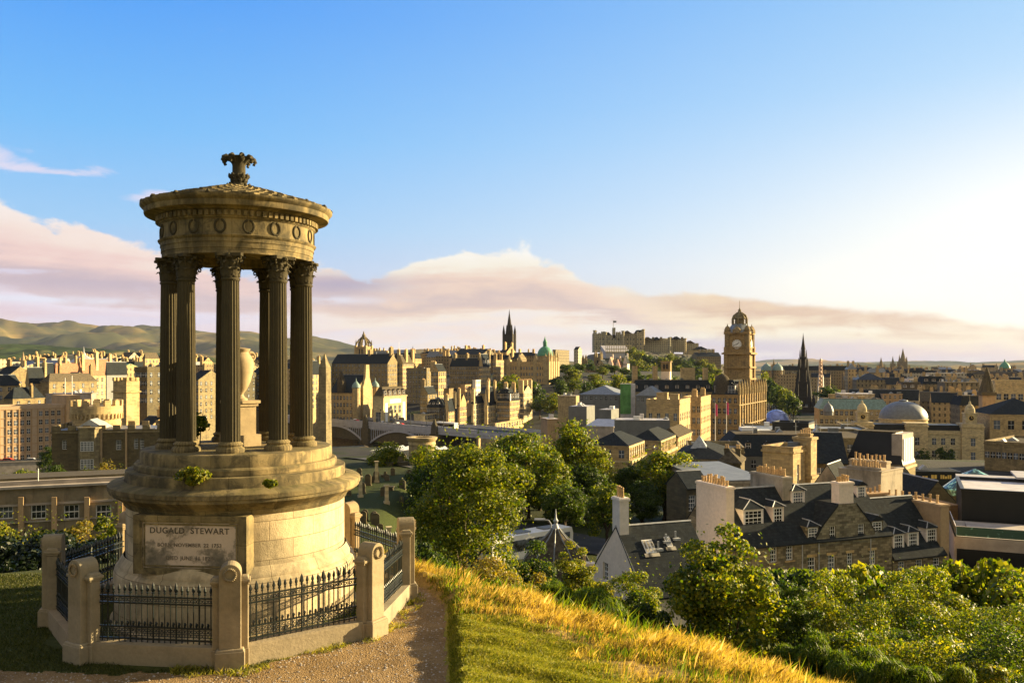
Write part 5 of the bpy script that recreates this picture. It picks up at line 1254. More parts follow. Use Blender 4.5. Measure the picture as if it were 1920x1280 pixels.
    MB().box(0, Wd-3, -0.3, 0, H-24.2, H-18.9).build('undercroft', 'black_cladding', R)
    m = MB()
    for i in range(8): m.box(Wd-3.6-i*7.2, Wd-2.4-i*7.2, -0.8, 0.0, 0, H-18.9)
    m.box(0, Wd-2, -1.0, 0, H-19.6, H-18.7); m.build('arcade', 'orange_render', R)
    MB().box(Wd, Wd+4.5, -2, 14, 0, H+3.9).build('stair_tower', 'orange_render', R)
    for px, lab, mt in ((14,'small red car parked under the orange office block','red_paint'), (58,'silver car parked under the orange office block','steel_paint')): car(px, 858, 286, mt, lab, radians(20))
    wl = bldL('pale retaining wall lit by the sun below the parked cars', -60, 118, 868, 262, 5, 'concrete', radians(25), cat='wall', name='retaining_wall')
def bldL(label, xl, xr, yt, Y, D, wall, th, **k):
    o = (PX(xl, Y), Y); L = Loc(o, th); return bld2(label, o, L.s_at(xr), D, PZ(yt, Y), wall=wall, rk=k.pop('rk', 'flat'), th=th, **k)
CARS = {}
def car(px, py, Y, mt, label, rz, group=None):
    R = empty('parked_car', (PX(px, Y), Y, PZ(py, Y)-1.45), label, 'car', rz, group)
    if mt not in CARS:
        b = MB().prism([(-2.1,0.3),(2.1,0.3),(2.15,0.75),(1.5,0.9),(0.8,1.42),(-1.0,1.45),(-1.7,0.95),(-2.1,0.85)], -0.85, 0.85).build('body', mt, R)
        w = MB().prism([(1.25,0.92),(0.75,1.36),(-0.95,1.38),(-1.45,0.95)], -0.86, 0.86).build('windows', 'glass', R)
        wh = MB()
        ws = []
        for x in (-1.3, 1.3):
            for y in (-0.75, 0.75):
                q = MB().lathe([(0.32,-0.1),(0.32,0.1)], 12).build('wheel', 'tyre_rubber', R, False, (x, y, 0.32)); q.rotation_euler = (radians(90), 0, 0)
        CARS[mt] = R
    else:
        for ch in list(CARS[mt].children): c = ch.copy(); COL.objects.link(c); c.parent = R
    return R
stone('concrete_stained', (0.26,0.215,0.15), 0.75, block=(3.4,1.4), joint=0.15)
stone('office_orange', (0.60,0.42,0.27), 0.12, block=(40,40), joint=0, bmp=0)
left_side()

def old_town_left():
    S = dict(rk='gx', style='far')
    B = [ # label, xl, xc, xr, yt, Y, kwargs
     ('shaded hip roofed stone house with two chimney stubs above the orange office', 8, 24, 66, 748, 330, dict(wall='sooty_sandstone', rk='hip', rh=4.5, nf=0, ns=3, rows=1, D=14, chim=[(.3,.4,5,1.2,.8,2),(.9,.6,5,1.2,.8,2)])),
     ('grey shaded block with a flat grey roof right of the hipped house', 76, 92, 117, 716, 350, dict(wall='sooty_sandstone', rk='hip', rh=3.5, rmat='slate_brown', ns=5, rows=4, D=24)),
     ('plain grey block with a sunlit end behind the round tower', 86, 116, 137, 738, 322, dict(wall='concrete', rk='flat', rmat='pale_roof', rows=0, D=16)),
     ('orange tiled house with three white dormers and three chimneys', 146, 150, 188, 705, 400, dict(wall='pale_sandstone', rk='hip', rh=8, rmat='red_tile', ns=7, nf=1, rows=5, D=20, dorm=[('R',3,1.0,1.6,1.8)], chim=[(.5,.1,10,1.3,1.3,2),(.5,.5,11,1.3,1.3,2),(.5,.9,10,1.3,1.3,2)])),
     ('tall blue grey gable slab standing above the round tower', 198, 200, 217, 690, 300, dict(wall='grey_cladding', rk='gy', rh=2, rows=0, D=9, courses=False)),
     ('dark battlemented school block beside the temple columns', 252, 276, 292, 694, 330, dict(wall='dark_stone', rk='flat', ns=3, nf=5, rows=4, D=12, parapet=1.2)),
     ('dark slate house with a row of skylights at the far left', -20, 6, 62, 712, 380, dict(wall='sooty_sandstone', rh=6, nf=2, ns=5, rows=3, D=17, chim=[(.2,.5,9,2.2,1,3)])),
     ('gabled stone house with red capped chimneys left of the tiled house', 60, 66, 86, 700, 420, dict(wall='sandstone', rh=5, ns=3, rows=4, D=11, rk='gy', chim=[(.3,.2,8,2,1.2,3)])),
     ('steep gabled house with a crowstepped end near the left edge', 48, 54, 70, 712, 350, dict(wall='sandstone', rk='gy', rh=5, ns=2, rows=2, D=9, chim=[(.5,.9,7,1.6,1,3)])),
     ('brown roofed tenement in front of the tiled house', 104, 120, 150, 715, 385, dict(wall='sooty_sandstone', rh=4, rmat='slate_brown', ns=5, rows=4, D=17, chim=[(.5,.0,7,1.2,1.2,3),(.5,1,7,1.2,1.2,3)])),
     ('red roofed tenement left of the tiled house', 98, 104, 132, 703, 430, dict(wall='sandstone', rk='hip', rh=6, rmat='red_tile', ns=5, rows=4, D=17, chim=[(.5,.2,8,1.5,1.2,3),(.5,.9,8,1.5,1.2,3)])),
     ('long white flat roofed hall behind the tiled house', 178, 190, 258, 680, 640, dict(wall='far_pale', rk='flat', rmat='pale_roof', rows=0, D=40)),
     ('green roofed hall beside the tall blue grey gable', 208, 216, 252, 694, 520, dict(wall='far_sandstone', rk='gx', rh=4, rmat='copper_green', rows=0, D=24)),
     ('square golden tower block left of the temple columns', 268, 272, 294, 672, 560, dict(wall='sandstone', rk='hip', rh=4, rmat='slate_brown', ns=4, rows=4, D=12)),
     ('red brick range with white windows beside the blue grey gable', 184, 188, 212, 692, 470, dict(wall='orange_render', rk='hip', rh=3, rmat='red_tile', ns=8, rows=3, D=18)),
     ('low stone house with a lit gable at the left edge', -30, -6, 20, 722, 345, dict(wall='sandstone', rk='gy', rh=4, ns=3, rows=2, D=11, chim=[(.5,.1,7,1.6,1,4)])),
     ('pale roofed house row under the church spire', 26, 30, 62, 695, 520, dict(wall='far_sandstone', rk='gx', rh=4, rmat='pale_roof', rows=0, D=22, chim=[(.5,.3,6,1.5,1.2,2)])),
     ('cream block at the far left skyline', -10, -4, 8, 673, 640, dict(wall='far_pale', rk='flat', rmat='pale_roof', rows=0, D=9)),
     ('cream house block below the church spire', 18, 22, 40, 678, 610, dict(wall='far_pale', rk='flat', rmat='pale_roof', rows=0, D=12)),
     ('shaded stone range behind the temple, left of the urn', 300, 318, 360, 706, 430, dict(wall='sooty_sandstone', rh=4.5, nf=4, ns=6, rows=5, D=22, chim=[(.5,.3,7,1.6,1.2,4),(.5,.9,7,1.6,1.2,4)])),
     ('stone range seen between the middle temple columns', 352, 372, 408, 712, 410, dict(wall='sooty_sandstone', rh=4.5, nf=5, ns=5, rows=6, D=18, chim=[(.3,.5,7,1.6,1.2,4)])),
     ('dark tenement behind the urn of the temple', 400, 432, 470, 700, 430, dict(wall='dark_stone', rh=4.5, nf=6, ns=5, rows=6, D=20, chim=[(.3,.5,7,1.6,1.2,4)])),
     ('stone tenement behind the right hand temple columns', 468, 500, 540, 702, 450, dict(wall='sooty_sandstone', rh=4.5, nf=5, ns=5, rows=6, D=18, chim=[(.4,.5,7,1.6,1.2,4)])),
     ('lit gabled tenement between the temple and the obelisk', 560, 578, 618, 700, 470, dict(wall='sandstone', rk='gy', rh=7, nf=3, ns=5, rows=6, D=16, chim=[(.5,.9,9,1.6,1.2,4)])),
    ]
    for lab, xl, xc, xr, yt, Y, k in B:
        kw = dict(S); kw.update(k); bld(lab, xl, xc, xr, yt, Y, **kw)
    R = empty('glass_dome', (PX(157, 620), 620, PZ(680, 620)-6), 'broad shallow glazed dome with a lantern on the far left skyline', 'dome')
    MB().lathe([(10,0),(10,6)], 12).build('drum', 'pale_sandstone', R); MB().lathe([(10.5,6),(6,9.0),(1.6,11.6),(1.4,12.5),(0.5,14),(0.1,18)], 12).build('cap', 'lead_flash', R)
    R = empty('church_spire', (PX(43.5, 560), 560, PZ(692, 560)-10), 'thin pink church spire at the far left', 'church spire'); spire(R, 'steeple', 'orange_render', 0, 0, 0, 4.2, 9+3.3, 9.5, pin=False)
    for px, py in ((122,708),(135,704)):
        Y = 318; zb = G(PX(px, Y), Y); zt = PZ(py-0, Y)
        tag(MB().tube([(0,0,0),(0,0,zt-zb)], [0.22,0.12], 8).build('flagpole', 'white_paint', None, False, (PX(px, Y), Y, zb)), 'tall bare white flagpole above the round tower, %s of the pair' % ('taller right one' if px > 130 else 'shorter left one'), 'flagpole', 'bare flagpoles')
old_town_left()

# ------------------------------------------------------------------ churchyard, obelisk, round mausoleum
def churchyard():
    x, Y = PX(609, 205), 205.0; zb = G(x, Y); h = PZ(662, Y)-zb
    R = empty('obelisk', (x, Y, zb), 'tall dark stone obelisk right beside the temple', 'obelisk', GRID)
    w = 22*205/F/1.25
    MB().box(-w*0.9, w*0.9, -w*0.9, w*0.9, -1, 2.0).build('pedestal', 'sooty_sandstone', R)
    m = MB().box(-w*0.56, w*0.56, -w*0.56, w*0.56, 2.0, h-3.4, top=0.80); m.lathe([(w*0.56*0.80*1.414,h-3.4),(0.02,h)], 4, 0, 0, pi/4); m.build('shaft', 'sooty_sandstone', R)
    x, Y = PX(791, 128), 128.0; zb = G(x, Y); H = PZ(819, Y)-zb; r = 24.5*128/F
    R = empty('round_mausoleum', (x, Y, zb), 'squat round stone mausoleum with an arched doorway above the churchyard', 'mausoleum')
    MB().lathe([(r*1.0,-2),(r,H-1.2),(r+0.12,H-1.15),(r+0.12,H-0.9),(r+0.06,H-0.85),(r+0.06,H-0.6),(r+0.3,H-0.35),(r+0.38,H),(r-0.4,H+0.02),(r-0.4,H-0.5),(0,H-0.5)], 48).build('wall', 'sandstone', R, True)
    d = MB(); n = 10; pts = [(-0.45,-2.4),(0.45,-2.4)]+[(0.45*cos(t), 0.45*sin(t)) for t in np.linspace(0, pi, 9)]
    d.prism(pts, -0.12, 0.06).build('doorway', 'black_cladding', R, False, (-0.25, -r-0.02, H-2.8))
    # retaining wall with bays, gravestones
    R = bldL('long churchyard wall of sunlit buttressed bays below the station roof', 672, 770, 872, 142, 1.2, 'dark_stone', radians(8), cat='wall', name='churchyard_wall', rows=0, courses=False)
    W = 8.6
    H = PZ(872, 142)-(R.location.z)
    m = MB()
    for i in range(8): m.box(0.3+i*1.12, 0.75+i*1.12, -0.8, 0, -2, H-0.3, top=0.9)
    m.box(-0.2, W+0.4, -0.3, 1.4, H, H+0.25); m.build('buttresses', 'sandstone', R)
    rng = random.Random(11); proto = None
    for i in range(46):
        Y = rng.uniform(68, 132); px = rng.uniform(652, 772); x = PX(px, Y); z = G(x, Y)
        if proto is None:
            m = MB(); prof = [(0.42,0)]+[(0.42*cos(t), 0.95+0.32*sin(t)) for t in np.linspace(0, pi, 9)]+[(-0.42,0)]
            m.prism(prof, -0.09, 0.09); m.box(-0.5,0.5,-0.16,0.16,-0.3,0.12); o = proto = m.build('gravestone', 'dark_stone', None)
            tab = MB().box(-0.7,0.7,-0.35,0.35,0,0.55).box(-0.85,0.85,-0.5,0.5,0.55,0.7).build('table_tomb', 'dark_stone', None); tag(tab, 'low table tomb with a thick slab on the churchyard grass', 'tomb', 'table tombs in the churchyard')
            tabs = [tab]
            tag(o, 'round topped grey gravestone in the shaded churchyard', 'gravestone', 'gravestones in the churchyard')
        elif i % 6 == 5: o = tab if i == 5 else tab.copy(); (COL.objects.link(o) if i > 5 else None)
        else: o = proto.copy(); COL.objects.link(o)
        o.location = (x, Y, z-0.02); o.rotation_euler = (rng.uniform(-.06,.06), 0, radians(rng.uniform(-30, 10))); k = rng.uniform(0.55, 1.0); o.scale = (k, k, k*rng.uniform(0.8, 1.3))
    for px, py, Y, h, lab in ((706,905,108,2.6,'pale square pillar monument nearest the churchyard wall'),(725,932,92,1.9,'slim pale headstone in the middle of the churchyard'),(729,955,80,0.9,'small white headstone low on the churchyard grass'),(676,925,96,2.2,'pale urn topped pillar at the left of the churchyard')):
        x = PX(px, Y); z = G(x, Y); m = MB().box(-0.3,0.3,-0.3,0.3,-0.2,0.25).box(-0.2,0.2,-0.2,0.2,0.25,h,top=0.85).box(-0.28,0.28,-0.28,0.28,h,h+0.12)
        tag(m.build('grave_pillar', 'pale_sandstone', None, False, (x, Y, z), 0.3), lab, 'grave monument')
churchyard()

# ------------------------------------------------------------------ the bridge over the station
def bridge():
    A = np.array([PX(975, 372), 372.0]); B = np.array([PX(560, 503), 503.0]); d = B-A; Lg = float(np.hypot(*d)); th = atan2(d[1], d[0]); zd = -26.2; wd = 22
    R = empty('bridge', (A[0], A[1], zd), 'long pale iron arch road bridge over the station with a stone pier', 'bridge', th)
    L = Loc(tuple(A), th)   # along +x away to the left; the near face is at local +y? the deck lies behind it
    sgn = -1 if True else 1  # local +y points to the viewer's left/near side when th > 90 deg, so the deck lies on -y
    y0, y1 = (0.0, -wd)
    sp = L.s_at(688); span = 54.0; p = [sp-span-3.5, sp, sp+span+3.5]
    MB().box(-30, Lg+40, y1, y0, -1.6, 0.0).build('deck', 'asphalt', R)
    m = MB()
    for yy in (y0+0.15, y1-0.15):
        m.box(-30, Lg+40, yy-0.15, yy+0.15, -2.0, 1.25)
        m.box(-30, Lg+40, yy-0.3, yy+0.3, 1.25, 1.45); m.box(-30, Lg+40, yy-0.4, yy+0.4, -0.5, -0.1)
        s = -30
        while s < Lg+40: m.box(s-0.2, s+0.2, yy-0.26, yy+0.26, -0.1, 1.25); s += 6.0
    m.build('parapet', 'steel_paint', R)
    for q in p:
        pm = MB(); pm.box(q-3.2, q+3.2, y1-1.5, y0+1.5, -34, -2.0); pm.box(q-3.6, q+3.6, y1-1.9, y0+1.9, -10.6, -9.8); pm.box(q-2.2, q+2.2, y0+0.3, y0+1.6, -2, 2.6, top=0.8); pm.box(q-2.2, q+2.2, y1-1.6, y1-0.3, -2, 2.6, top=0.8); pm.box(q-1.3, q+1.3, y0+0.3, y0+1.5, 2.6, 5.2, top=0.4); pm.build('stone_pier', 'dark_stone', R)
    for k in (0, 1, -1):
        a = (p[k]+3.2) if k >= 0 else p[2]+3.2; b = a+span-2.9
        ar = MB(); n = 28
        for yy in (y0, y0-7, y0-15, y1):
            top = []; bot = []
            for i in range(n+1):
                t = i/n; s = a+(b-a)*t; zz = -9.4+(7.2)*(1-(2*t-1)**2); ar.box if 0 else None; top.append((s, zz+0.45)); bot.append((s, zz-0.55))
            for i in range(n): ar.prism([bot[i], bot[i+1], top[i+1], top[i]], yy-0.25, yy+0.25)
        ar.build('arch_rib', 'steel_paint', R)
        cs = MB()
        s = a+1.0
        while s < b:
            t = (s-a)/(b-a); zz = -9.4+7.2*(1-(2*t-1)**2)
            if -2.2-zz > 0.9:
                cs.box(s-0.14, s+0.14, y0-0.2, y0+0.12, zz, -2.0); cs.box(s-0.75, s+0.75, y0-0.18, y0+0.10, -2.7, -2.0)
            s += 1.9
        cs.build('spandrel_columns', 'steel_paint', R)
        MB().box(a, b, y0-0.7, y0-0.5, -9, -2.0).build('spandrel_screen', 'dark_stone', R)
    # traffic
    rng = random.Random(2); i = 0
    for px in (640, 655, 668, 706, 722, 735, 752):
        s = L.s_at(px, -5.0); X, Yy = A+np.array(L.a)*s+np.array(L.b)*(-5.0-3*(i % 2)); col = ['black_cladding','white_paint','red_paint','steel_paint'][i % 4]
        c = car(px, 700, Yy, col, '', th, 'cars crossing the bridge'); c.location = (X, Yy, zd+0.02)
        c['label'] = {'black_cladding':'black car','white_paint':'white car','red_paint':'red car','steel_paint':'silver car'}[col]+' on the bridge deck, number %d from the obelisk end' % (i+1); i += 1
        c['label'] = ['black car on the bridge nearest the obelisk','white car close behind the black one beside the obelisk','red car on the bridge just left of the stone pier','silver car on the bridge just right of the stone pier','second black car on the bridge, below the white banners','second white car on the bridge, below the white banners','second red car on the bridge, farthest right in the traffic'][i-1]
    s = L.s_at(838, -6); X, Yy = A+np.array(L.a)*s+np.array(L.b)*(-6.0)
    R2 = empty('tour_bus', (X, Yy, zd), 'long white bus on the right end of the bridge', 'bus', th)
    MB().box(-7, 7, -1.3, 1.3, 0.4, 3.6).build('body', 'white_paint', R2); MB().box(-6.6, 6.6, -1.33, 1.33, 1.6, 2.9).build('windows', 'glass', R2)
    # lamps along the parapet
    l0 = None
    for k, px in enumerate((628, 660, 714, 742, 770, 800, 832)):
        s = L.s_at(px); P = A+np.array(L.a)*s
        if l0 is None:
            l0 = MB().tube([(0,0,0),(0,0,6.2)], [0.16,0.09], 6).box(-0.35,0.35,-0.35,0.35,6.2,7.0,top=0.6).build('bridge_lamp', 'iron_black'); o = l0
        else: o = l0.copy(); COL.objects.link(o)
        o.location = (P[0], P[1], zd+1.4); tag(o, 'dark lamp standard on the near parapet of the bridge', 'lamp standard', 'lamp standards on the bridge')
    # people walking on the deck
    b = MB(); b.lathe([(0.10,0),(0.13,0.4),(0.17,0.9),(0.20,1.05),(0.23,1.4),(0.10,1.5),(0.07,1.55),(0.11,1.62),(0.115,1.7),(0.0,1.8)], 8)
    pr = None
    for i in range(22):
        px = rng.uniform(625, 870); s = L.s_at(px, -2.5); P = A+np.array(L.a)*s+np.array(L.b)*rng.uniform(-3.5, -1.2)
        if pr is None: pr = b.build('person', 'black_cladding'); o = pr
        else: o = pr.copy(); COL.objects.link(o)
        o.location = (P[0], P[1], zd); tag(o, 'tiny dark clad person walking along the bridge pavement', 'person', 'people walking across the bridge')
    R3 = bldL('low grey ridged station roof under the bridge', 640, 770, 862, 262, 40, 'grey_cladding', radians(-14), name='station_roof', cat='station roof', rows=0, courses=False)
    m = MB(); H = PZ(862, 262)-R3.location.z
    for i in range(7): m.prism([(i*3.1,H+0.05),(i*3.1+3.0,H+0.05),(i*3.1+1.5,H+1.1)], 0, 40, 'y')
    m.build('ridges', 'lead_flash', R3)
    bldL('low sunlit yellow wall of arches beside the station roof', 618, 690, 840, 330, 6, 'sandstone', radians(24), name='station_wall', cat='wall', rows=0)
bridge()
# ------------------------------------------------------------------ the town beyond the bridge
def centre():
    B = [
     ('long yellow low building of lit square windows right of the white bannered hotel', 776, 797, 837, 776, 458, dict(wall='pale_sandstone', rk='flat', ns=5, rows=2, ww=2.2, wh=2.2, fh=4.2, D=14)),
     ('shaded tenement with an orange chimney between the hotel and the gabled street', 788, 802, 828, 738, 500, dict(wall='sooty_sandstone', rk='gy', rh=4, rmat='slate', ns=3, nf=3, rows=4, D=12, chim=[(.2,.2,8,2,1.4,3)])),
     ('dark roofed building with white dormers below the turret', 800, 824, 848, 764, 470, dict(wall='sooty_sandstone', rk='mansard', rh=4.5, ns=3, nf=6, rows=3, D=9, dorm=[('F',3,1,1.5,1.8)])),
     ('gabled sandstone house, leftmost of the lit street gables', 836, 841, 860, 765, 462, dict(wall='sandstone', rk='gy', rh=5, ns=4, rows=7, fh=3.1, D=9, chim=[(.1,.1,7,1.6,1.2,3),(1,.9,8,1.6,1.2,3)])),
     ('tall narrow sandstone house with two pointed gables in the lit street', 858, 862, 886, 760, 470, dict(wall='sandstone', rk='gx', rh=6, ns=5, rows=7, fh=3.1, D=10, chim=[(.5,.05,9,1.6,1.2,3)], dorm=[('R',2,0.2,2.6,2.8)])),
     ('wide pale sandstone house with many lit windows in the street', 884, 888, 910, 757, 480, dict(wall='pale_sandstone', rk='hip', rh=4, ns=6, rows=8, fh=2.9, D=14, chim=[(.5,.05,8,1.8,1.4,4)])),
     ('spiky gothic gabled house with a pointed front in the street', 908, 914, 937, 752, 486, dict(wall='pale_sandstone', rk='gy', rh=8, ns=5, rows=7, fh=3.2, D=12, chim=[(.9,.1,11,1.4,1.2,2),(.1,.5,12,1.2,1.2,2),(.9,.95,11,1.4,1.2,2)])),
     ('rounded corner tenement of spiked dormers at the foot of the curved street', 932, 956, 982, 752, 492, dict(wall='sandstone', rk='mansard', rh=7, ns=7, nf=6, rows=6, fh=3.3, D=16, dorm=[('F',4,0.3,2.2,4.0),('R',4,0.3,2.2,4.0)], chim=[(.2,.6,10,2.4,1.2,5),(.8,.6,10,2.4,1.2,5)])),
     ('pale chimneyed tenement at the right end of the curved street', 972, 982, 1000, 735, 520, dict(wall='pale_sandstone', rk='gx', rh=4, ns=6, nf=3, rows=7, fh=3.2, D=15, chim=[(.5,.0,7,3,1.4,5),(.5,.5,7,3,1.4,5),(.5,1,7,3,1.4,5)])),
     ('long dark slate tenement roof above the curved street', 890, 930, 985, 738, 560, dict(wall='sooty_sandstone', rk='gx', rh=4, nf=5, ns=6, rows=3, D=28)),
     ('pink rendered house with two windows above the gabled street', 864, 872, 889, 721, 545, dict(wall='orange_render', rk='flat', rmat='slate', ns=2, rows=3, fh=4, ww=1.4, wh=2.4, D=9)),
     ('white and red house beside the pink rendered one', 886, 892, 904, 712, 560, dict(wall='whitewash', rk='flat', rmat='red_tile', ns=3, rows=4, D=8)),
     ('dark conical roofed stair turret house above the bridge', 832, 842, 852, 728, 520, dict(wall='sooty_sandstone', rk='flat', rows=0, D=6)),
     # high street ridge
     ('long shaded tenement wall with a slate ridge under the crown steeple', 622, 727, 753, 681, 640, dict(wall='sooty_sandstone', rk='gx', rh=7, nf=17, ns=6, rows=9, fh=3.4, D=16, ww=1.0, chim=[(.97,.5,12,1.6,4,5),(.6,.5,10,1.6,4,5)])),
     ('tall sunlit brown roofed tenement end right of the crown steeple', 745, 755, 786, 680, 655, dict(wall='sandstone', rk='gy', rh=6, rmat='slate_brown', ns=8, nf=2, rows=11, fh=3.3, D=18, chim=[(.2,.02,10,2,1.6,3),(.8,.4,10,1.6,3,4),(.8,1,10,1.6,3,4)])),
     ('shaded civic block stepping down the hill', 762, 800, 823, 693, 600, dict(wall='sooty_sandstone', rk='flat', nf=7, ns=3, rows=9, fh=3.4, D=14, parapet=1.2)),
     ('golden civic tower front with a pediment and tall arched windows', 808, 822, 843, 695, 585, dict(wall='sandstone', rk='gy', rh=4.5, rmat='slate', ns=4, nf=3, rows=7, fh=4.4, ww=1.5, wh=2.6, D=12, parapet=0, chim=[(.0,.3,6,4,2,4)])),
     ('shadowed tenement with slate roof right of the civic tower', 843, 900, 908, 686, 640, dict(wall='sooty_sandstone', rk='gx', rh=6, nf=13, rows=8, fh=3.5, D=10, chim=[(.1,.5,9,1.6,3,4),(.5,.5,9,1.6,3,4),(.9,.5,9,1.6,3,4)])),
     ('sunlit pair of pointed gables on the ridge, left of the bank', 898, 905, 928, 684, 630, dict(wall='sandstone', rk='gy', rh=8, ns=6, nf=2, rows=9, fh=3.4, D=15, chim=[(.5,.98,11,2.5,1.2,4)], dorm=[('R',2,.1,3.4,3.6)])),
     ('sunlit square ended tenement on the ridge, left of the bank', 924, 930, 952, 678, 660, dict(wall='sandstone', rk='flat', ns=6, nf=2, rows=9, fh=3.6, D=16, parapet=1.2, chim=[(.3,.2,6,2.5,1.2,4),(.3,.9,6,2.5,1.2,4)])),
     ('dark roofed block behind the two gables', 850, 905, 950, 664, 760, dict(wall='far_sooty', rk='gx', rh=5, rows=0, D=30, chim=[(.2,.5,8,1.6,3,4),(.8,.5,8,1.6,3,4)])),
     ('orange fronted house high on the ridge right of the tenements', 842, 848, 861, 671, 720, dict(wall='orange_render', rk='hip', rh=3, rows=2, ns=3, D=10)),
     ('pale mound of tall houses under the black steeple', 938, 950, 990, 660, 800, dict(wall='far_sandstone', rk='gx', rh=6, rows=0, D=24, chim=[(.5,.2,9,1.6,3,4),(.5,.9,9,1.6,3,4)])),
     # low modern roofs in front of the gardens
     ('plain sandy wall of the market terrace behind the treetops', 860, 862, 986, 804, 425, dict(wall='sandstone', rk='flat', rmat='concrete', rows=1, ns=22, ww=1.6, wh=2.4, fh=3.6, D=90, maxd=120)),
     ('rose rendered cube among the treetops', 1026, 1048, 1082, 785, 330, dict(wall='orange_render', rk='flat', rmat='pale_roof', rows=0, D=10, th=radians(12))),
     ('grey slate market roof with glazed ribs beside the green banner', 1086, 1160, 1196, 740, 440, dict(wall='grey_cladding', rk='hip', rh=4.5, rmat='lead_roof', rows=1, nf=8, D=26)),
     ('grey market pavilion with a lit stair right of the green banner', 1192, 1236, 1252, 742, 410, dict(wall='grey_cladding', rk='hip', rh=4.5, rmat='lead_roof', rows=1, nf=5, D=18)),
     ('grey metal clad roof box with a white cap above the pink cube', 1066, 1100, 1122, 762, 350, dict(wall='grey_cladding', rk='flat', rmat='pale_roof', rows=0, D=12, courses=False)),
     ('second grey clad roof box with an outside stair', 1122, 1146, 1170, 768, 335, dict(wall='grey_cladding', rk='flat', rmat='pale_roof', rows=0, D=12, courses=False)),
     ('long white capped grey plant box above the colonnaded block', 1152, 1256, 1270, 788, 268, dict(wall='grey_cladding', rk='flat', rmat='pale_roof', rows=0, D=10, th=radians(-10), courses=False)),
     ('low white roofed block behind the hipped colonnade roofs', 1100, 1150, 1160, 800, 290, dict(wall='concrete', rk='shed', rh=1.6, rmat='pale_roof', rows=0, D=14)),
     ('plain sandy wall left of the grey market roof', 1046, 1080, 1088, 742, 470, dict(wall='sandstone', rk='flat', rmat='concrete', rows=0, D=10)),
     ('flat topped stone block with heavy cornice behind the white capped plant box', 1212, 1274, 1300, 757, 300, dict(wall='sandstone', rk='flat', rmat='lead_roof', rows=3, nf=4, ns=6, ww=1.2, wh=2.6, fh=5.0, top=3.4, D=22, parapet=1.4, chim=[(.3,.5,3.4,4,2.4,0),(.75,.3,3.0,3,2,0)], pots=False)),
     ('pilastered golden block with tall urns at the far end of the street', 1280, 1314, 1338, 752, 340, dict(wall='sandstone', rk='flat', rmat='lead_roof', rows=4, nf=4, ns=7, ww=1.2, wh=2.4, fh=4.6, top=2.0, D=26, parapet=1.6, chim=[(.6,.1,4,2,1.4,4),(.6,.9,4,2,1.4,4)])),
     ('low plain golden block under the plant box, third along the street', 1232, 1271, 1300, 820, 248, dict(wall='sandstone', rk='hip', rh=2.6, rmat='slate_brown', rows=3, nf=3, ns=8, ww=1.0, wh=2.2, fh=3.8, top=1.2, D=24, parapet=0.0)),
    ]
    for lab, xl, xc, xr, yt, Y, k in B: bld(lab, xl, xc, xr, yt, Y, **k)
    # three terraces with giant columns climbing the street
    for lab, xl, xc, xr, yt, Y, D in (('colonnaded terrace nearest the trees with a dark hipped roof and lit columns', 1104, 1178, 1197, 836, 188, 15),('second colonnaded terrace with a small hipped roof and two rear windows', 1182, 1238, 1272, 826, 222, 20)):
        R = bld(lab, xl, xc, xr, yt, Y, wall='sandstone', rk='hip', rh=2.6, rmat='slate', rows=1, nf=3, ns=0, ww=1.2, wh=1.7, fh=3.6, top=1.0, D=D, parapet=0.0, name='terrace')
        W, H, D = R['W'], R['H'], R['D']; m = MB(); n = int(D/1.9)
        m.box(W, W+0.9, 0, D, H-3.9, H-3.2); m.box(W, W+0.25, 0, D, H-0.5, H-0.1); m.box(W, W+1.0, 0, D, H-11.2, H-10.6)
        for i in range(n+1): y = 0.4+i*(D-0.8)/n; m.lathe([(0.36,H-10.6),(0.30,H-4.4),(0.42,H-3.9)], 10, W+0.5, y); m.box(W, W+0.25, y-0.22, y+0.22, H-3.2, H-0.5)
        m.box(-0.2, W+0.2, -0.3, 0, H-3.7, H-3.3); m.build('colonnade', 'pale_sandstone', R)
        for i in range(n): y = 0.4+(i+0.5)*(D-0.8)/n; [link('window', window_mesh(0.9, hh, 'far'), R, (W+0.05, y, z), pi/2) for z, hh in ((H-2.5,1.4),(H-7.6,2.6),(H-10.4,1.8))]
        m = MB()
        for i in range(12): y = i*D/12; m.box(W+0.02, W+0.3, y, y+0.25, H-3.2, H-2.6)
        m.build('balustrade', 'sandstone', R)
    # hotel with the clock tower
    th = radians(-28); Y = 428
    R = bld('grand sandstone hotel body with corner dormers below the clock tower', 1334, 1384, 1440, 740, 405, th=th, wall='hotel_stone', rk='mansard', rh=7, rmat='slate', rows=5, nf=5, ns=9, ww=1.3, wh=2.4, fh=5.0, top=1.6, D=62, maxd=70, inset=3.0, name='hotel', cat='hotel', dorm=[('F',2,0.2,3.4,4.2),('R',6,0.2,3.0,5.0)], chim=[(.15,.1,9,3,2,0),(.5,.5,10,2,3,0)], pots=False)
    W, H, D = R['W'], R['H'], R['D']; m = MB()
    for i in range(12): y = 1+i*(D-2)/11; m.box(W, W+0.7, y-0.4, y+0.4, 3, H); m.lathe([(0.9,H),(0.9,H+2.6),(0.6,H+4.5),(0.05,H+7.5)], 6, W+0.3, y)
    for z in (H-5.2, H-15, H-20.4): m.box(-0.4, W+0.8, -0.4, D, z, z+0.5)
    m.build('oriels', 'hotel_stone', R)
    dm = MB().lathe([(4.4,H),(4.4,H+3.5),(4.0,H+6),(3.0,H+8.2),(1.4,H+9.6),(0.3,H+10)], 16, 4.2, 3.8).build('corner_dome', 'slate_brown', R, True)
    cx = PX(1403, Y); R = empty('clock_tower', (cx, Y, G(cx, Y)), 'tall square sandstone clock tower with a domed lantern crown', 'clock tower', th)
    g = R.location.z; w = 11.2; Z = lambda py: PZ(py, Y)-g
    b = MB(); zt = Z(648); b.box(-w, 0, 0, w, -2, zt)
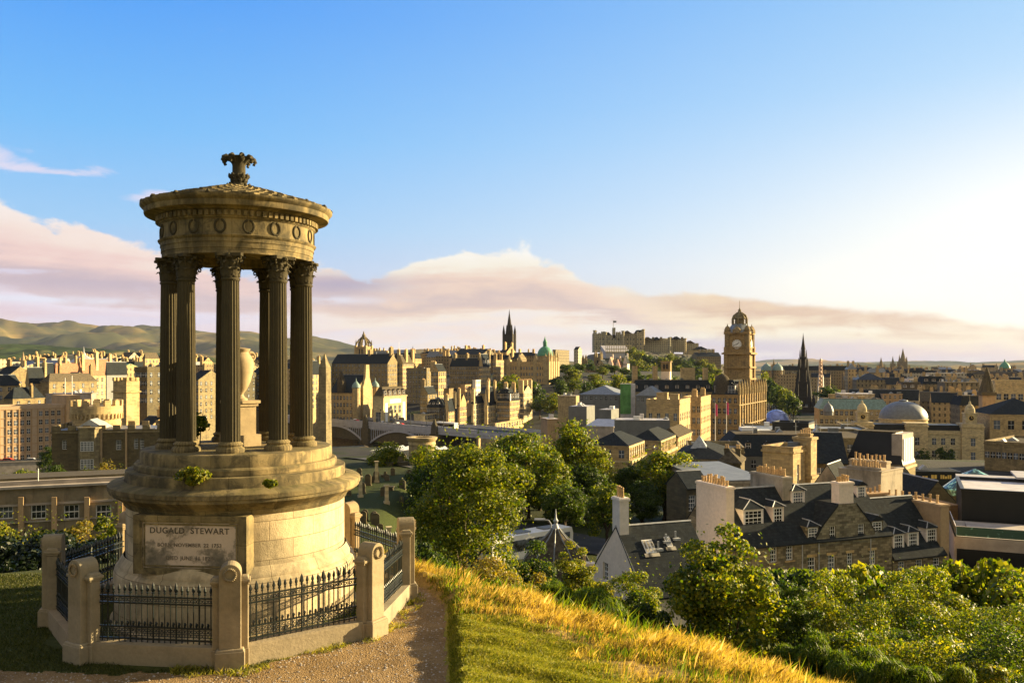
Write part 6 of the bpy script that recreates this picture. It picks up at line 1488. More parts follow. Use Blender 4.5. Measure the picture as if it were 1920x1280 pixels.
    for x in (-w, 0):
        for y in (0, w): b.box(x-0.9, x+0.9, y-0.9, y+0.9, -2, zt-0.5)
    for py in (663, 690, 712): b.box(-w-1.3, 1.3, -1.3, w+1.3, Z(py), Z(py)+0.8)
    b.box(-w-1.8, 1.8, -1.8, w+1.8, Z(664), Z(661)); b.build('shaft', 'hotel_stone', R)
    c = MB(); c.box(-w+0.2, -0.2, 0.2, w-0.2, zt, Z(622)); c.box(-w-0.6, 0.6, -0.6, w+0.6, Z(652), Z(650)); c.box(-w-0.9, 0.9, -0.9, w+0.9, Z(626), Z(621)); 
    c.build('clock_stage', 'hotel_stone', R)
    t = MB()
    for x in (-w+0.6, -0.6):
        for y in (0.6, w-0.6): t.lathe([(1.5,Z(652)),(1.4,Z(620)),(1.7,Z(619)),(1.6,Z(617)),(1.0,Z(612)),(0.3,Z(610)),(0.1,Z(606))], 8, x, y)
    for x, y in ((-w/2, 0.2), (-w/2, w-0.2), (-0.2, w/2), (-w+0.2, w/2)): t.lathe([(2.6,Z(624)),(2.4,Z(618)),(1.2,Z(614)),(0.1,Z(611))], 8, x, y)
    t.build('turrets', 'sooty_sandstone', R)
    k = MB(); cxx, cyy = -w/2, w/2
    k.lathe([(w*0.68,Z(623)),(w*0.50,Z(615)),(w*0.36,Z(608)),(w*0.34,Z(606))], 8, cxx, cyy, pi/8); k.build('crown_roof', 'lead_roof', R)
    k = MB(); 
    for i in range(8): a = 2*pi*i/8; k.tube([(cxx+3.7*cos(a),cyy+3.7*sin(a),Z(607)),(cxx+3.7*cos(a),cyy+3.7*sin(a),Z(597)),(cxx+3.1*cos(a),cyy+3.1*sin(a),Z(590)),(cxx+0.9*cos(a),cyy+0.9*sin(a),Z(584))], 0.42, 5)
    k.lathe([(3.5,Z(607)),(3.5,Z(605.5))], 12, cxx, cyy); k.lathe([(2.4,Z(606)),(2.4,Z(597)),(3.6,Z(596)),(2.8,Z(590)),(0.9,Z(584)),(0.7,Z(581)),(0.9,Z(580)),(0.3,Z(577)),(0.12,Z(575)),(0.08,Z(561))], 12, cxx, cyy)
    k.build('lantern', 'sooty_sandstone', R)
    for px, py in ((-w/2, None),):
        f = MB(); rr = 2.35; f.lathe([(rr+0.35,0),(rr+0.35,0.35),(rr,0.36),(rr,0.2)], 40); f.cur = 1; f.lathe([(rr,0.2),(rr,0.25)], 40); f.cur = 2
        for i in range(12): a = i*pi/6; f.box(rr*0.72, rr*0.92, -0.10, 0.10, 0.25, 0.30, a, (0, 0))
        f.box(-0.3, 1.35, -0.13, 0.13, 0.31, 0.36, radians(90-50), (0,0)); f.box(-0.4, 2.0, -0.10, 0.10, 0.37, 0.42, radians(90+110), (0,0))
        q = f.build('clock', ('hotel_stone','white_paint','black_cladding'), R, False, (-w/2, -0.12, Z(645)+0)); q.rotation_euler = (radians(90), 0, 0)
        q2 = q.copy(); COL.objects.link(q2); q2.location = (0.12, w/2, Z(645)); q2.rotation_euler = (radians(90), 0, radians(90))
    # hotel wing with the long dark mansard
    R = bld('long dark mansard range with round dormers and stone chimney slabs left of the clock tower', 1183, 1338, None, 735, 430, wall='sandstone', rk='mansard', rh=6.0, rmat='slate', rows=2, nf=14, th=radians(-4), D=16, inset=2.4, dorm=[('F',8,1.2,1.6,2.2)], chim=[(.06,.5,13,2.6,5,0),(.31,.5,13,2.2,5,0),(.72,.6,12,7,3,0),(.93,.5,12,2.2,4,0)], pots=False)
    R = bld('small white and brown tower with paired arched openings on the mansard roof', 1240, 1256, 1262, 678, 445, wall='whitewash', rk='flat', rmat='slate', rows=0, D=4, name='roof_tower', cat='tower')
    W, H = R['W'], R['H']; m = MB().box(-0.15, W+0.15, -0.15, 4.15, H-5.0, H-0.2); m.box(-0.5, W+0.5, -0.5, 4.5, H-0.2, H+0.4); m.build('upper_stage', 'sooty_sandstone', R)
    for x in (W*0.33, W*0.68): MB().box(-0.5,0.5,-0.1,0,0,2.6).build('opening', 'black_cladding', R, False, (x, -0.2, H-3.8))
    # hotels at the far end of the bridge
    R = bld('big shaded hotel with a tall sunlit chimney gable and pale green turret caps', 618, 667, 701, 736, 487, wall='sandstone', rk='gx', rh=10, rmat='slate', rows=6, nf=8, ns=5, ww=1.1, wh=2.2, fh=4.0, top=2.0, D=22, name='hotel', cat='hotel')
    W, H, D = R['W'], R['H'], R['D']; m = MB()
    fn = face_fn('R', W, D)
    m.box(W-0.2, W+1.2, D*0.28, D*0.72, 0, H+3); m.prism([(D*0.28,H+3),(D*0.72,H+3),(D*0.6,H+9),(D*0.58,H+16),(D*0.42,H+16),(D*0.40,H+9)], W-0.2, W+1.2, 'x'); m.build('chimney_gable', 'sandstone', R)
    for y in (0.4, D-0.6):
        t = MB(); t.lathe([(2.1,0),(2.1,H+2.4),(2.5,H+2.8)], 10, W, y); t.build('turret', 'sandstone', R)
        MB().lathe([(2.6,H+2.8),(2.2,H+4.4),(1.1,H+5.8),(0.3,H+6.6),(0.05,H+8.5)], 10, W, y).build('turret_cap', 'copper_blue', R, True)
    spire_t = MB().lathe([(2.6,H),(2.6,H+6),(0.05,H+13)], 8, W*0.42, 1.0).build('stair_turret', 'slate_brown', R)
    R = bld('yellow hotel with tall white banners and a mansard of dormers', 700, 719, 776, 745, 465, wall='pale_sandstone', rk='mansard', rh=5.6, rmat='slate_brown', rows=0, D=26, inset=2.2, name='hotel', cat='hotel', dorm=[('R',5,0.2,2.2,3.4)], fh=4)
    W, H, D = R['W'], R['H'], R['D']
    MB().box(W, W+0.15, D*.07, D*.17, H-17, H-3.2).build('banner', 'white_paint', R); MB().box(W, W+0.15, D*.82, D*.93, H-16, H-3.2).build('banner', 'white_paint', R); MB().box(W, W+0.15, D*.26, D*.74, H-3.4, H-1.3).build('sign', 'white_paint', R)
    for i in range(3):
        for r, (z, hh) in enumerate(((H-9.0,4.2),(H-13.2,2.6),(H-16.6,2.4))): link('window', window_mesh(2.6, hh, 'far'), R, (W+0.05, D*(0.31+i*0.19), z), pi/2)
    MB().box(-0.3, W+0.5, -0.3, D+0.3, H, H+0.7).box(W-0.1, W+0.5, D*.2, D*.8, H-4.2, H-3.8).build('cornice', 'sandstone', R)
    link('window', window_mesh(3.0, 6, 'far'), R, (W*0.5, -0.05, H-14))
    # bank on the mound
    R = bld('great bank with a sunlit many columned front and a green dome', 950, 1026, 1061, 682, 640, wall='sandstone', rk='flat', rmat='slate', rows=6, nf=15, ns=0, ww=1.1, wh=2.2, fh=4.6, top=2.2, D=24, parapet=1.6, name='bank', cat='bank')
    W, H, D = R['W'], R['H'], R['D']; m = MB()
    for i in range(5): y = 1.5+i*(D-3)/4; m.box(W, W+1.6, y-1.7, y+1.7, 0, H+2+3*(i % 2)); m.lathe([(1.2,H+2),(0.9,H+6),(0.05,H+10)], 6, W+0.8, y)
    for x in (0.05, 0.3, 0.7, 0.95): m.box(x*W-1.5, x*W+1.5, -0.6, 3, 0, H+3); m.lathe([(1.4,H+3),(1.0,H+5),(0.05,H+8)], 6, x*W, 1.2)
    m.build('bays', 'sandstone', R)
    for i in range(4):
        for r in range(6): link('window', window_mesh(1.2, 2.6, 'far'), R, (W+0.05, 1.5+(i+.5)*(D-3)/4, H-4.5-r*4.6), pi/2)
    cx = W*0.84; cy = 10; MB().lathe([(6,H),(6,H+5.5),(6.5,H+6)], 20, cx, cy).build('dome_drum', 'sandstone', R, True)
    MB().lathe([(6*cos(t), H+6+7.5*sin(t)) for t in np.linspace(0, 1.35, 9)]+[(1.5,H+13.6),(1.5,H+16),(1.8,H+16.2),(0.7,H+18.6),(0.1,H+21)], 24, cx, cy).build('dome', 'copper_green', R, True)
    bld('tall shaded ten storey house row left of the bank dome', 948, 970, 1000, 672, 720, wall='far_sooty', rk='gx', rh=5, rows=0, D=22, chim=[(.5,.1,8,1.6,3,4),(.5,.9,8,1.6,3,4)])
    # twin gothic towers, painted houses, modern stand
    for px, lab in ((1096,'left gothic tower of the dark twin pair below the castle'),(1122,'right gothic tower of the dark twin pair below the castle')):
        Y = 860; R = empty('gothic_tower', (PX(px, Y), Y, PZ(705, Y)-14), lab, 'tower', GRID, 'twin gothic towers'); m = MB(); w = 5.5 if px > 1100 else 3.0; h = PZ(664 if px > 1100 else 672, Y)-R.location.z
        m.box(-w/2, w/2, -w/2, w/2, 0, h-3)
        for a in (-1, 1):
            for b in (-1, 1): m.box(a*w/2-0.9, a*w/2+0.9, b*w/2-0.9, b*w/2+0.9, 0, h); m.lathe([(1.1,h),(0.05,h+4)], 4, a*w/2, b*w/2, pi/4)
        m.build('shaft', 'sooty_sandstone', R)
        for z in (h-12, h-22): MB().box(-0.8,0.8,-0.12,0,0,6).build('lancet', 'black_cladding', R, False, (0, -w/2-0.02, z))
    bld('dark church hall between the twin gothic towers', 1096, 1122, 1136, 690, 868, wall='far_sooty', rk='gx', rh=4, rows=0, D=16)
    bld('yellow stone hall right of the twin gothic towers', 1120, 1132, 1146, 682, 850, wall='far_sandstone', rk='gy', rh=4, rows=0, D=16)
    bld('long modern range of dark windows on the skyline left of the castle', 1036, 1042, 1078, 657, 960, wall='far_sooty', rk='flat', rmat='pale_roof', rows=0, D=50, parapet=1)
    bld('white fronted house on the skyline left of the castle', 1076, 1084, 1100, 655, 930, wall='far_pale', rk='gx', rh=3, rmat='slate', rows=0, D=14)
    for i, (xl, xc, xr, yt, rm, lab) in enumerate(((1140,1148,1157,682,'red_tile','narrow white painted house with a red roof, left one of the row under the castle'),(1154,1162,1172,686,'red_tile','half timbered white house with a red roof, middle of the row under the castle'),(1168,1176,1187,680,'slate','white gabled house at the right of the painted row under the castle'))):
        bld(lab, xl, xc, xr, yt, 900+i*6, wall='whitewash', rk='gy', rh=7, rmat=rm, rows=4, nf=2, ns=2, ww=1.2, wh=1.8, fh=3.6, D=11, chim=[(.5,.9,10,1.6,1.2,3)])
centre()

def castle():
    Y = 1250
    R = empty('castle', (PX(1200, Y), Y, G(PX(1200, Y), Y)), 'grey fortress of battlemented ranges along the top of the crag', 'castle', 0)
    ox, oz = R.location.x, R.location.z
    X = lambda px, y=Y: PX(px, y)-ox; Z = lambda py, y=Y: PZ(py, y)-oz
    def part(name, boxes, mat='castle_stone', bat=True):
        m = MB()
        for a, b, top, bot, dy, dep in boxes:
            yy = dy; m.box(X(a, Y+dy), X(b, Y+dy), yy, yy+dep, Z(bot, Y+dy), Z(top, Y+dy))
            if bat: battlement(m, X(a, Y+dy), X(b, Y+dy), yy, yy+dep, Z(top, Y+dy), 1.6, 0.8, 5)
        return m.build(name, mat, R)
    part('palace_range', [(1114,1136,626,660,0,30),(1136,1168,629,660,6,24),(1114,1119,622,640,-2,8),(1128,1134,623,632,4,8),(1156,1164,624,634,4,10)])
    part('great_hall_range', [(1168,1194,626,662,14,22),(1194,1207,623,664,8,20)])
    t = part('flag_tower', [(1149,1154,616,634,6,8)]); MB().tube([(X(1151.5),10,Z(618)),(X(1151.5),10,Z(600))], 0.35, 6).box(X(1151.5), X(1151.5)+4.5, 9.9, 10.1, Z(604), Z(600.5)).build('flag', 'grey_cladding', t)
    MB().prism([(X(1194),Z(623)),(X(1207),Z(623)),(X(1205),Z(618)),(X(1197),Z(618))], 9, 26).build('hall_roof', 'slate', R)
    part('long_battery', [(1207,1262,638,668,20,16),(1240,1262,636,650,30,20)])
    part('barrack_range', [(1255,1285,637,660,30,16),(1284,1310,645,668,34,14),(1300,1340,656,680,28,16)])
    MB().lathe([(22,Z(668)),(21,Z(636)),(20,Z(633)),(0,Z(633))], 24, X(1246), 44).build('half_moon_battery', 'castle_stone', R)
    for a, b_, yt, mt in ((1136,1148,629,'slate'),(1170,1186,626,'slate_brown'),(1208,1226,638,'slate_brown'),(1228,1240,638,'slate'),(1262,1280,637,'slate'),(1288,1306,645,'slate_brown'),(1304,1330,656,'slate')): MB().prism([(X(a),Z(yt)+1.2),(X(b_),Z(yt)+1.2),((X(a)+X(b_))/2,Z(yt)+5.5)], 8, 26).build('pitched_roof', mt, R)
    for px, yt in ((1115,619),(1135,622),(1168,620),(1206,617),(1255,632),(1284,634)): MB().lathe([(2.2,Z(yt+30)),(2.2,Z(yt+1.5)),(2.6,Z(yt+1.2)),(2.6,Z(yt))], 10, X(px), -1).build('turret', 'castle_stone', R)
    for px in range(1119, 1206, 6):
        for py in (634, 643, 651): MB().box(-0.7,0.7,-0.15,0,0,2.2).build('window', 'glass', R, False, (X(px), (-0.05 if px < 1136 else 5.95) if px < 1168 else (13.95 if px < 1194 else 7.95), Z(py+3)))
    for px in (1126, 1142, 1160, 1178, 1200, 1216, 1228, 1243, 1262, 1272, 1283): MB().box(-1.6,1.6,-1.2,1.2,0,5.5).build('chimney', 'sooty_sandstone', R, False, (X(px), 16, Z(630 if px < 1210 else 638)))
    part('outer_wall', [(1290,1312,657,664,-20,6),(1318,1330,662,690,-30,10)], 'sandstone', False)
    bld('row of shaded stone barracks with tall chimneys on the crag beside the clock tower', 1306, 1352, None, 668, 1100, wall='far_sooty', rk='gx', rh=5, rows=0, th=radians(6), D=20, chim=[(.2,.5,8,2,2,2),(.5,.5,8,2,2,2),(.8,.5,8,2,2,2)])
    S = empty('grandstand', (PX(1136, 1180), 1180, PZ(663, 1180)-6), 'temporary spectator stand of ribbed scaffolding in front of the fortress', 'grandstand', radians(10))
    w = 36.0; MB().prism([(0,0),(26,0),(26,18),(0,8)], 0, w, 'x').build('seating', 'pale_roof', S)
    m = MB()
    for i in range(15): m.box(i*w/14-0.35, i*w/14+0.35, -0.8, 0, 7, 19)
    for z in (8, 12, 18): m.box(0, w, -0.9, -0.2, z, z+0.8)
    m.build('frame', 'pale_sandstone', S)
    # crag
    m, t, b, o = newmat('crag'); tc = t.new('ShaderNodeTexCoord'); v = tc.outputs['Object']; n = t.noise(v, 0.05, 7, 0.7); f = t.noise(v, 0.02, 4)
    c = t.mix(t.sstep(f, 0.42, 0.6), t.ramp(n, [(0.3,(0.05,0.042,0.03)),(0.6,(0.13,0.105,0.07)),(0.8,(0.20,0.16,0.10))]), (0.05,0.06,0.02)); t.l.new(c, b.inputs['Base Color']); b.inputs['Roughness'].default_value = 0.95
    prof = [(1085,700),(1100,680),(1112,664),(1140,660),(1200,658),(1250,662),(1290,664),(1310,668),(1345,682),(1370,700),(1390,715)]
    xs = np.linspace(PX(1080, Y), PX(1395, Y), 120); zs = np.interp(xs, [PX(p, Y) for p, _ in prof], [PZ(q, Y) for _, q in prof])
    ys = np.linspace(1090, 1330, 60); gx, gy = np.meshgrid(xs, ys); top = np.interp(gx, xs, zs); u = np.clip((gy-1090)/(Y-1090), 0, 1); rng = np.random.default_rng(6)
    base = gz(gx, gy)-2; z = base+(top-base)*np.clip(u**0.8, 0, 1)+(rng.random(gx.shape)-0.5)*5*np.sin(pi*np.clip(u, 0, 1))
    V = np.stack([gx, gy, z], -1).reshape(-1, 3); nx = len(xs); i = np.arange(len(ys)-1)[:, None]*nx+np.arange(nx-1)[None]
    tag(npmesh('crag', V, np.stack([i, i+1, i+1+nx, i+nx], -1).reshape(-1, 4), 'crag'), kind='structure')
castle()

def skyline():
    # crown steeple
    Y = 735; R = empty('crown_steeple', (PX(682, Y), Y, PZ(668, Y)-20), 'square church tower with an open stone crown of arched buttresses', 'church tower', GRID)
    zt = PZ(650, Y)-R.location.z; w = 9.6; m = MB(); m.box(-w/2, w/2, -w/2, w/2, 0, zt); m.box(-w/2-0.5, w/2+0.5, -w/2-0.5, w/2+0.5, zt-1, zt)
    for x in (-1, 1):
        for y in (-1, 1): m.box(x*w/2-1, x*w/2+1, y*w/2-1, y*w/2+1, 0, zt+1)
    m.build('tower', 'sandstone', R)
    for s in (-1.3, 1.3): MB().box(-0.6,0.6,-0.15,0,0,6).build('belfry_opening', 'black_cladding', R, False, (s, -w/2-0.02, zt-8)); MB().box(0,0.15,-0.6,0.6,0,6).build('belfry_opening', 'black_cladding', R, False, (w/2+0.02, s, zt-8))
    m = MB(); hc = PZ(634, Y)-R.location.z
    for i in range(8):
        a = 2*pi*i/8+pi/4; r0 = w*0.70 if i % 2 == 0 else w*0.52
        m.tube([(r0*cos(a), r0*sin(a), zt), (r0*0.95*cos(a), r0*0.95*sin(a), zt+2.6), (r0*0.7*cos(a), r0*0.7*sin(a), zt+5.2), (r0*0.25*cos(a), r0*0.25*sin(a), hc+1.2)], [0.9,0.75,0.6,0.5], 5)
        m.lathe([(0.8,zt),(0.7,zt+3),(0.05,zt+6.2)], 4, r0*cos(a), r0*sin(a)); m.lathe([(0.4,zt+4),(0.05,zt+7.2)], 4, r0*0.72*cos(a), r0*0.72*sin(a))
    m.lathe([(1.5,hc-1),(1.5,hc+2),(1.9,hc+2.2),(0.8,hc+4),(0.25,hc+6),(0.05,PZ(620, Y)-R.location.z)], 8); m.build('crown', 'sooty_sandstone', R)
    # black steeple
    Y = 940; R = empty('black_steeple', (PX(955, Y), Y, PZ(665, Y)-14), 'slender blackened gothic steeple with clustered pinnacles on the ridge', 'steeple', GRID)
    z0 = R.location.z; Z = lambda py: PZ(py, Y)-z0; w = 9.5; m = MB(); m.box(-w/2, w/2, -w/2, w/2, 0, Z(626))
    for a in (-1, 1):
        for b in (-1, 1): m.box(a*w/2-1.1, a*w/2+1.1, b*w/2-1.1, b*w/2+1.1, 0, Z(622)); m.lathe([(1.5,Z(622)),(1.2,Z(619)),(0.05,Z(609))], 6, a*w/2, b*w/2)
    for i in range(8): a = i*pi/4; m.lathe([(0.8,Z(626)),(0.6,Z(616)),(0.05,Z(608))], 5, 3.3*cos(a), 3.3*sin(a))
    m.build('tower', 'gothic_black', R); MB().lathe([(3.6,Z(626)),(2.8,Z(612)),(1.7,Z(600)),(0.6,Z(588)),(0.1,Z(580))], 8).build('spire', 'gothic_black', R)
    for s in (-1.4, 1.4): MB().box(-0.5,0.5,-0.15,0,0,8).build('lancet', 'black_cladding', R, False, (s, -w/2-0.02, Z(650)))
    # the great gothic monument
    Y = 660; R = empty('gothic_monument', (PX(1506, Y), Y, G(PX(1506, Y), Y)), 'soot black gothic spire monument with tiers of pinnacles and open arches', 'monument', GRID)
    z0 = R.location.z; Z = lambda py: PZ(py, Y)-z0; m = MB()
    for a in (-1, 1):
        for b in (-1, 1):
            x, y = a*7.4, b*7.4; m.box(x-1.9, x+1.9, y-1.9, y+1.9, -2, Z(742)); m.lathe([(2.3,Z(742)),(1.8,Z(732)),(0.9,Z(722)),(0.05,Z(708))], 8, x, y)
            x2, y2 = a*12.2, b*12.2; m.box(x2-1.6, x2+1.6, y2-1.6, y2+1.6, -2, Z(760)); m.lathe([(2.0,Z(760)),(1.6,Z(748)),(0.05,Z(728))], 8, x2, y2)
            m.tube([(x2, y2, Z(768)), (a*9.5, b*9.5, Z(755)), (a*7, b*7, Z(748))], 0.8, 5)
            m.tube([(a*9, b*9, Z(792)), (a*9.5, b*9.5, Z(775)), (a*7.4, b*7.4, Z(760))], 1.0, 5)
            q = a*6.3, b*6.3; m.lathe([(1.2,Z(740)),(1.2,Z(712)),(0.05,Z(694))], 6, *q); q = a*4.9, b*4.9; m.lathe([(0.9,Z(712)),(0.9,Z(684)),(0.05,Z(670))], 6, *q); q = a*3.5, b*3.5; m.lathe([(0.6,Z(690)),(0.6,Z(666)),(0.05,Z(655))], 6, *q)
    m.v = [(x*0.66, y*0.66, z) for x, y, z in m.v]
    m.build('buttress_pinnacles', 'gothic_black', R)
    m = MB(); m.box(-8.8, 8.8, -8.8, 8.8, Z(757), Z(744)); m.box(-9.4, 9.4, -9.4, 9.4, Z(746), Z(743)); m.box(-4.7, 4.7, -4.7, 4.7, Z(744), Z(716)); m.box(-6.6, 6.6, -6.6, 6.6, Z(719), Z(715)); m.box(-3.5, 3.5, -3.5, 3.5, Z(716), Z(690)); m.box(-5.1, 5.1, -5.1, 5.1, Z(693), Z(689)); m.box(-2.4, 2.4, -2.4, 2.4, Z(690), Z(670)); m.box(-3.8, 3.8, -3.8, 3.8, Z(673), Z(669)); m.lathe([(2.6,Z(670)),(2.3,Z(655)),(2.6,Z(654)),(1.6,Z(645)),(0.9,Z(636)),(0.3,Z(628)),(0.1,Z(624))], 8)
    for s in (-1, 1):
        for z, wv, hh in ((716,4.6,8),(744,6.0,9)): m.prism([(-2.2,Z(z+2)),(2.2,Z(z+2)),(0,Z(z+2)+hh)], s*wv-0.4, s*wv+0.4, 'y'); m.prism([(-2.2,Z(z+2)),(2.2,Z(z+2)),(0,Z(z+2)+hh)], s*wv-0.4, s*wv+0.4, 'x')
    m.v = [(x*0.66, y*0.66, z) for x, y, z in m.v]
    m.build('spire', 'gothic_black', R); MB().box(-9, 9, -9, 9, -2, 4).box(-1.2,1.2,-1.2,1.2,4,7.5).build('plinth', 'gothic_black', R)
    # observation wheel, nearly edge on
    Y = 715; R = empty('observation_wheel', (PX(1539, Y), Y, G(PX(1539, Y), Y)), 'sunlit observation wheel seen almost edge on beside the black monument', 'observation wheel', radians(69))
    zc = PZ(704, Y)-R.location.z; rr = 13.0; m = MB()
    for y in (-1.1, 1.1):
        m.torus((0, y, zc), rr, 0.32, (1,0,0), (0,0,1), 48, 5); m.torus((0, y, zc), rr-1.4, 0.2, (1,0,0), (0,0,1), 48, 4)
    for i in range(24): a = 2*pi*i/24; m.tube([(0,-0.8,zc),(rr*cos(a),-1.1,zc+rr*sin(a))], 0.14, 4); m.tube([(0,0.8,zc),(rr*cos(a),1.1,zc+rr*sin(a))], 0.14, 4); m.tube([(rr*cos(a),-1.1,zc+rr*sin(a)),(rr*cos(a),1.1,zc+rr*sin(a))], 0.14, 4)
    m.build('rim', 'wheel_steel', R); MB().tube([(-7,-2.5,0),(0,-1.6,zc)], 0.5, 6).tube([(7,-2.5,0),(0,-1.6,zc)], 0.5, 6).tube([(-7,2.5,0),(0,1.6,zc)], 0.5, 6).tube([(7,2.5,0),(0,1.6,zc)], 0.5, 6).tube([(0,-2,zc),(0,2,zc)], 0.8, 8).build('legs', 'white_paint', R)
    c0 = None
    for i in range(24):
        a = 2*pi*i/24
        if c0 is None: c0 = MB().lathe([(0.4,-1.2),(0.9,-0.9),(0.95,0.3),(0.6,0.9),(0,1.1)], 8).build('gondola', 'wheel_steel', R); c = c0
        else: c = c0.copy(); COL.objects.link(c)
        c.location = (rr*1.05*cos(a), 0, zc+rr*1.05*sin(a)-0.4)
    # festival balloon dome
    Y = 540; R = empty('striped_globe', (PX(1456, Y), Y, PZ(800, Y)), 'big blue and white inflatable globe in front of the black monument', 'inflatable')
    MB().lathe([(7.4*cos(t), 4+7.0*sin(t)) for t in np.linspace(-0.6, pi/2, 14)], 32).build('skin', 'blue_dome', R, True)
    bld('white pointed tent roof beside the blue globe', 1472, 1486, None, 800, 545, wall='white_paint', rk='hip', rh=9, rmat='white_paint', rows=0, th=0.2, D=5, name='tent', cat='tent', courses=False)
    # cathedral spires
    def cath(px, ytop, ybase, Y, w, lab, mat='far_sooty'):
        R = empty('church_spire', (PX(px, Y), Y, PZ(ybase, Y)-8), lab, 'church spire', GRID); h = PZ(ytop, Y)-R.location.z; spire(R, 'steeple', mat, 0, 0, 0, w, h*0.48, h*0.52); return R
    cath(1693, 652, 695, 1900, 15, 'tallest of the three cathedral spires on the right skyline', 'sooty_sandstone')
    cath(1686.5, 664, 694, 1940, 9, 'partly hidden cathedral spire just left of the tallest one', 'sooty_sandstone')
    cath(1674, 667, 694, 1905, 9.5, 'slim cathedral spire standing apart left of the tallest one', 'sooty_sandstone')
    cath(1652, 669, 697, 1500, 9.5, 'bell tower with a short spire left of the cathedral spires', 'sooty_sandstone')
    cath(1451, 671, 688, 1300, 4, 'tiny distant spire between the clock tower and the black monument', 'far_sooty')
    cath(774, 648, 668, 900, 3.4, 'tiny dark needle spire on the old town ridge right of the crown steeple', 'gothic_black')
    Y = 1100; R = empty('domed_church', (PX(1884, Y), Y, PZ(700, Y)-8), 'green domed church on the skyline near the right edge', 'church'); h = PZ(690, Y)-R.location.z
    MB().lathe([(6.2,0),(6.2,h)], 16).build('drum', 'far_sooty', R); MB().lathe([(6.5,h),(5.6,h+3.4),(3.4,h+6.4),(1.4,h+7.8),(1.0,h+9.5),(0.1,h+12)], 16).build('dome', 'copper_green', R, True)
    for px, py in ((1437,690),(1458,690)):
        Y = 900; R = empty('gallery_dome', (PX(px, Y), Y, PZ(704, Y)-4), 'small dark dome on the far street, %s' % ('nearer the clock tower' if px < 1445 else 'nearer the black monument'), 'dome'); h = PZ(694, Y)-R.location.z
        MB().lathe([(5.5,0),(5.5,h)], 14).build('drum', 'far_sooty', R); MB().lathe([(5.8,h),(5.0,h+3.4),(2.6,h+6),(0.8,h+7),(0.1,h+9)], 14).build('cap', 'copper_blue', R, True)
    # flags on poles near the hotel
    for px, yt, Y, lab in ((1341,755,330,'pink flag on the tall pole nearer the pilastered block'),(1362,752,322,'pink flag on the tall pole nearer the clock tower')):
        x = PX(px, Y); zb = PZ(822, Y); R = empty('flagpole', (x, Y, zb-6), lab, 'flag'); h = PZ(yt, Y)-zb+6
        MB().tube([(0,0,0),(0,0,h)], [0.16,0.09], 6).build('pole', 'white_paint', R); m = MB()
        for i in range(6): m.quad((0.1+i*0.14, 0.1*sin(i), h-0.2-i*0.1), (0.1+(i+1)*0.14, 0.1*sin(i+1), h-0.3-i*0.1), (0.1+(i+1)*0.13, 0.1*sin(i+1.3), h-5.0-i*0.05), (0.1+i*0.13, 0.1*sin(i+.3), h-4.9-i*0.05))
        m.build('cloth', 'pink_cloth', R)
    R = empty('banner_tower', (PX(1163, 425), 425, PZ(772, 425)-4), 'tall green hoarding banner on a pale box between the grey market roofs', 'banner', radians(-8)); h = PZ(719, 425)-R.location.z
    MB().box(0,7.4,0.2,4,0,h).build('frame', 'pale_roof', R); MB().box(0,5.2,0,0.18,3,h-0.2).build('cloth', 'green_banner', R)
    for px, py, Y, hgt in ((745,655,760,16),(748,641,760,22),(706,660,700,12),(1098,715,560,30)):
        lab = {745:'thin mast on the ridge left of the flag mast',748:'tall thin mast with a flag on the ridge',706:'short thin mast beside the crown steeple',1098:'thin pale pole left of the gothic towers'}[px]
        tag(MB().tube([(0,0,-hgt),(0,0,0)], [0.25,0.12], 5).build('mast', 'white_paint', None, False, at(px, py, Y)), lab, 'mast')
skyline()

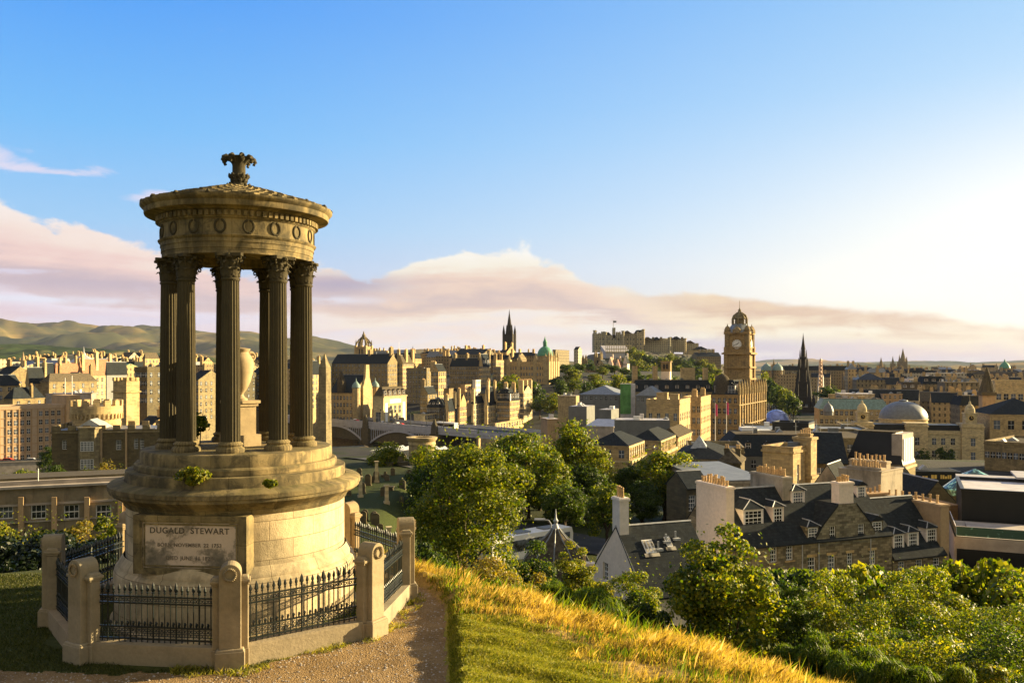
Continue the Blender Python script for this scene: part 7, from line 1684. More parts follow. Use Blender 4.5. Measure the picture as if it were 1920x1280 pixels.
# ------------------------------------------------------------------ the packed streets further out
def far_town():
    rng = random.Random(77); n = 0
    zones = [ # px range, distance range, roof row range, walls, group/label
      (0, 300, 560, 1000, 668, 690, ('far_sandstone','far_sooty','far_pale'), 'small distant stone house among the packed roofs left of the temple', 'distant houses left of the temple', 46),
      (300, 600, 560, 900, 676, 694, ('far_sandstone','far_sooty'), 'small distant stone house glimpsed between the temple columns', 'distant houses behind the temple', 26),
      (690, 960, 760, 1000, 662, 672, ('far_sandstone','far_sooty'), 'small distant house along the old town ridge', 'distant houses on the old town ridge', 26),
      (1425, 1560, 800, 1500, 692, 708, ('far_sandstone','far_sooty'), 'distant shaded range along the far street beyond the black monument', 'distant ranges beyond the monument', 18),
      (1560, 1930, 470, 900, 700, 752, ('far_sandstone','far_sooty','far_pale','far_sooty'), 'distant flat or slate roofed block in the new town right of the black monument', 'distant blocks right of the monument', 70),
      (1560, 1930, 900, 1900, 690, 700, ('far_sooty','far_sandstone'), 'hazy low block near the horizon on the right', 'hazy blocks near the right horizon', 44)]
    for x0, x1, y0, y1, r0, r1, walls, lab, grp, cnt in zones:
        for i in range(cnt):
            t = (i+rng.random())/cnt; px = rng.uniform(x0, x1); f = rng.random(); Y = y1+(y0-y1)*f; row = r0+(r1-r0)*f+rng.uniform(-3, 3)
            W = rng.uniform(12, 30); D = rng.uniform(10, 18); th = GRID+rng.choice([0,0,0.08,-0.08]); x = PX(px, Y); zt = PZ(row, Y); g = G(x, Y); H = zt-g
            if H < 4: H = 9; 
            R = empty('stone_house', (x, Y, zt-H), lab, 'house', th, grp); wall = rng.choice(walls)
            rk = rng.choice(['gx','gy','hip','flat','mansard','gx']); rh = rng.uniform(3, 5.5); rm = rng.choice(['slate','slate','slate_brown','lead_roof','pale_roof' if rk == 'flat' else 'slate'])
            core(R, W, D, H, wall, rk, rh, rm, {}, 0.2, 'far', 1.0 if rk == 'flat' else 0, (), 0.3, 1.5)
            for q in range(rng.randint(1, 3)): chimney(R, rng.uniform(0, W), rng.uniform(0.2, .8)*D, H-1, H+rh+rng.uniform(1.5, 3), rng.uniform(1.2, 3), 1.2, 3, 'sandstone')
    # long ranges of the right skyline, each its own thing
    for lab, xl, xr, yt, Y, wall, rk, rm in (
      ('long shaded street front with a regular cornice behind the wheel', 1460, 1600, 694, 980, 'far_sooty', 'mansard', 'slate'),
      ('stone bell tower block with a square lantern right of the wheel', 1590, 1606, 692, 760, 'far_sandstone', 'hip', 'lead_roof'),
      ('dark glossy barrel roofed store left of the cathedral', 1606, 1660, 712, 640, 'far_sooty', 'hip', 'black_cladding'),
      ('low mass of stone blocks below the cathedral spires', 1690, 1750, 695, 1000, 'far_sooty', 'flat', 'slate_brown'),
      ('brick red flat block right of the cathedral', 1806, 1844, 694, 900, 'far_sooty', 'flat', 'red_tile'),
      ('wide office slab with a pale roof edge right of the cathedral', 1745, 1812, 699, 760, 'far_pale', 'flat', 'pale_roof'),
      ('tall olive stone warehouse with few windows', 1772, 1842, 716, 520, 'far_sooty', 'flat', 'slate_brown'),
      ('dark roofed block with three white dormers behind the lead dome', 1730, 1772, 720, 560, 'far_sooty', 'mansard', 'slate'),
      ('dark red roofed block with two round dormers behind the lead dome', 1690, 1732, 732, 510, 'far_sooty', 'mansard', 'slate_brown'),
      ('brown flat block left of the lead dome', 1655, 1692, 738, 480, 'orange_render', 'flat', 'slate_brown'),
      ('white plant room cube on the skyline behind the lead dome', 1704, 1718, 710, 650, 'whitewash', 'flat', 'pale_roof'),
      ('dark mansard block left of the tall brown tower', 1800, 1846, 760, 440, 'far_sooty', 'mansard', 'slate'),
      ('low pale balustraded block behind the small corner domes', 1575, 1640, 738, 470, 'far_pale', 'flat', 'pale_roof')):
        bldL(lab, xl, xr, yt, Y, 18, wall, GRID*0.6, rk=rk, rmat=rm, rh=5, rows=3, nf=(0 if wall.startswith('far') else 4), dorm=([('F',3,1.0,2.0,2.4)] if 'dormers' in lab else ()), chim=[(.2,.5,7,2,1.2,3),(.8,.5,7,2,1.2,3)] if rk != 'flat' else ())
far_town()
# ------------------------------------------------------------------ trees, shrubs, grasses
def leafmat(name, stops, trans=0.45, rough=0.5):
    m = bpy.data.materials.new(name); m.use_nodes = True; t = NT(m.node_tree); t.n.clear(); MATS[name] = m
    out = t.new('ShaderNodeOutputMaterial'); g = t.new('ShaderNodeNewGeometry'); tc = t.new('ShaderNodeTexCoord')
    n = t.noise(tc.outputs['Object'], 0.8, 3); oi = t.new('ShaderNodeObjectInfo')
    f = t.add(t.mul(g.outputs['Random Per Island'], 0.62), t.mul(n, 0.45), t.mul(t.m('SUBTRACT', oi.outputs['Random'], 0.5), 0.16))
    c = t.ramp(f, stops)
    b = t.new('ShaderNodeBsdfPrincipled'); t.l.new(c, b.inputs['Base Color']); b.inputs['Roughness'].default_value = rough; b.inputs['Specular IOR Level'].default_value = 0.3
    tr = t.new('ShaderNodeBsdfTranslucent'); t.l.new(t.mix(1.0, c, (1.9,1.9,0.45), 'MULTIPLY'), tr.inputs[0])
    mx = t.new('ShaderNodeMixShader'); mx.inputs[0].default_value = trans; t.l.new(b.outputs[0], mx.inputs[1]); t.l.new(tr.outputs[0], mx.inputs[2]); t.l.new(mx.outputs[0], out.inputs[0])
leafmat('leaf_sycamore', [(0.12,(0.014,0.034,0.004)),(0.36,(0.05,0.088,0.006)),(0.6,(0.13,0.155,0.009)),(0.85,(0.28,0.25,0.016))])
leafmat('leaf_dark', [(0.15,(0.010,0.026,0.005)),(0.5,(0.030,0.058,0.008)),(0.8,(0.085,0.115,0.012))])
leafmat('leaf_yellow', [(0.15,(0.025,0.05,0.005)),(0.42,(0.085,0.115,0.008)),(0.7,(0.19,0.19,0.012)),(0.95,(0.34,0.27,0.022))])
leafmat('leaf_golden', [(0.15,(0.06,0.06,0.010)),(0.45,(0.16,0.14,0.022)),(0.75,(0.27,0.20,0.03)),(0.92,(0.33,0.19,0.045))])
leafmat('leaf_painted_shade', [(0.2,(0.004,0.010,0.003)),(0.6,(0.010,0.020,0.004)),(0.9,(0.022,0.034,0.006))], 0.2)  # near-black leaves: the shade over the left bushes is put into the colour
leafmat('leaf_broom', [(0.15,(0.018,0.045,0.004)),(0.45,(0.06,0.105,0.006)),(0.75,(0.15,0.185,0.009)),(0.95,(0.26,0.25,0.014))])
leafmat('grass_dry', [(0.12,(0.13,0.11,0.03)),(0.3,(0.29,0.20,0.055)),(0.48,(0.43,0.30,0.085)),(0.66,(0.52,0.36,0.12)),(0.84,(0.62,0.47,0.20)),(0.95,(0.13,0.17,0.03))], 0.35)
leafmat('grass_mown', [(0.15,(0.08,0.10,0.010)),(0.4,(0.17,0.19,0.02)),(0.65,(0.30,0.28,0.035)),(0.9,(0.46,0.36,0.10))], 0.3)
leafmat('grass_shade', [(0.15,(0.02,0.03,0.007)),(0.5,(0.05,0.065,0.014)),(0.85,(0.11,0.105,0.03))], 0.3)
def leaves(P, N, size, aspect, rng, up=0.0):
    """one diamond leaf per point P, normals near N"""
    n = len(P); a = rng.normal(size=(n, 3)); a[:, 2] += up*3
    nn = N+0.55*rng.normal(size=(n, 3)); nn /= np.linalg.norm(nn, axis=1)[:, None]
    a -= nn*np.sum(a*nn, 1)[:, None]; a /= np.linalg.norm(a, axis=1)[:, None]; b = np.cross(nn, a)
    s = size*(0.6+0.8*rng.random((n, 1))); L = a*s*0.5; B = b*s*0.5*aspect
    V = np.empty((n, 4, 3)); V[:, 0] = P-L; V[:, 1] = P-L*0.1+B; V[:, 2] = P+L-nn*s*0.08; V[:, 3] = P-L*0.1-B
    return V.reshape(-1, 3), np.arange(n*4).reshape(-1, 4)
def crown_mesh(rx, ry, rz, nclump, per, size, seed, aspect=0.62, up=0.0, low=-0.75, cs=(0.20, 0.36), gap=0.0, spray=0.0):
    rng = np.random.default_rng(seed); P = []; N = []
    R = np.array([rx, ry, rz])
    for i in range(nclump):
        d = rng.normal(size=3); d /= np.linalg.norm(d)
        if d[2] < low: d[2] = -d[2]
        q = (0.45+0.53*rng.random()**0.6)*(0.84+0.18*sin(3*atan2(d[1], d[0])+seed)+0.14*sin(5*d[2]+seed*1.7)+0.10*sin(7*atan2(d[1], d[0])+4*d[2])); q = min(q, 0.97)
        c = d*R*q; cr = rng.uniform(*cs)*min(R)*(1.25-0.35*q)
        k = int(per*(cr/(0.28*min(R)))**2); e = rng.normal(size=(k, 3))+0.35*d+np.array([0, 0, 0.25]); e /= np.linalg.norm(e, axis=1)[:, None]
        rr = cr*(0.45+0.65*rng.random((k, 1))**0.5); sq = np.array([1.15, 1.15, 0.8])
        P.append(c+e*rr*sq); N.append(e)
    if spray:    # loose sprigs breaking the outline
        k = int(nclump*per*spray); d = rng.normal(size=(k, 3)); d[:, 2] = np.abs(d[:, 2])*0.9-0.2; d /= np.linalg.norm(d, axis=1)[:, None]
        P.append(d*R*(0.80+0.32*rng.random((k, 1)))); N.append(d)
    P = np.concatenate(P); N = np.concatenate(N)
    return leaves(P, N, size, aspect, rng, up)
def trunk_mesh(h, r, rx, rz, seed, nl=7):
    rng = random.Random(seed); m = MB(); m.tube([(0,0,-0.6),(0.05*r,0,h*0.35),(0.1*r,0.1*r,h*0.7),(0,0,h)], [r*1.25, r, r*0.8, r*0.6], 8)
    for i in range(nl):
        a = rng.uniform(0, 6.28); z0 = h*rng.uniform(0.5, 0.98); e = rng.uniform(0.45, 0.85)
        x, y = cos(a)*rx*e, sin(a)*rx*e; zt = h+rz*rng.uniform(0.1, 1.2)
        m.tube([(0,0,z0),(x*0.35,y*0.35,z0+(zt-z0)*0.5),(x*0.75,y*0.75,z0+(zt-z0)*0.85),(x,y,zt)], [r*0.45,r*0.32,r*0.2,r*0.06], 5)
    return m
PROTO = {}
def plant(key, name, label, cat, loc, mat, rx, rz, nclump, per, size, seed, trunk=None, group=None, scale=(1,1,1), rot=0.0, ry=None, base=None, **k):
    """tree or shrub: trunk=(height, radius) below the crown's middle; the crown mesh is shared between copies of one key"""
    R = empty(name, loc, label, cat, rot, group); R.scale = scale
    if key not in PROTO:
        V, Q = crown_mesh(rx, ry or rx, rz, nclump, per, size, seed, **k); h = trunk[0] if trunk else rz*0.55
        o = npmesh('crown' if trunk else 'foliage', V+np.array([0, 0, h+(rz*0.55 if trunk else 0)]), Q, mat, R)
        t = trunk_mesh(h, trunk[1] if trunk else 0.05*rx, rx, rz*(1.0 if trunk else 0.6), seed, 7 if trunk else 5).build('trunk' if trunk else 'stems', 'bark', R, True)
        PROTO[key] = R
    else:
        for ch in list(PROTO[key].children):
            c = ch.copy(); COL.objects.link(c); c.parent = R
            if ch.name.startswith(('crown', 'foliage')) and ch.data.materials[0].name != mat:
                c.data = ch.data.copy(); c.data.materials[0] = MATS[mat]
    return R
def near_plants():
    def tr(label, px, ytop, Y, wpx, key, mat, name='tree', seed=1, nclump=60, per=420, size=0.16, trunk_r=0.2, zb=None, **k):
        x = PX(px, Y); z0 = G(x, Y) if zb is None else zb; zt = PZ(ytop, Y); H = zt-z0; r = wpx/2/F*Y; rz = min(H*0.46, r*1.35); h = H-rz*1.55
        return plant(key, name, label, 'tree', (x, Y, z0), mat, r, rz, nclump, per, size, seed, (max(0.4, h), trunk_r), **k)
    def sh(label, px, ytop, Y, wpx, mat, seed, name='shrub', nclump=34, per=300, size=0.11, hpx=None, **k):
        x = PX(px, Y); z0 = G(x, Y)-0.1; zt = PZ(ytop, Y); H = max(0.5, zt-z0); r = wpx/2/F*Y
        return plant('s%d' % seed, name, label, 'shrub', (x, Y, z0), mat, r*1.2, H*0.62, nclump, per, size, seed, None, **k)
    # the big tree right of the temple and the row along the street behind it
    tr('big bushy sunlit tree right of the temple railing', 872, 806, 45, 235, 'big', 'leaf_yellow', seed=3, nclump=105, per=520, size=0.155, trunk_r=0.22, spray=0.02, cs=(0.15,0.27))
    # sycamore in front of the terrace and the thicket beside it
    tr('dense round large leaved tree in front of the rubble terrace', 1362, 992, 27, 228, 'syc', 'leaf_sycamore', seed=5, nclump=88, per=520, size=0.115, trunk_r=0.12, low=-0.95, spray=0.012, aspect=0.8, cs=(0.15,0.27))
    S = [('tall bright yellow green shrub in the thicket under the terrace block',1742,1040,30,150,'leaf_yellow',21),
         ('leafy bush at the right end of the rubble terrace',1640,1036,31,160,'leaf_sycamore',22),
         ('loose yellow bush beside the round tree, below the terrace windows',1545,1044,29,130,'leaf_yellow',23),
         ('dark green bush at the right edge below the timber screen',1880,1056,28,190,'leaf_sycamore',24),
         ('low dark bush in the middle of the thicket',1600,1130,25.5,170,'leaf_sycamore',25),
         ('broad dark bush low in the right part of the thicket',1760,1140,24,220,'leaf_sycamore',26),
         ('sprawling bush in the bottom right corner',1890,1160,22.5,200,'leaf_dark',27),
         ('small dark bush just right of the round tree',1500,1096,26,90,'leaf_dark',28),
         ('pale flowering bush low at the right, beside the bottom edge',1835,1190,21.5,120,'leaf_yellow',29),
         ('bushy shrub standing between the cottage and the round tree',1192,1046,33,110,'leaf_sycamore',31),
         ('dark low shrub left of the round tree on the slope',1215,1098,27.5,90,'leaf_dark',32),
         ('golden autumn shrub at the foot of the big tree',918,1015,30,125,'leaf_golden',33),
         ('second golden shrub between the big tree and the broom',1012,1052,27,85,'leaf_golden',34),
         ('dark evergreen shrub below the pavilion roof',1005,1014,48,95,'leaf_dark',35),
         ('bright loose sapling between the pavilion and the cottage',1082,1002,60,75,'leaf_yellow',36),
         ('low mixed shrub in front of the cottage gable',1120,1078,34,120,'leaf_yellow',37),
         ('dark bush tucked under the left side of the big tree',800,1010,36,90,'leaf_dark',38)]
    S += [('yellow green bush at the foot of the terrace, below its third window',1590,1062,40,130,'leaf_yellow',71),('dense bush under the dormer cottage',1690,1052,42,130,'leaf_sycamore',72),('tall loose bush in front of the concrete terrace block',1815,1062,38,130,'leaf_yellow',73),('bush at the right edge under the concrete block',1905,1072,36,110,'leaf_sycamore',74),('dark bush filling the gap beside the round tree',1500,1082,38,120,'leaf_dark',75),('dark mass of bush in the middle of the thicket',1680,1120,27,170,'leaf_dark',76)]
    for lab, px, yt, Y, w, mat, sd in S: sh(lab, px, yt, Y, w, mat, sd, spray=0.018, size=0.088 if Y < 34 else 0.13, cs=(0.20,0.34), low=-0.6, nclump=46, per=430)
    for lab, px, yt, Y, w, sd in (('bright green broom bush on the slope below the cottage',1098,1078,25.5,150,41),('smaller broom bush beside the dark shrub',1040,1092,25,80,42),('feathery green broom at the foot of the thicket',1520,1180,21.5,110,43),('low broom bush among the dry grass, right of the round tree',1610,1215,20,140,44),('feathery broom bush beside the bottom edge',1700,1240,19,130,45),('low spread of broom near the bottom right corner',1800,1252,18.6,120,46)):
        sh(lab, px, yt, Y, w, 'leaf_broom', sd, name='broom_bush', size=0.22, aspect=0.10, up=1.0, nclump=52, per=520, cs=(0.22,0.4), low=-0.4)
    # left of the temple
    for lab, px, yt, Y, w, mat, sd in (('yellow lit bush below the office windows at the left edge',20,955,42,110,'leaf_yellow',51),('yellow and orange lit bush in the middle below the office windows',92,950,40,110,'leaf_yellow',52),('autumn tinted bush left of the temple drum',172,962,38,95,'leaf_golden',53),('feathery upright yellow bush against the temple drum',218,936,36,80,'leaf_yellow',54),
         ('dark shaded thicket at the left edge behind the railing',8,985,25,190,'leaf_painted_shade',55),('dark shaded bush behind the far left railing post',86,1004,24.5,150,'leaf_painted_shade',56),('dark low bush behind the left railing',165,1012,24.5,140,'leaf_painted_shade',57),('dark bush at the very left edge of the lawn',-10,1060,22.5,190,'leaf_painted_shade',58),('low shrub in front of the castellated bay, behind the office roof',165,874,130,50,'leaf_yellow',81),('reddish shrub right of the castellated bay',200,858,132,38,'leaf_golden',82),('low green shrub behind the office roof, below the parked cars',45,880,130,60,'leaf_sycamore',83),('round dark shrub between the parked cars and the castellated house',96,862,136,46,'leaf_dark',84),('low shrub behind the office roof at the left edge',-10,884,128,60,'leaf_dark',85),('shrub behind the office roof beside the temple steps',228,872,128,44,'leaf_sycamore',86)):
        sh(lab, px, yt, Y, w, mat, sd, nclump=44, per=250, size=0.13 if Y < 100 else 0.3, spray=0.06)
    # tufts growing on the temple's steps
    for lab, px, py, Y, w, n, sd in (('bright leafy plant growing out of the temple steps',362,889,15.35,0.30,7,61),('small tuft of weeds on the temple cornice',507,905,15.3,0.12,4,62)):
        x = PX(px, Y); R = empty('weed_tuft', (x, Y, PZ(py, Y)-w*0.55), lab, 'plant'); V, Q = crown_mesh(w, w*0.7, w*0.62, n*3, 60, 0.075, sd, aspect=0.6, spray=0.15); npmesh('foliage', V+np.array([0,0,w*0.35]), Q, 'leaf_yellow', R)
        MB().tube([(0,0.02,-w*0.3),(0,0,w*0.4)], 0.008, 5).build('stem', 'bark', R)
    x, Y = PX(375, 17.6), 17.6; R = empty('weed_tuft', (x, Y, 3.34), 'green sapling sprouting between the temple columns', 'plant'); V, Q = crown_mesh(0.17, 0.17, 0.26, 16, 60, 0.085, 63, spray=0.15); npmesh('foliage', V+np.array([0,0,0.42]), Q, 'leaf_broom', R); MB().tube([(0,0,0),(0.02,0,0.5)], 0.012, 5).build('stem', 'bark', R)
near_plants()
def town_trees():
    V = {}
    T = [ # px, ytop, width px, Y, label
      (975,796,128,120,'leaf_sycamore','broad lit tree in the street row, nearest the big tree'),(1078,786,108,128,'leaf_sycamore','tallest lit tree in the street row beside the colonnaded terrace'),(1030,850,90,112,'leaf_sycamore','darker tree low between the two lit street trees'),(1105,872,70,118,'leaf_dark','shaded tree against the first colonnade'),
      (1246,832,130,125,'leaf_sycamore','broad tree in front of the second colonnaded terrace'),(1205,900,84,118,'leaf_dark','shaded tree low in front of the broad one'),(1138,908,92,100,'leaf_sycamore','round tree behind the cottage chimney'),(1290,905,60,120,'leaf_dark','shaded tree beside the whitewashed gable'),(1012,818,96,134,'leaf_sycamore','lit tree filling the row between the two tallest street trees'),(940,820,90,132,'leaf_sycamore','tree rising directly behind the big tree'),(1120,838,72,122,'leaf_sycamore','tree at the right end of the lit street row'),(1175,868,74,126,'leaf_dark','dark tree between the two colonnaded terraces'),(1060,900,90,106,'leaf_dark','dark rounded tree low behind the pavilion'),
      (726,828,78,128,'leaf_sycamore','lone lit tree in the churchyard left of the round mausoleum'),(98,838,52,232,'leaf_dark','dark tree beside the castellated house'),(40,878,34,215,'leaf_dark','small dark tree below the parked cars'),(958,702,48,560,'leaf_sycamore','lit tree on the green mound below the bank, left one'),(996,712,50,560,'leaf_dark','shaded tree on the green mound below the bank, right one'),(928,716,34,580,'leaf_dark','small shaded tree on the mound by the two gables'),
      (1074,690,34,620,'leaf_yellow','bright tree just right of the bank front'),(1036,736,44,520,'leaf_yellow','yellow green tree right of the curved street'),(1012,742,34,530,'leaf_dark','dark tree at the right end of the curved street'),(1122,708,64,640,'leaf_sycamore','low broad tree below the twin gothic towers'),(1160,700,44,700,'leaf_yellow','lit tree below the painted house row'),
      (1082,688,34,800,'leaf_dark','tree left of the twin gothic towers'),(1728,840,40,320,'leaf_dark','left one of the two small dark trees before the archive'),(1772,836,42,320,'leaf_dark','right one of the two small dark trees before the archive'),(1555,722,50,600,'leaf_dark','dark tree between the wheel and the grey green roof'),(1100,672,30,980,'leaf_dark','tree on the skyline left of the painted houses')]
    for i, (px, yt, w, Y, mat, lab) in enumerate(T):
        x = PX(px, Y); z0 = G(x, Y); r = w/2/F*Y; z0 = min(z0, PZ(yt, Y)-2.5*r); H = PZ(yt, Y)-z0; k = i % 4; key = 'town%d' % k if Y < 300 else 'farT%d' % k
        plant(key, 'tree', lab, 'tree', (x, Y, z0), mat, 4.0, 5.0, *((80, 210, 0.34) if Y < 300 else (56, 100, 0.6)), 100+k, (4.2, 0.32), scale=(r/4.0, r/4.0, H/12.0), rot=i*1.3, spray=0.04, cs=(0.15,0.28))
    rng = random.Random(8)
    # the crag's trees, the gardens' trees
    spots = [(1186,650,24),(1200,656,30),(1215,664,28),(1196,672,34),(1178,668,22),(1222,680,26),(1208,688,30),(1240,668,26),(1256,662,22),(1268,668,24),(1250,684,26),(1272,684,22),(1288,676,26),(1300,672,20),(1310,684,20),(1236,690,24),(1296,694,26),(1320,690,18),(1186,690,26),(1330,700,18),(1305,664,20),(1318,672,20),(1332,680,22),(1344,690,20),(1322,694,22),(1300,704,24),(1312,712,24),(1338,706,22),(1280,700,26),(1262,704,26)]
    for i, (px, yt, w) in enumerate(spots):
        Y = 1160-(yt-650)*3.2; x = PX(px, Y); r = w/2/F*Y*1.15; zt = PZ(yt, Y); H = max(12, r*2.6)
        plant('farT%d' % (i % 4), 'tree', 'bushy tree on the castle crag', 'tree', (x, Y, zt-H), rng.choice(['leaf_sycamore','leaf_yellow','leaf_sycamore','leaf_dark']), 4, 5, 56, 100, 0.6, 100+i % 4, (4.2, .32), 'trees on the castle crag', (r/4, r/4, H/12), i*0.9)
    for i in range(16):
        px = 1432+i*3.6+rng.uniform(-2, 2); yt = 700+i*2.6+rng.uniform(-5, 9); Y = 700-i*11; x = PX(px, Y); z0 = G(x, Y); w = rng.uniform(20, 30); r = w/2/F*Y; H = PZ(yt, Y)-z0; H = max(H, 8)
        plant('farT%d' % (i % 4), 'tree', 'garden tree between the clock tower and the black monument', 'tree', (x, Y, z0), rng.choice(['leaf_sycamore','leaf_yellow','leaf_dark']), 4, 5, 56, 100, 0.6, 100+i % 4, (4.2, .32), 'trees in the gardens', (r/4, r/4, H/12), i*0.7)
    for i in range(30):
        px = 1045+i*10.5+rng.uniform(-5, 5); Y = rng.uniform(560, 800); yt = rng.uniform(698, 716); x = PX(px, Y); z0 = G(x, Y); H = max(9, PZ(yt, Y)-z0); r = rng.uniform(5, 8)
        plant('farT%d' % (i % 4), 'tree', 'garden tree in the valley below the castle', 'tree', (x, Y, z0), rng.choice(['leaf_sycamore','leaf_dark','leaf_dark']), 4, 5, 56, 100, 0.6, 100+i % 4, (4.2, .32), 'trees in the valley gardens', (r/4, r/4, H/12), i*0.8)
    for i in range(60):   # trees and shrubs covering the slope between the hill and the street
        px = rng.uniform(960, 1330); Y = rng.uniform(118, 165); x = PX(px, Y); z0 = G(x, Y); 
        if px > 1105: continue
        H = rng.uniform(6, 9); r = rng.uniform(2.5, 3.6)
        plant('town%d' % (i % 4), 'tree', 'shaded tree low in the belt along the street', 'tree', (x, Y, z0), 'leaf_dark', 4, 5, 80, 210, 0.34, 100+i % 4, (4.2, .32), 'trees in the belt along the street', (r/4, r/4, H/12), i*0.8)
town_trees()
def more_bushes():
    rng = random.Random(19)
    for i in range(20):
        px = 1465+i*24+rng.uniform(-8, 8); Y = rng.uniform(42, 60); x = PX(px, Y); z0 = G(x, Y)-0.2; yt = rng.uniform(1070, 1092); H = max(1.2, PZ(yt, Y)-z0); r = max(rng.uniform(1.7, 2.5), H/1.8); k = i % 3
        plant('mid%d' % k, 'shrub', 'dense shrub in the belt below the stone terrace and the concrete block', 'shrub', (x, Y, z0), rng.choice(['leaf_sycamore','leaf_yellow','leaf_dark','leaf_sycamore']), 2.0, 1.5, 40, 330, 0.15, 300+k, None, 'shrubs in the belt below the terrace', (r/2, r/2, H/2.35), i*0.9, cs=(0.2,0.34), low=-0.6)
    for i in range(6):  # trees added behind the big tree to cast shade over the churchyard
        px = 812+i*14; Y = rng.uniform(92, 124); x = PX(px, Y); z0 = G(x, Y); H = PZ(838+rng.uniform(0, 14), Y)-z0; r = 3.2
        plant('town%d' % (i % 4), 'tree', 'added tree half hidden behind the big bushy tree to shade the churchyard', 'tree', (x, Y, z0), 'leaf_dark', 4, 5, 80, 210, 0.34, 100+i % 4, (4.2, .32), 'trees added to shade the churchyard', (r/4, r/4, H/12), i*0.8)
more_bushes()
def blades(x, y, h, w, rng, lean=0.35, wind=(0.25, 0.0), tip=None):
    n = len(x); z = gz(x, y); a = rng.random(n)*2*pi; d = np.stack([np.cos(a), np.sin(a)], 1); l = h*lean*(0.3+rng.random(n)); b = rng.random(n)*2*pi
    lx = np.cos(b)*l+wind[0]*h; ly = np.sin(b)*l+wind[1]*h
    V = np.empty((n, 5, 3)); o = np.stack([x, y, z-0.01], 1); W = np.concatenate([d*(w[:, None]/2), np.zeros((n, 1))], 1)
    V[:, 0] = o-W; V[:, 1] = o+W; mid = o+np.stack([lx*0.35, ly*0.35, h*0.6], 1); V[:, 2] = mid+W*0.75; V[:, 4] = mid-W*0.75; V[:, 3] = o+np.stack([lx, ly, h], 1)
    return V.reshape(-1, 3), np.arange(n*5).reshape(-1, 5)
def grass():
    rng = np.random.default_rng(17)
    def pick(n, x0, x1, y0, y1):
        return rng.uniform(x0, x1, n), rng.uniform(y0, y1, n)
    def bank_x(y): return np.interp(y, BANK[:,0], BANK[:,1])
    # mown turf of the bank
    x, y = pick(420000, -2.5, 5.0, 11.8, 19.0); v = y+0.95*x+0.5*hnoise(x*0.9, y*0.9)+0.45*hnoise(x*2.6, y*2.6)+0.3*rng.normal(size=len(x)); ok = (x > bank_x(y)+0.03) & (v+0.35*np.clip(x-0.6, 0, 9) < 16.3)
    x, y = x[ok], y[ok]; V, Q = blades(x, y, rng.uniform(0.02, 0.065, len(x)), np.full(len(x), 0.012), rng, 0.9, (0.15, 0)); tag(npmesh('mown_grass', V, Q, 'grass_mown'), 'short mown yellow green turf beside the path', 'grass', kind='stuff')
    # long dry grass along the brow and down the slope
    x, y = pick(620000, -3.5, 16.0, 7.5, 24.5); e = np.interp(x, EDGE[:,0], EDGE[:,1]); v = y+0.95*x+0.5*hnoise(x*0.9, y*0.9)+0.45*hnoise(x*2.6, y*2.6)+0.35*rng.normal(size=len(x))
    den = 0.55+0.5*hnoise(x*0.75+3, y*0.85)+0.2*hnoise(x*2.9, y*2.7); ok = (x > bank_x(y)+0.12) & (v+0.35*np.clip(x-0.6, 0, 9) > 16.0) & (y < e+3.0) & (rng.random(len(x)) < np.clip(den, 0.10, 1))
    x, y = x[ok], y[ok]; v = v[ok]; hh = (0.06+0.16*np.clip(sst(v, 16.0, 17.4), 0, 1))*(0.75+0.55*np.clip(hnoise(x*0.9, y*1.0+2), -0.8, 1)+0.25*hnoise(x*3.1, y*3.3))
    h = hh*rng.uniform(0.5, 1.25, len(x)); V, Q = blades(x, y, h, np.full(len(x), 0.010), rng, 0.55, (0.28, -0.05)); tag(npmesh('dry_grass', V, Q, 'grass_dry'), 'long straw coloured grass along the brow of the hill', 'grass', kind='stuff')
    g = rng.random(len(x)) < 0.24; x2, y2 = x[g], y[g]; k = hnoise(x2*0.8+7, y2*0.8+1) > -0.15; x2, y2 = x2[k], y2[k]
    V, Q = blades(x2, y2, rng.uniform(0.10, 0.24, len(x2)), np.full(len(x2), 0.014), rng, 0.5, (0.2, 0)); tag(npmesh('green_grass', V, Q, 'leaf_broom'), 'green tufts among the dry grass', 'grass', kind='stuff')
    # tall seed stalks
    x, y = pick(1700, 1.5, 13.0, 9.0, 21.0); e = np.interp(x, EDGE[:,0], EDGE[:,1]); ok = (y > e-2.2) & (y < e+1.5) & (x > 2.2); x, y = x[ok], y[ok]
    V, Q = blades(x, y, rng.uniform(0.3, 0.55, len(x)), np.full(len(x), 0.008), rng, 0.3, (0.15, 0)); tag(npmesh('seed_stalks', V, Q, 'grass_dry'), 'tall dry seed stalks on the brow of the hill', 'grass', kind='stuff')
    # shaded lawn at the left, weeds along the kerb, litter on the path's edge
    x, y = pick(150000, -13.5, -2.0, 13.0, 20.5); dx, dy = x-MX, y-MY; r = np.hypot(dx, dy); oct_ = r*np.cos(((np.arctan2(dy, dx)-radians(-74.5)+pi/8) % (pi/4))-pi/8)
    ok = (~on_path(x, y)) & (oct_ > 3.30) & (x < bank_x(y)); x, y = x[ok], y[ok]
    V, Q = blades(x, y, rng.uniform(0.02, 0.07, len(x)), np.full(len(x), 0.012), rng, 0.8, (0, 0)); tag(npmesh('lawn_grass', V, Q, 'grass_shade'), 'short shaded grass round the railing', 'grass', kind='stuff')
    x, y = pick(60000, -9.0, -1.6, 12.5, 19.5); dx, dy = x-MX, y-MY; r = np.hypot(dx, dy); a8 = ((np.arctan2(dy, dx)-radians(-74.5)) % (pi/4))-pi/8; oct_ = r*np.cos(a8)
    ok = (oct_ > 3.32) & (oct_ < 3.75+0.25*hnoise(x, y)) & (hnoise(x*1.7, y*1.7+4) > -0.1) & (x > -5.6); x, y = x[ok], y[ok]
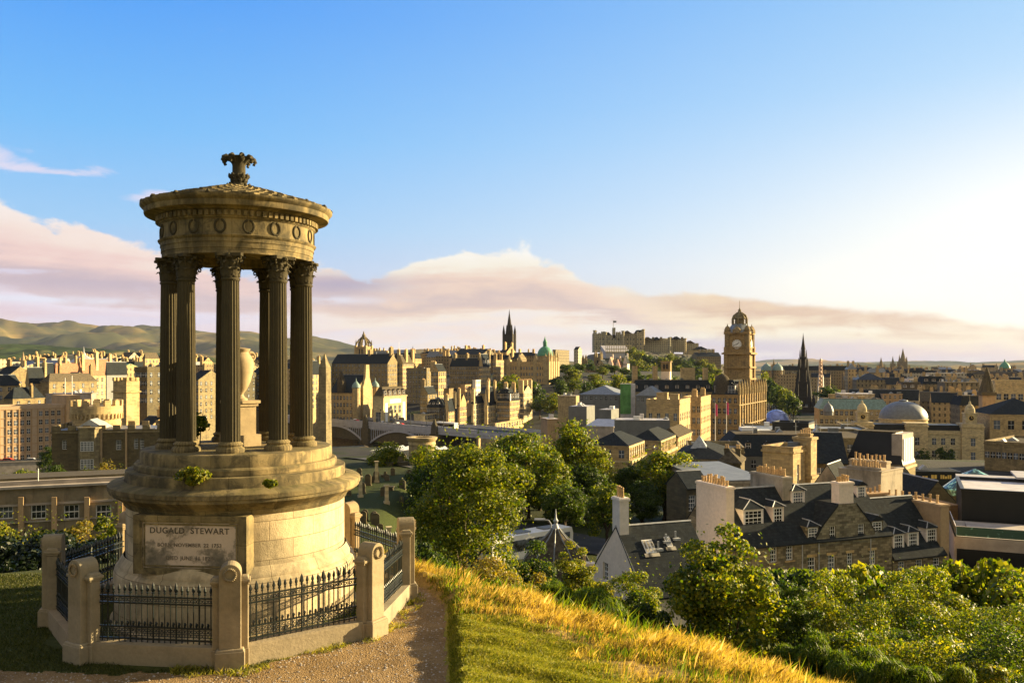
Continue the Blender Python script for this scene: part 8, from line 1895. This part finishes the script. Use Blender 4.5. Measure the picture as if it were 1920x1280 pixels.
    V, Q = blades(x, y, rng.uniform(0.03, 0.13, len(x)), np.full(len(x), 0.012), rng, 0.9, (0.1, 0)); tag(npmesh('kerb_weeds', V, Q, 'grass_mown'), 'straggling weeds along the foot of the railing kerb', 'weeds', kind='stuff')
    # inside the railing
    x, y = pick(30000, MX-3.3, MX+3.3, MY-3.3, MY+3.3); dx, dy = x-MX, y-MY; r = np.hypot(dx, dy); ok = (r > 2.42) & (r < 3.05) & (dx > 0.2); x, y = x[ok], y[ok]
    V, Q = blades(x, y, rng.uniform(0.05, 0.28, len(x)), np.full(len(x), 0.016), rng, 0.7, (0, 0)); tag(npmesh('railing_weeds', V, Q, 'leaf_broom'), 'weeds growing inside the railing', 'weeds', kind='stuff')
    # rough cover on the slope under the bushes
    x, y = pick(90000, -16, 32, 17, 44); e = np.interp(x, EDGE[:,0], EDGE[:,1]); ok = (y > e+1.0) & (x > -2.2) & (np.abs(x/y) < 0.8); x, y = x[ok], y[ok]
    V, Q = blades(x, y, rng.uniform(0.1, 0.5, len(x)), np.full(len(x), 0.035), rng, 0.6, (0.1, 0)); tag(npmesh('slope_undergrowth', V, Q, 'leaf_broom'), 'rough green undergrowth on the slope below the brow', 'undergrowth', kind='stuff')
grass()
# ------------------------------------------------------------------ small stones on the path, and the evening air
def pebbles():
    rng = np.random.default_rng(41); x = rng.uniform(-9, -0.9, 15000); y = rng.uniform(12.6, 21, 15000); ok = on_path(x, y); x, y = x[ok], y[ok]; n = len(x)
    s = 0.006+0.022*rng.random(n)**4; a = rng.random(n)*6.28; z = gz(x, y)+0.012
    base = np.array([(1,0,0),(0.3,0.8,0),(-0.8,0.5,0),(-0.7,-0.7,0),(0.4,-0.9,0),(0.1,0.05,0.75)]); c, q = np.cos(a), np.sin(a)
    V = np.empty((n, 6, 3)); V[:,:,0] = x[:,None]+s[:,None]*(base[:,0]*c[:,None]-base[:,1]*q[:,None]); V[:,:,1] = y[:,None]+s[:,None]*(base[:,0]*q[:,None]+base[:,1]*c[:,None]); V[:,:,2] = z[:,None]+s[:,None]*base[:,2]
    T = np.array([(0,1,5),(1,2,5),(2,3,5),(3,4,5),(4,0,5)]); Q = (np.arange(n)[:,None,None]*6+T[None]).reshape(-1, 3)
    tag(npmesh('path_stones', V.reshape(-1,3), Q, 'concrete'), 'loose gravel stones scattered on the earth path', 'gravel', kind='stuff')
pebbles()
def haze():
    m = bpy.data.materials.new('haze'); m.use_nodes = True; t = NT(m.node_tree); t.n.clear(); MATS['haze'] = m
    o = t.new('ShaderNodeOutputMaterial'); v = t.new('ShaderNodeVolumePrincipled'); v.inputs['Color'].default_value = (0.56,0.66,1.0,1); v.inputs['Density'].default_value = 1.7e-5; v.inputs['Anisotropy'].default_value = 0.0
    t.l.new(v.outputs[0], o.inputs['Volume'])
    b = MB().box(-25000, 25000, -80, 24000, -140, 700).build('haze', 'haze'); tag(b, 'thin evening haze over the town', 'haze', kind='stuff')
haze()
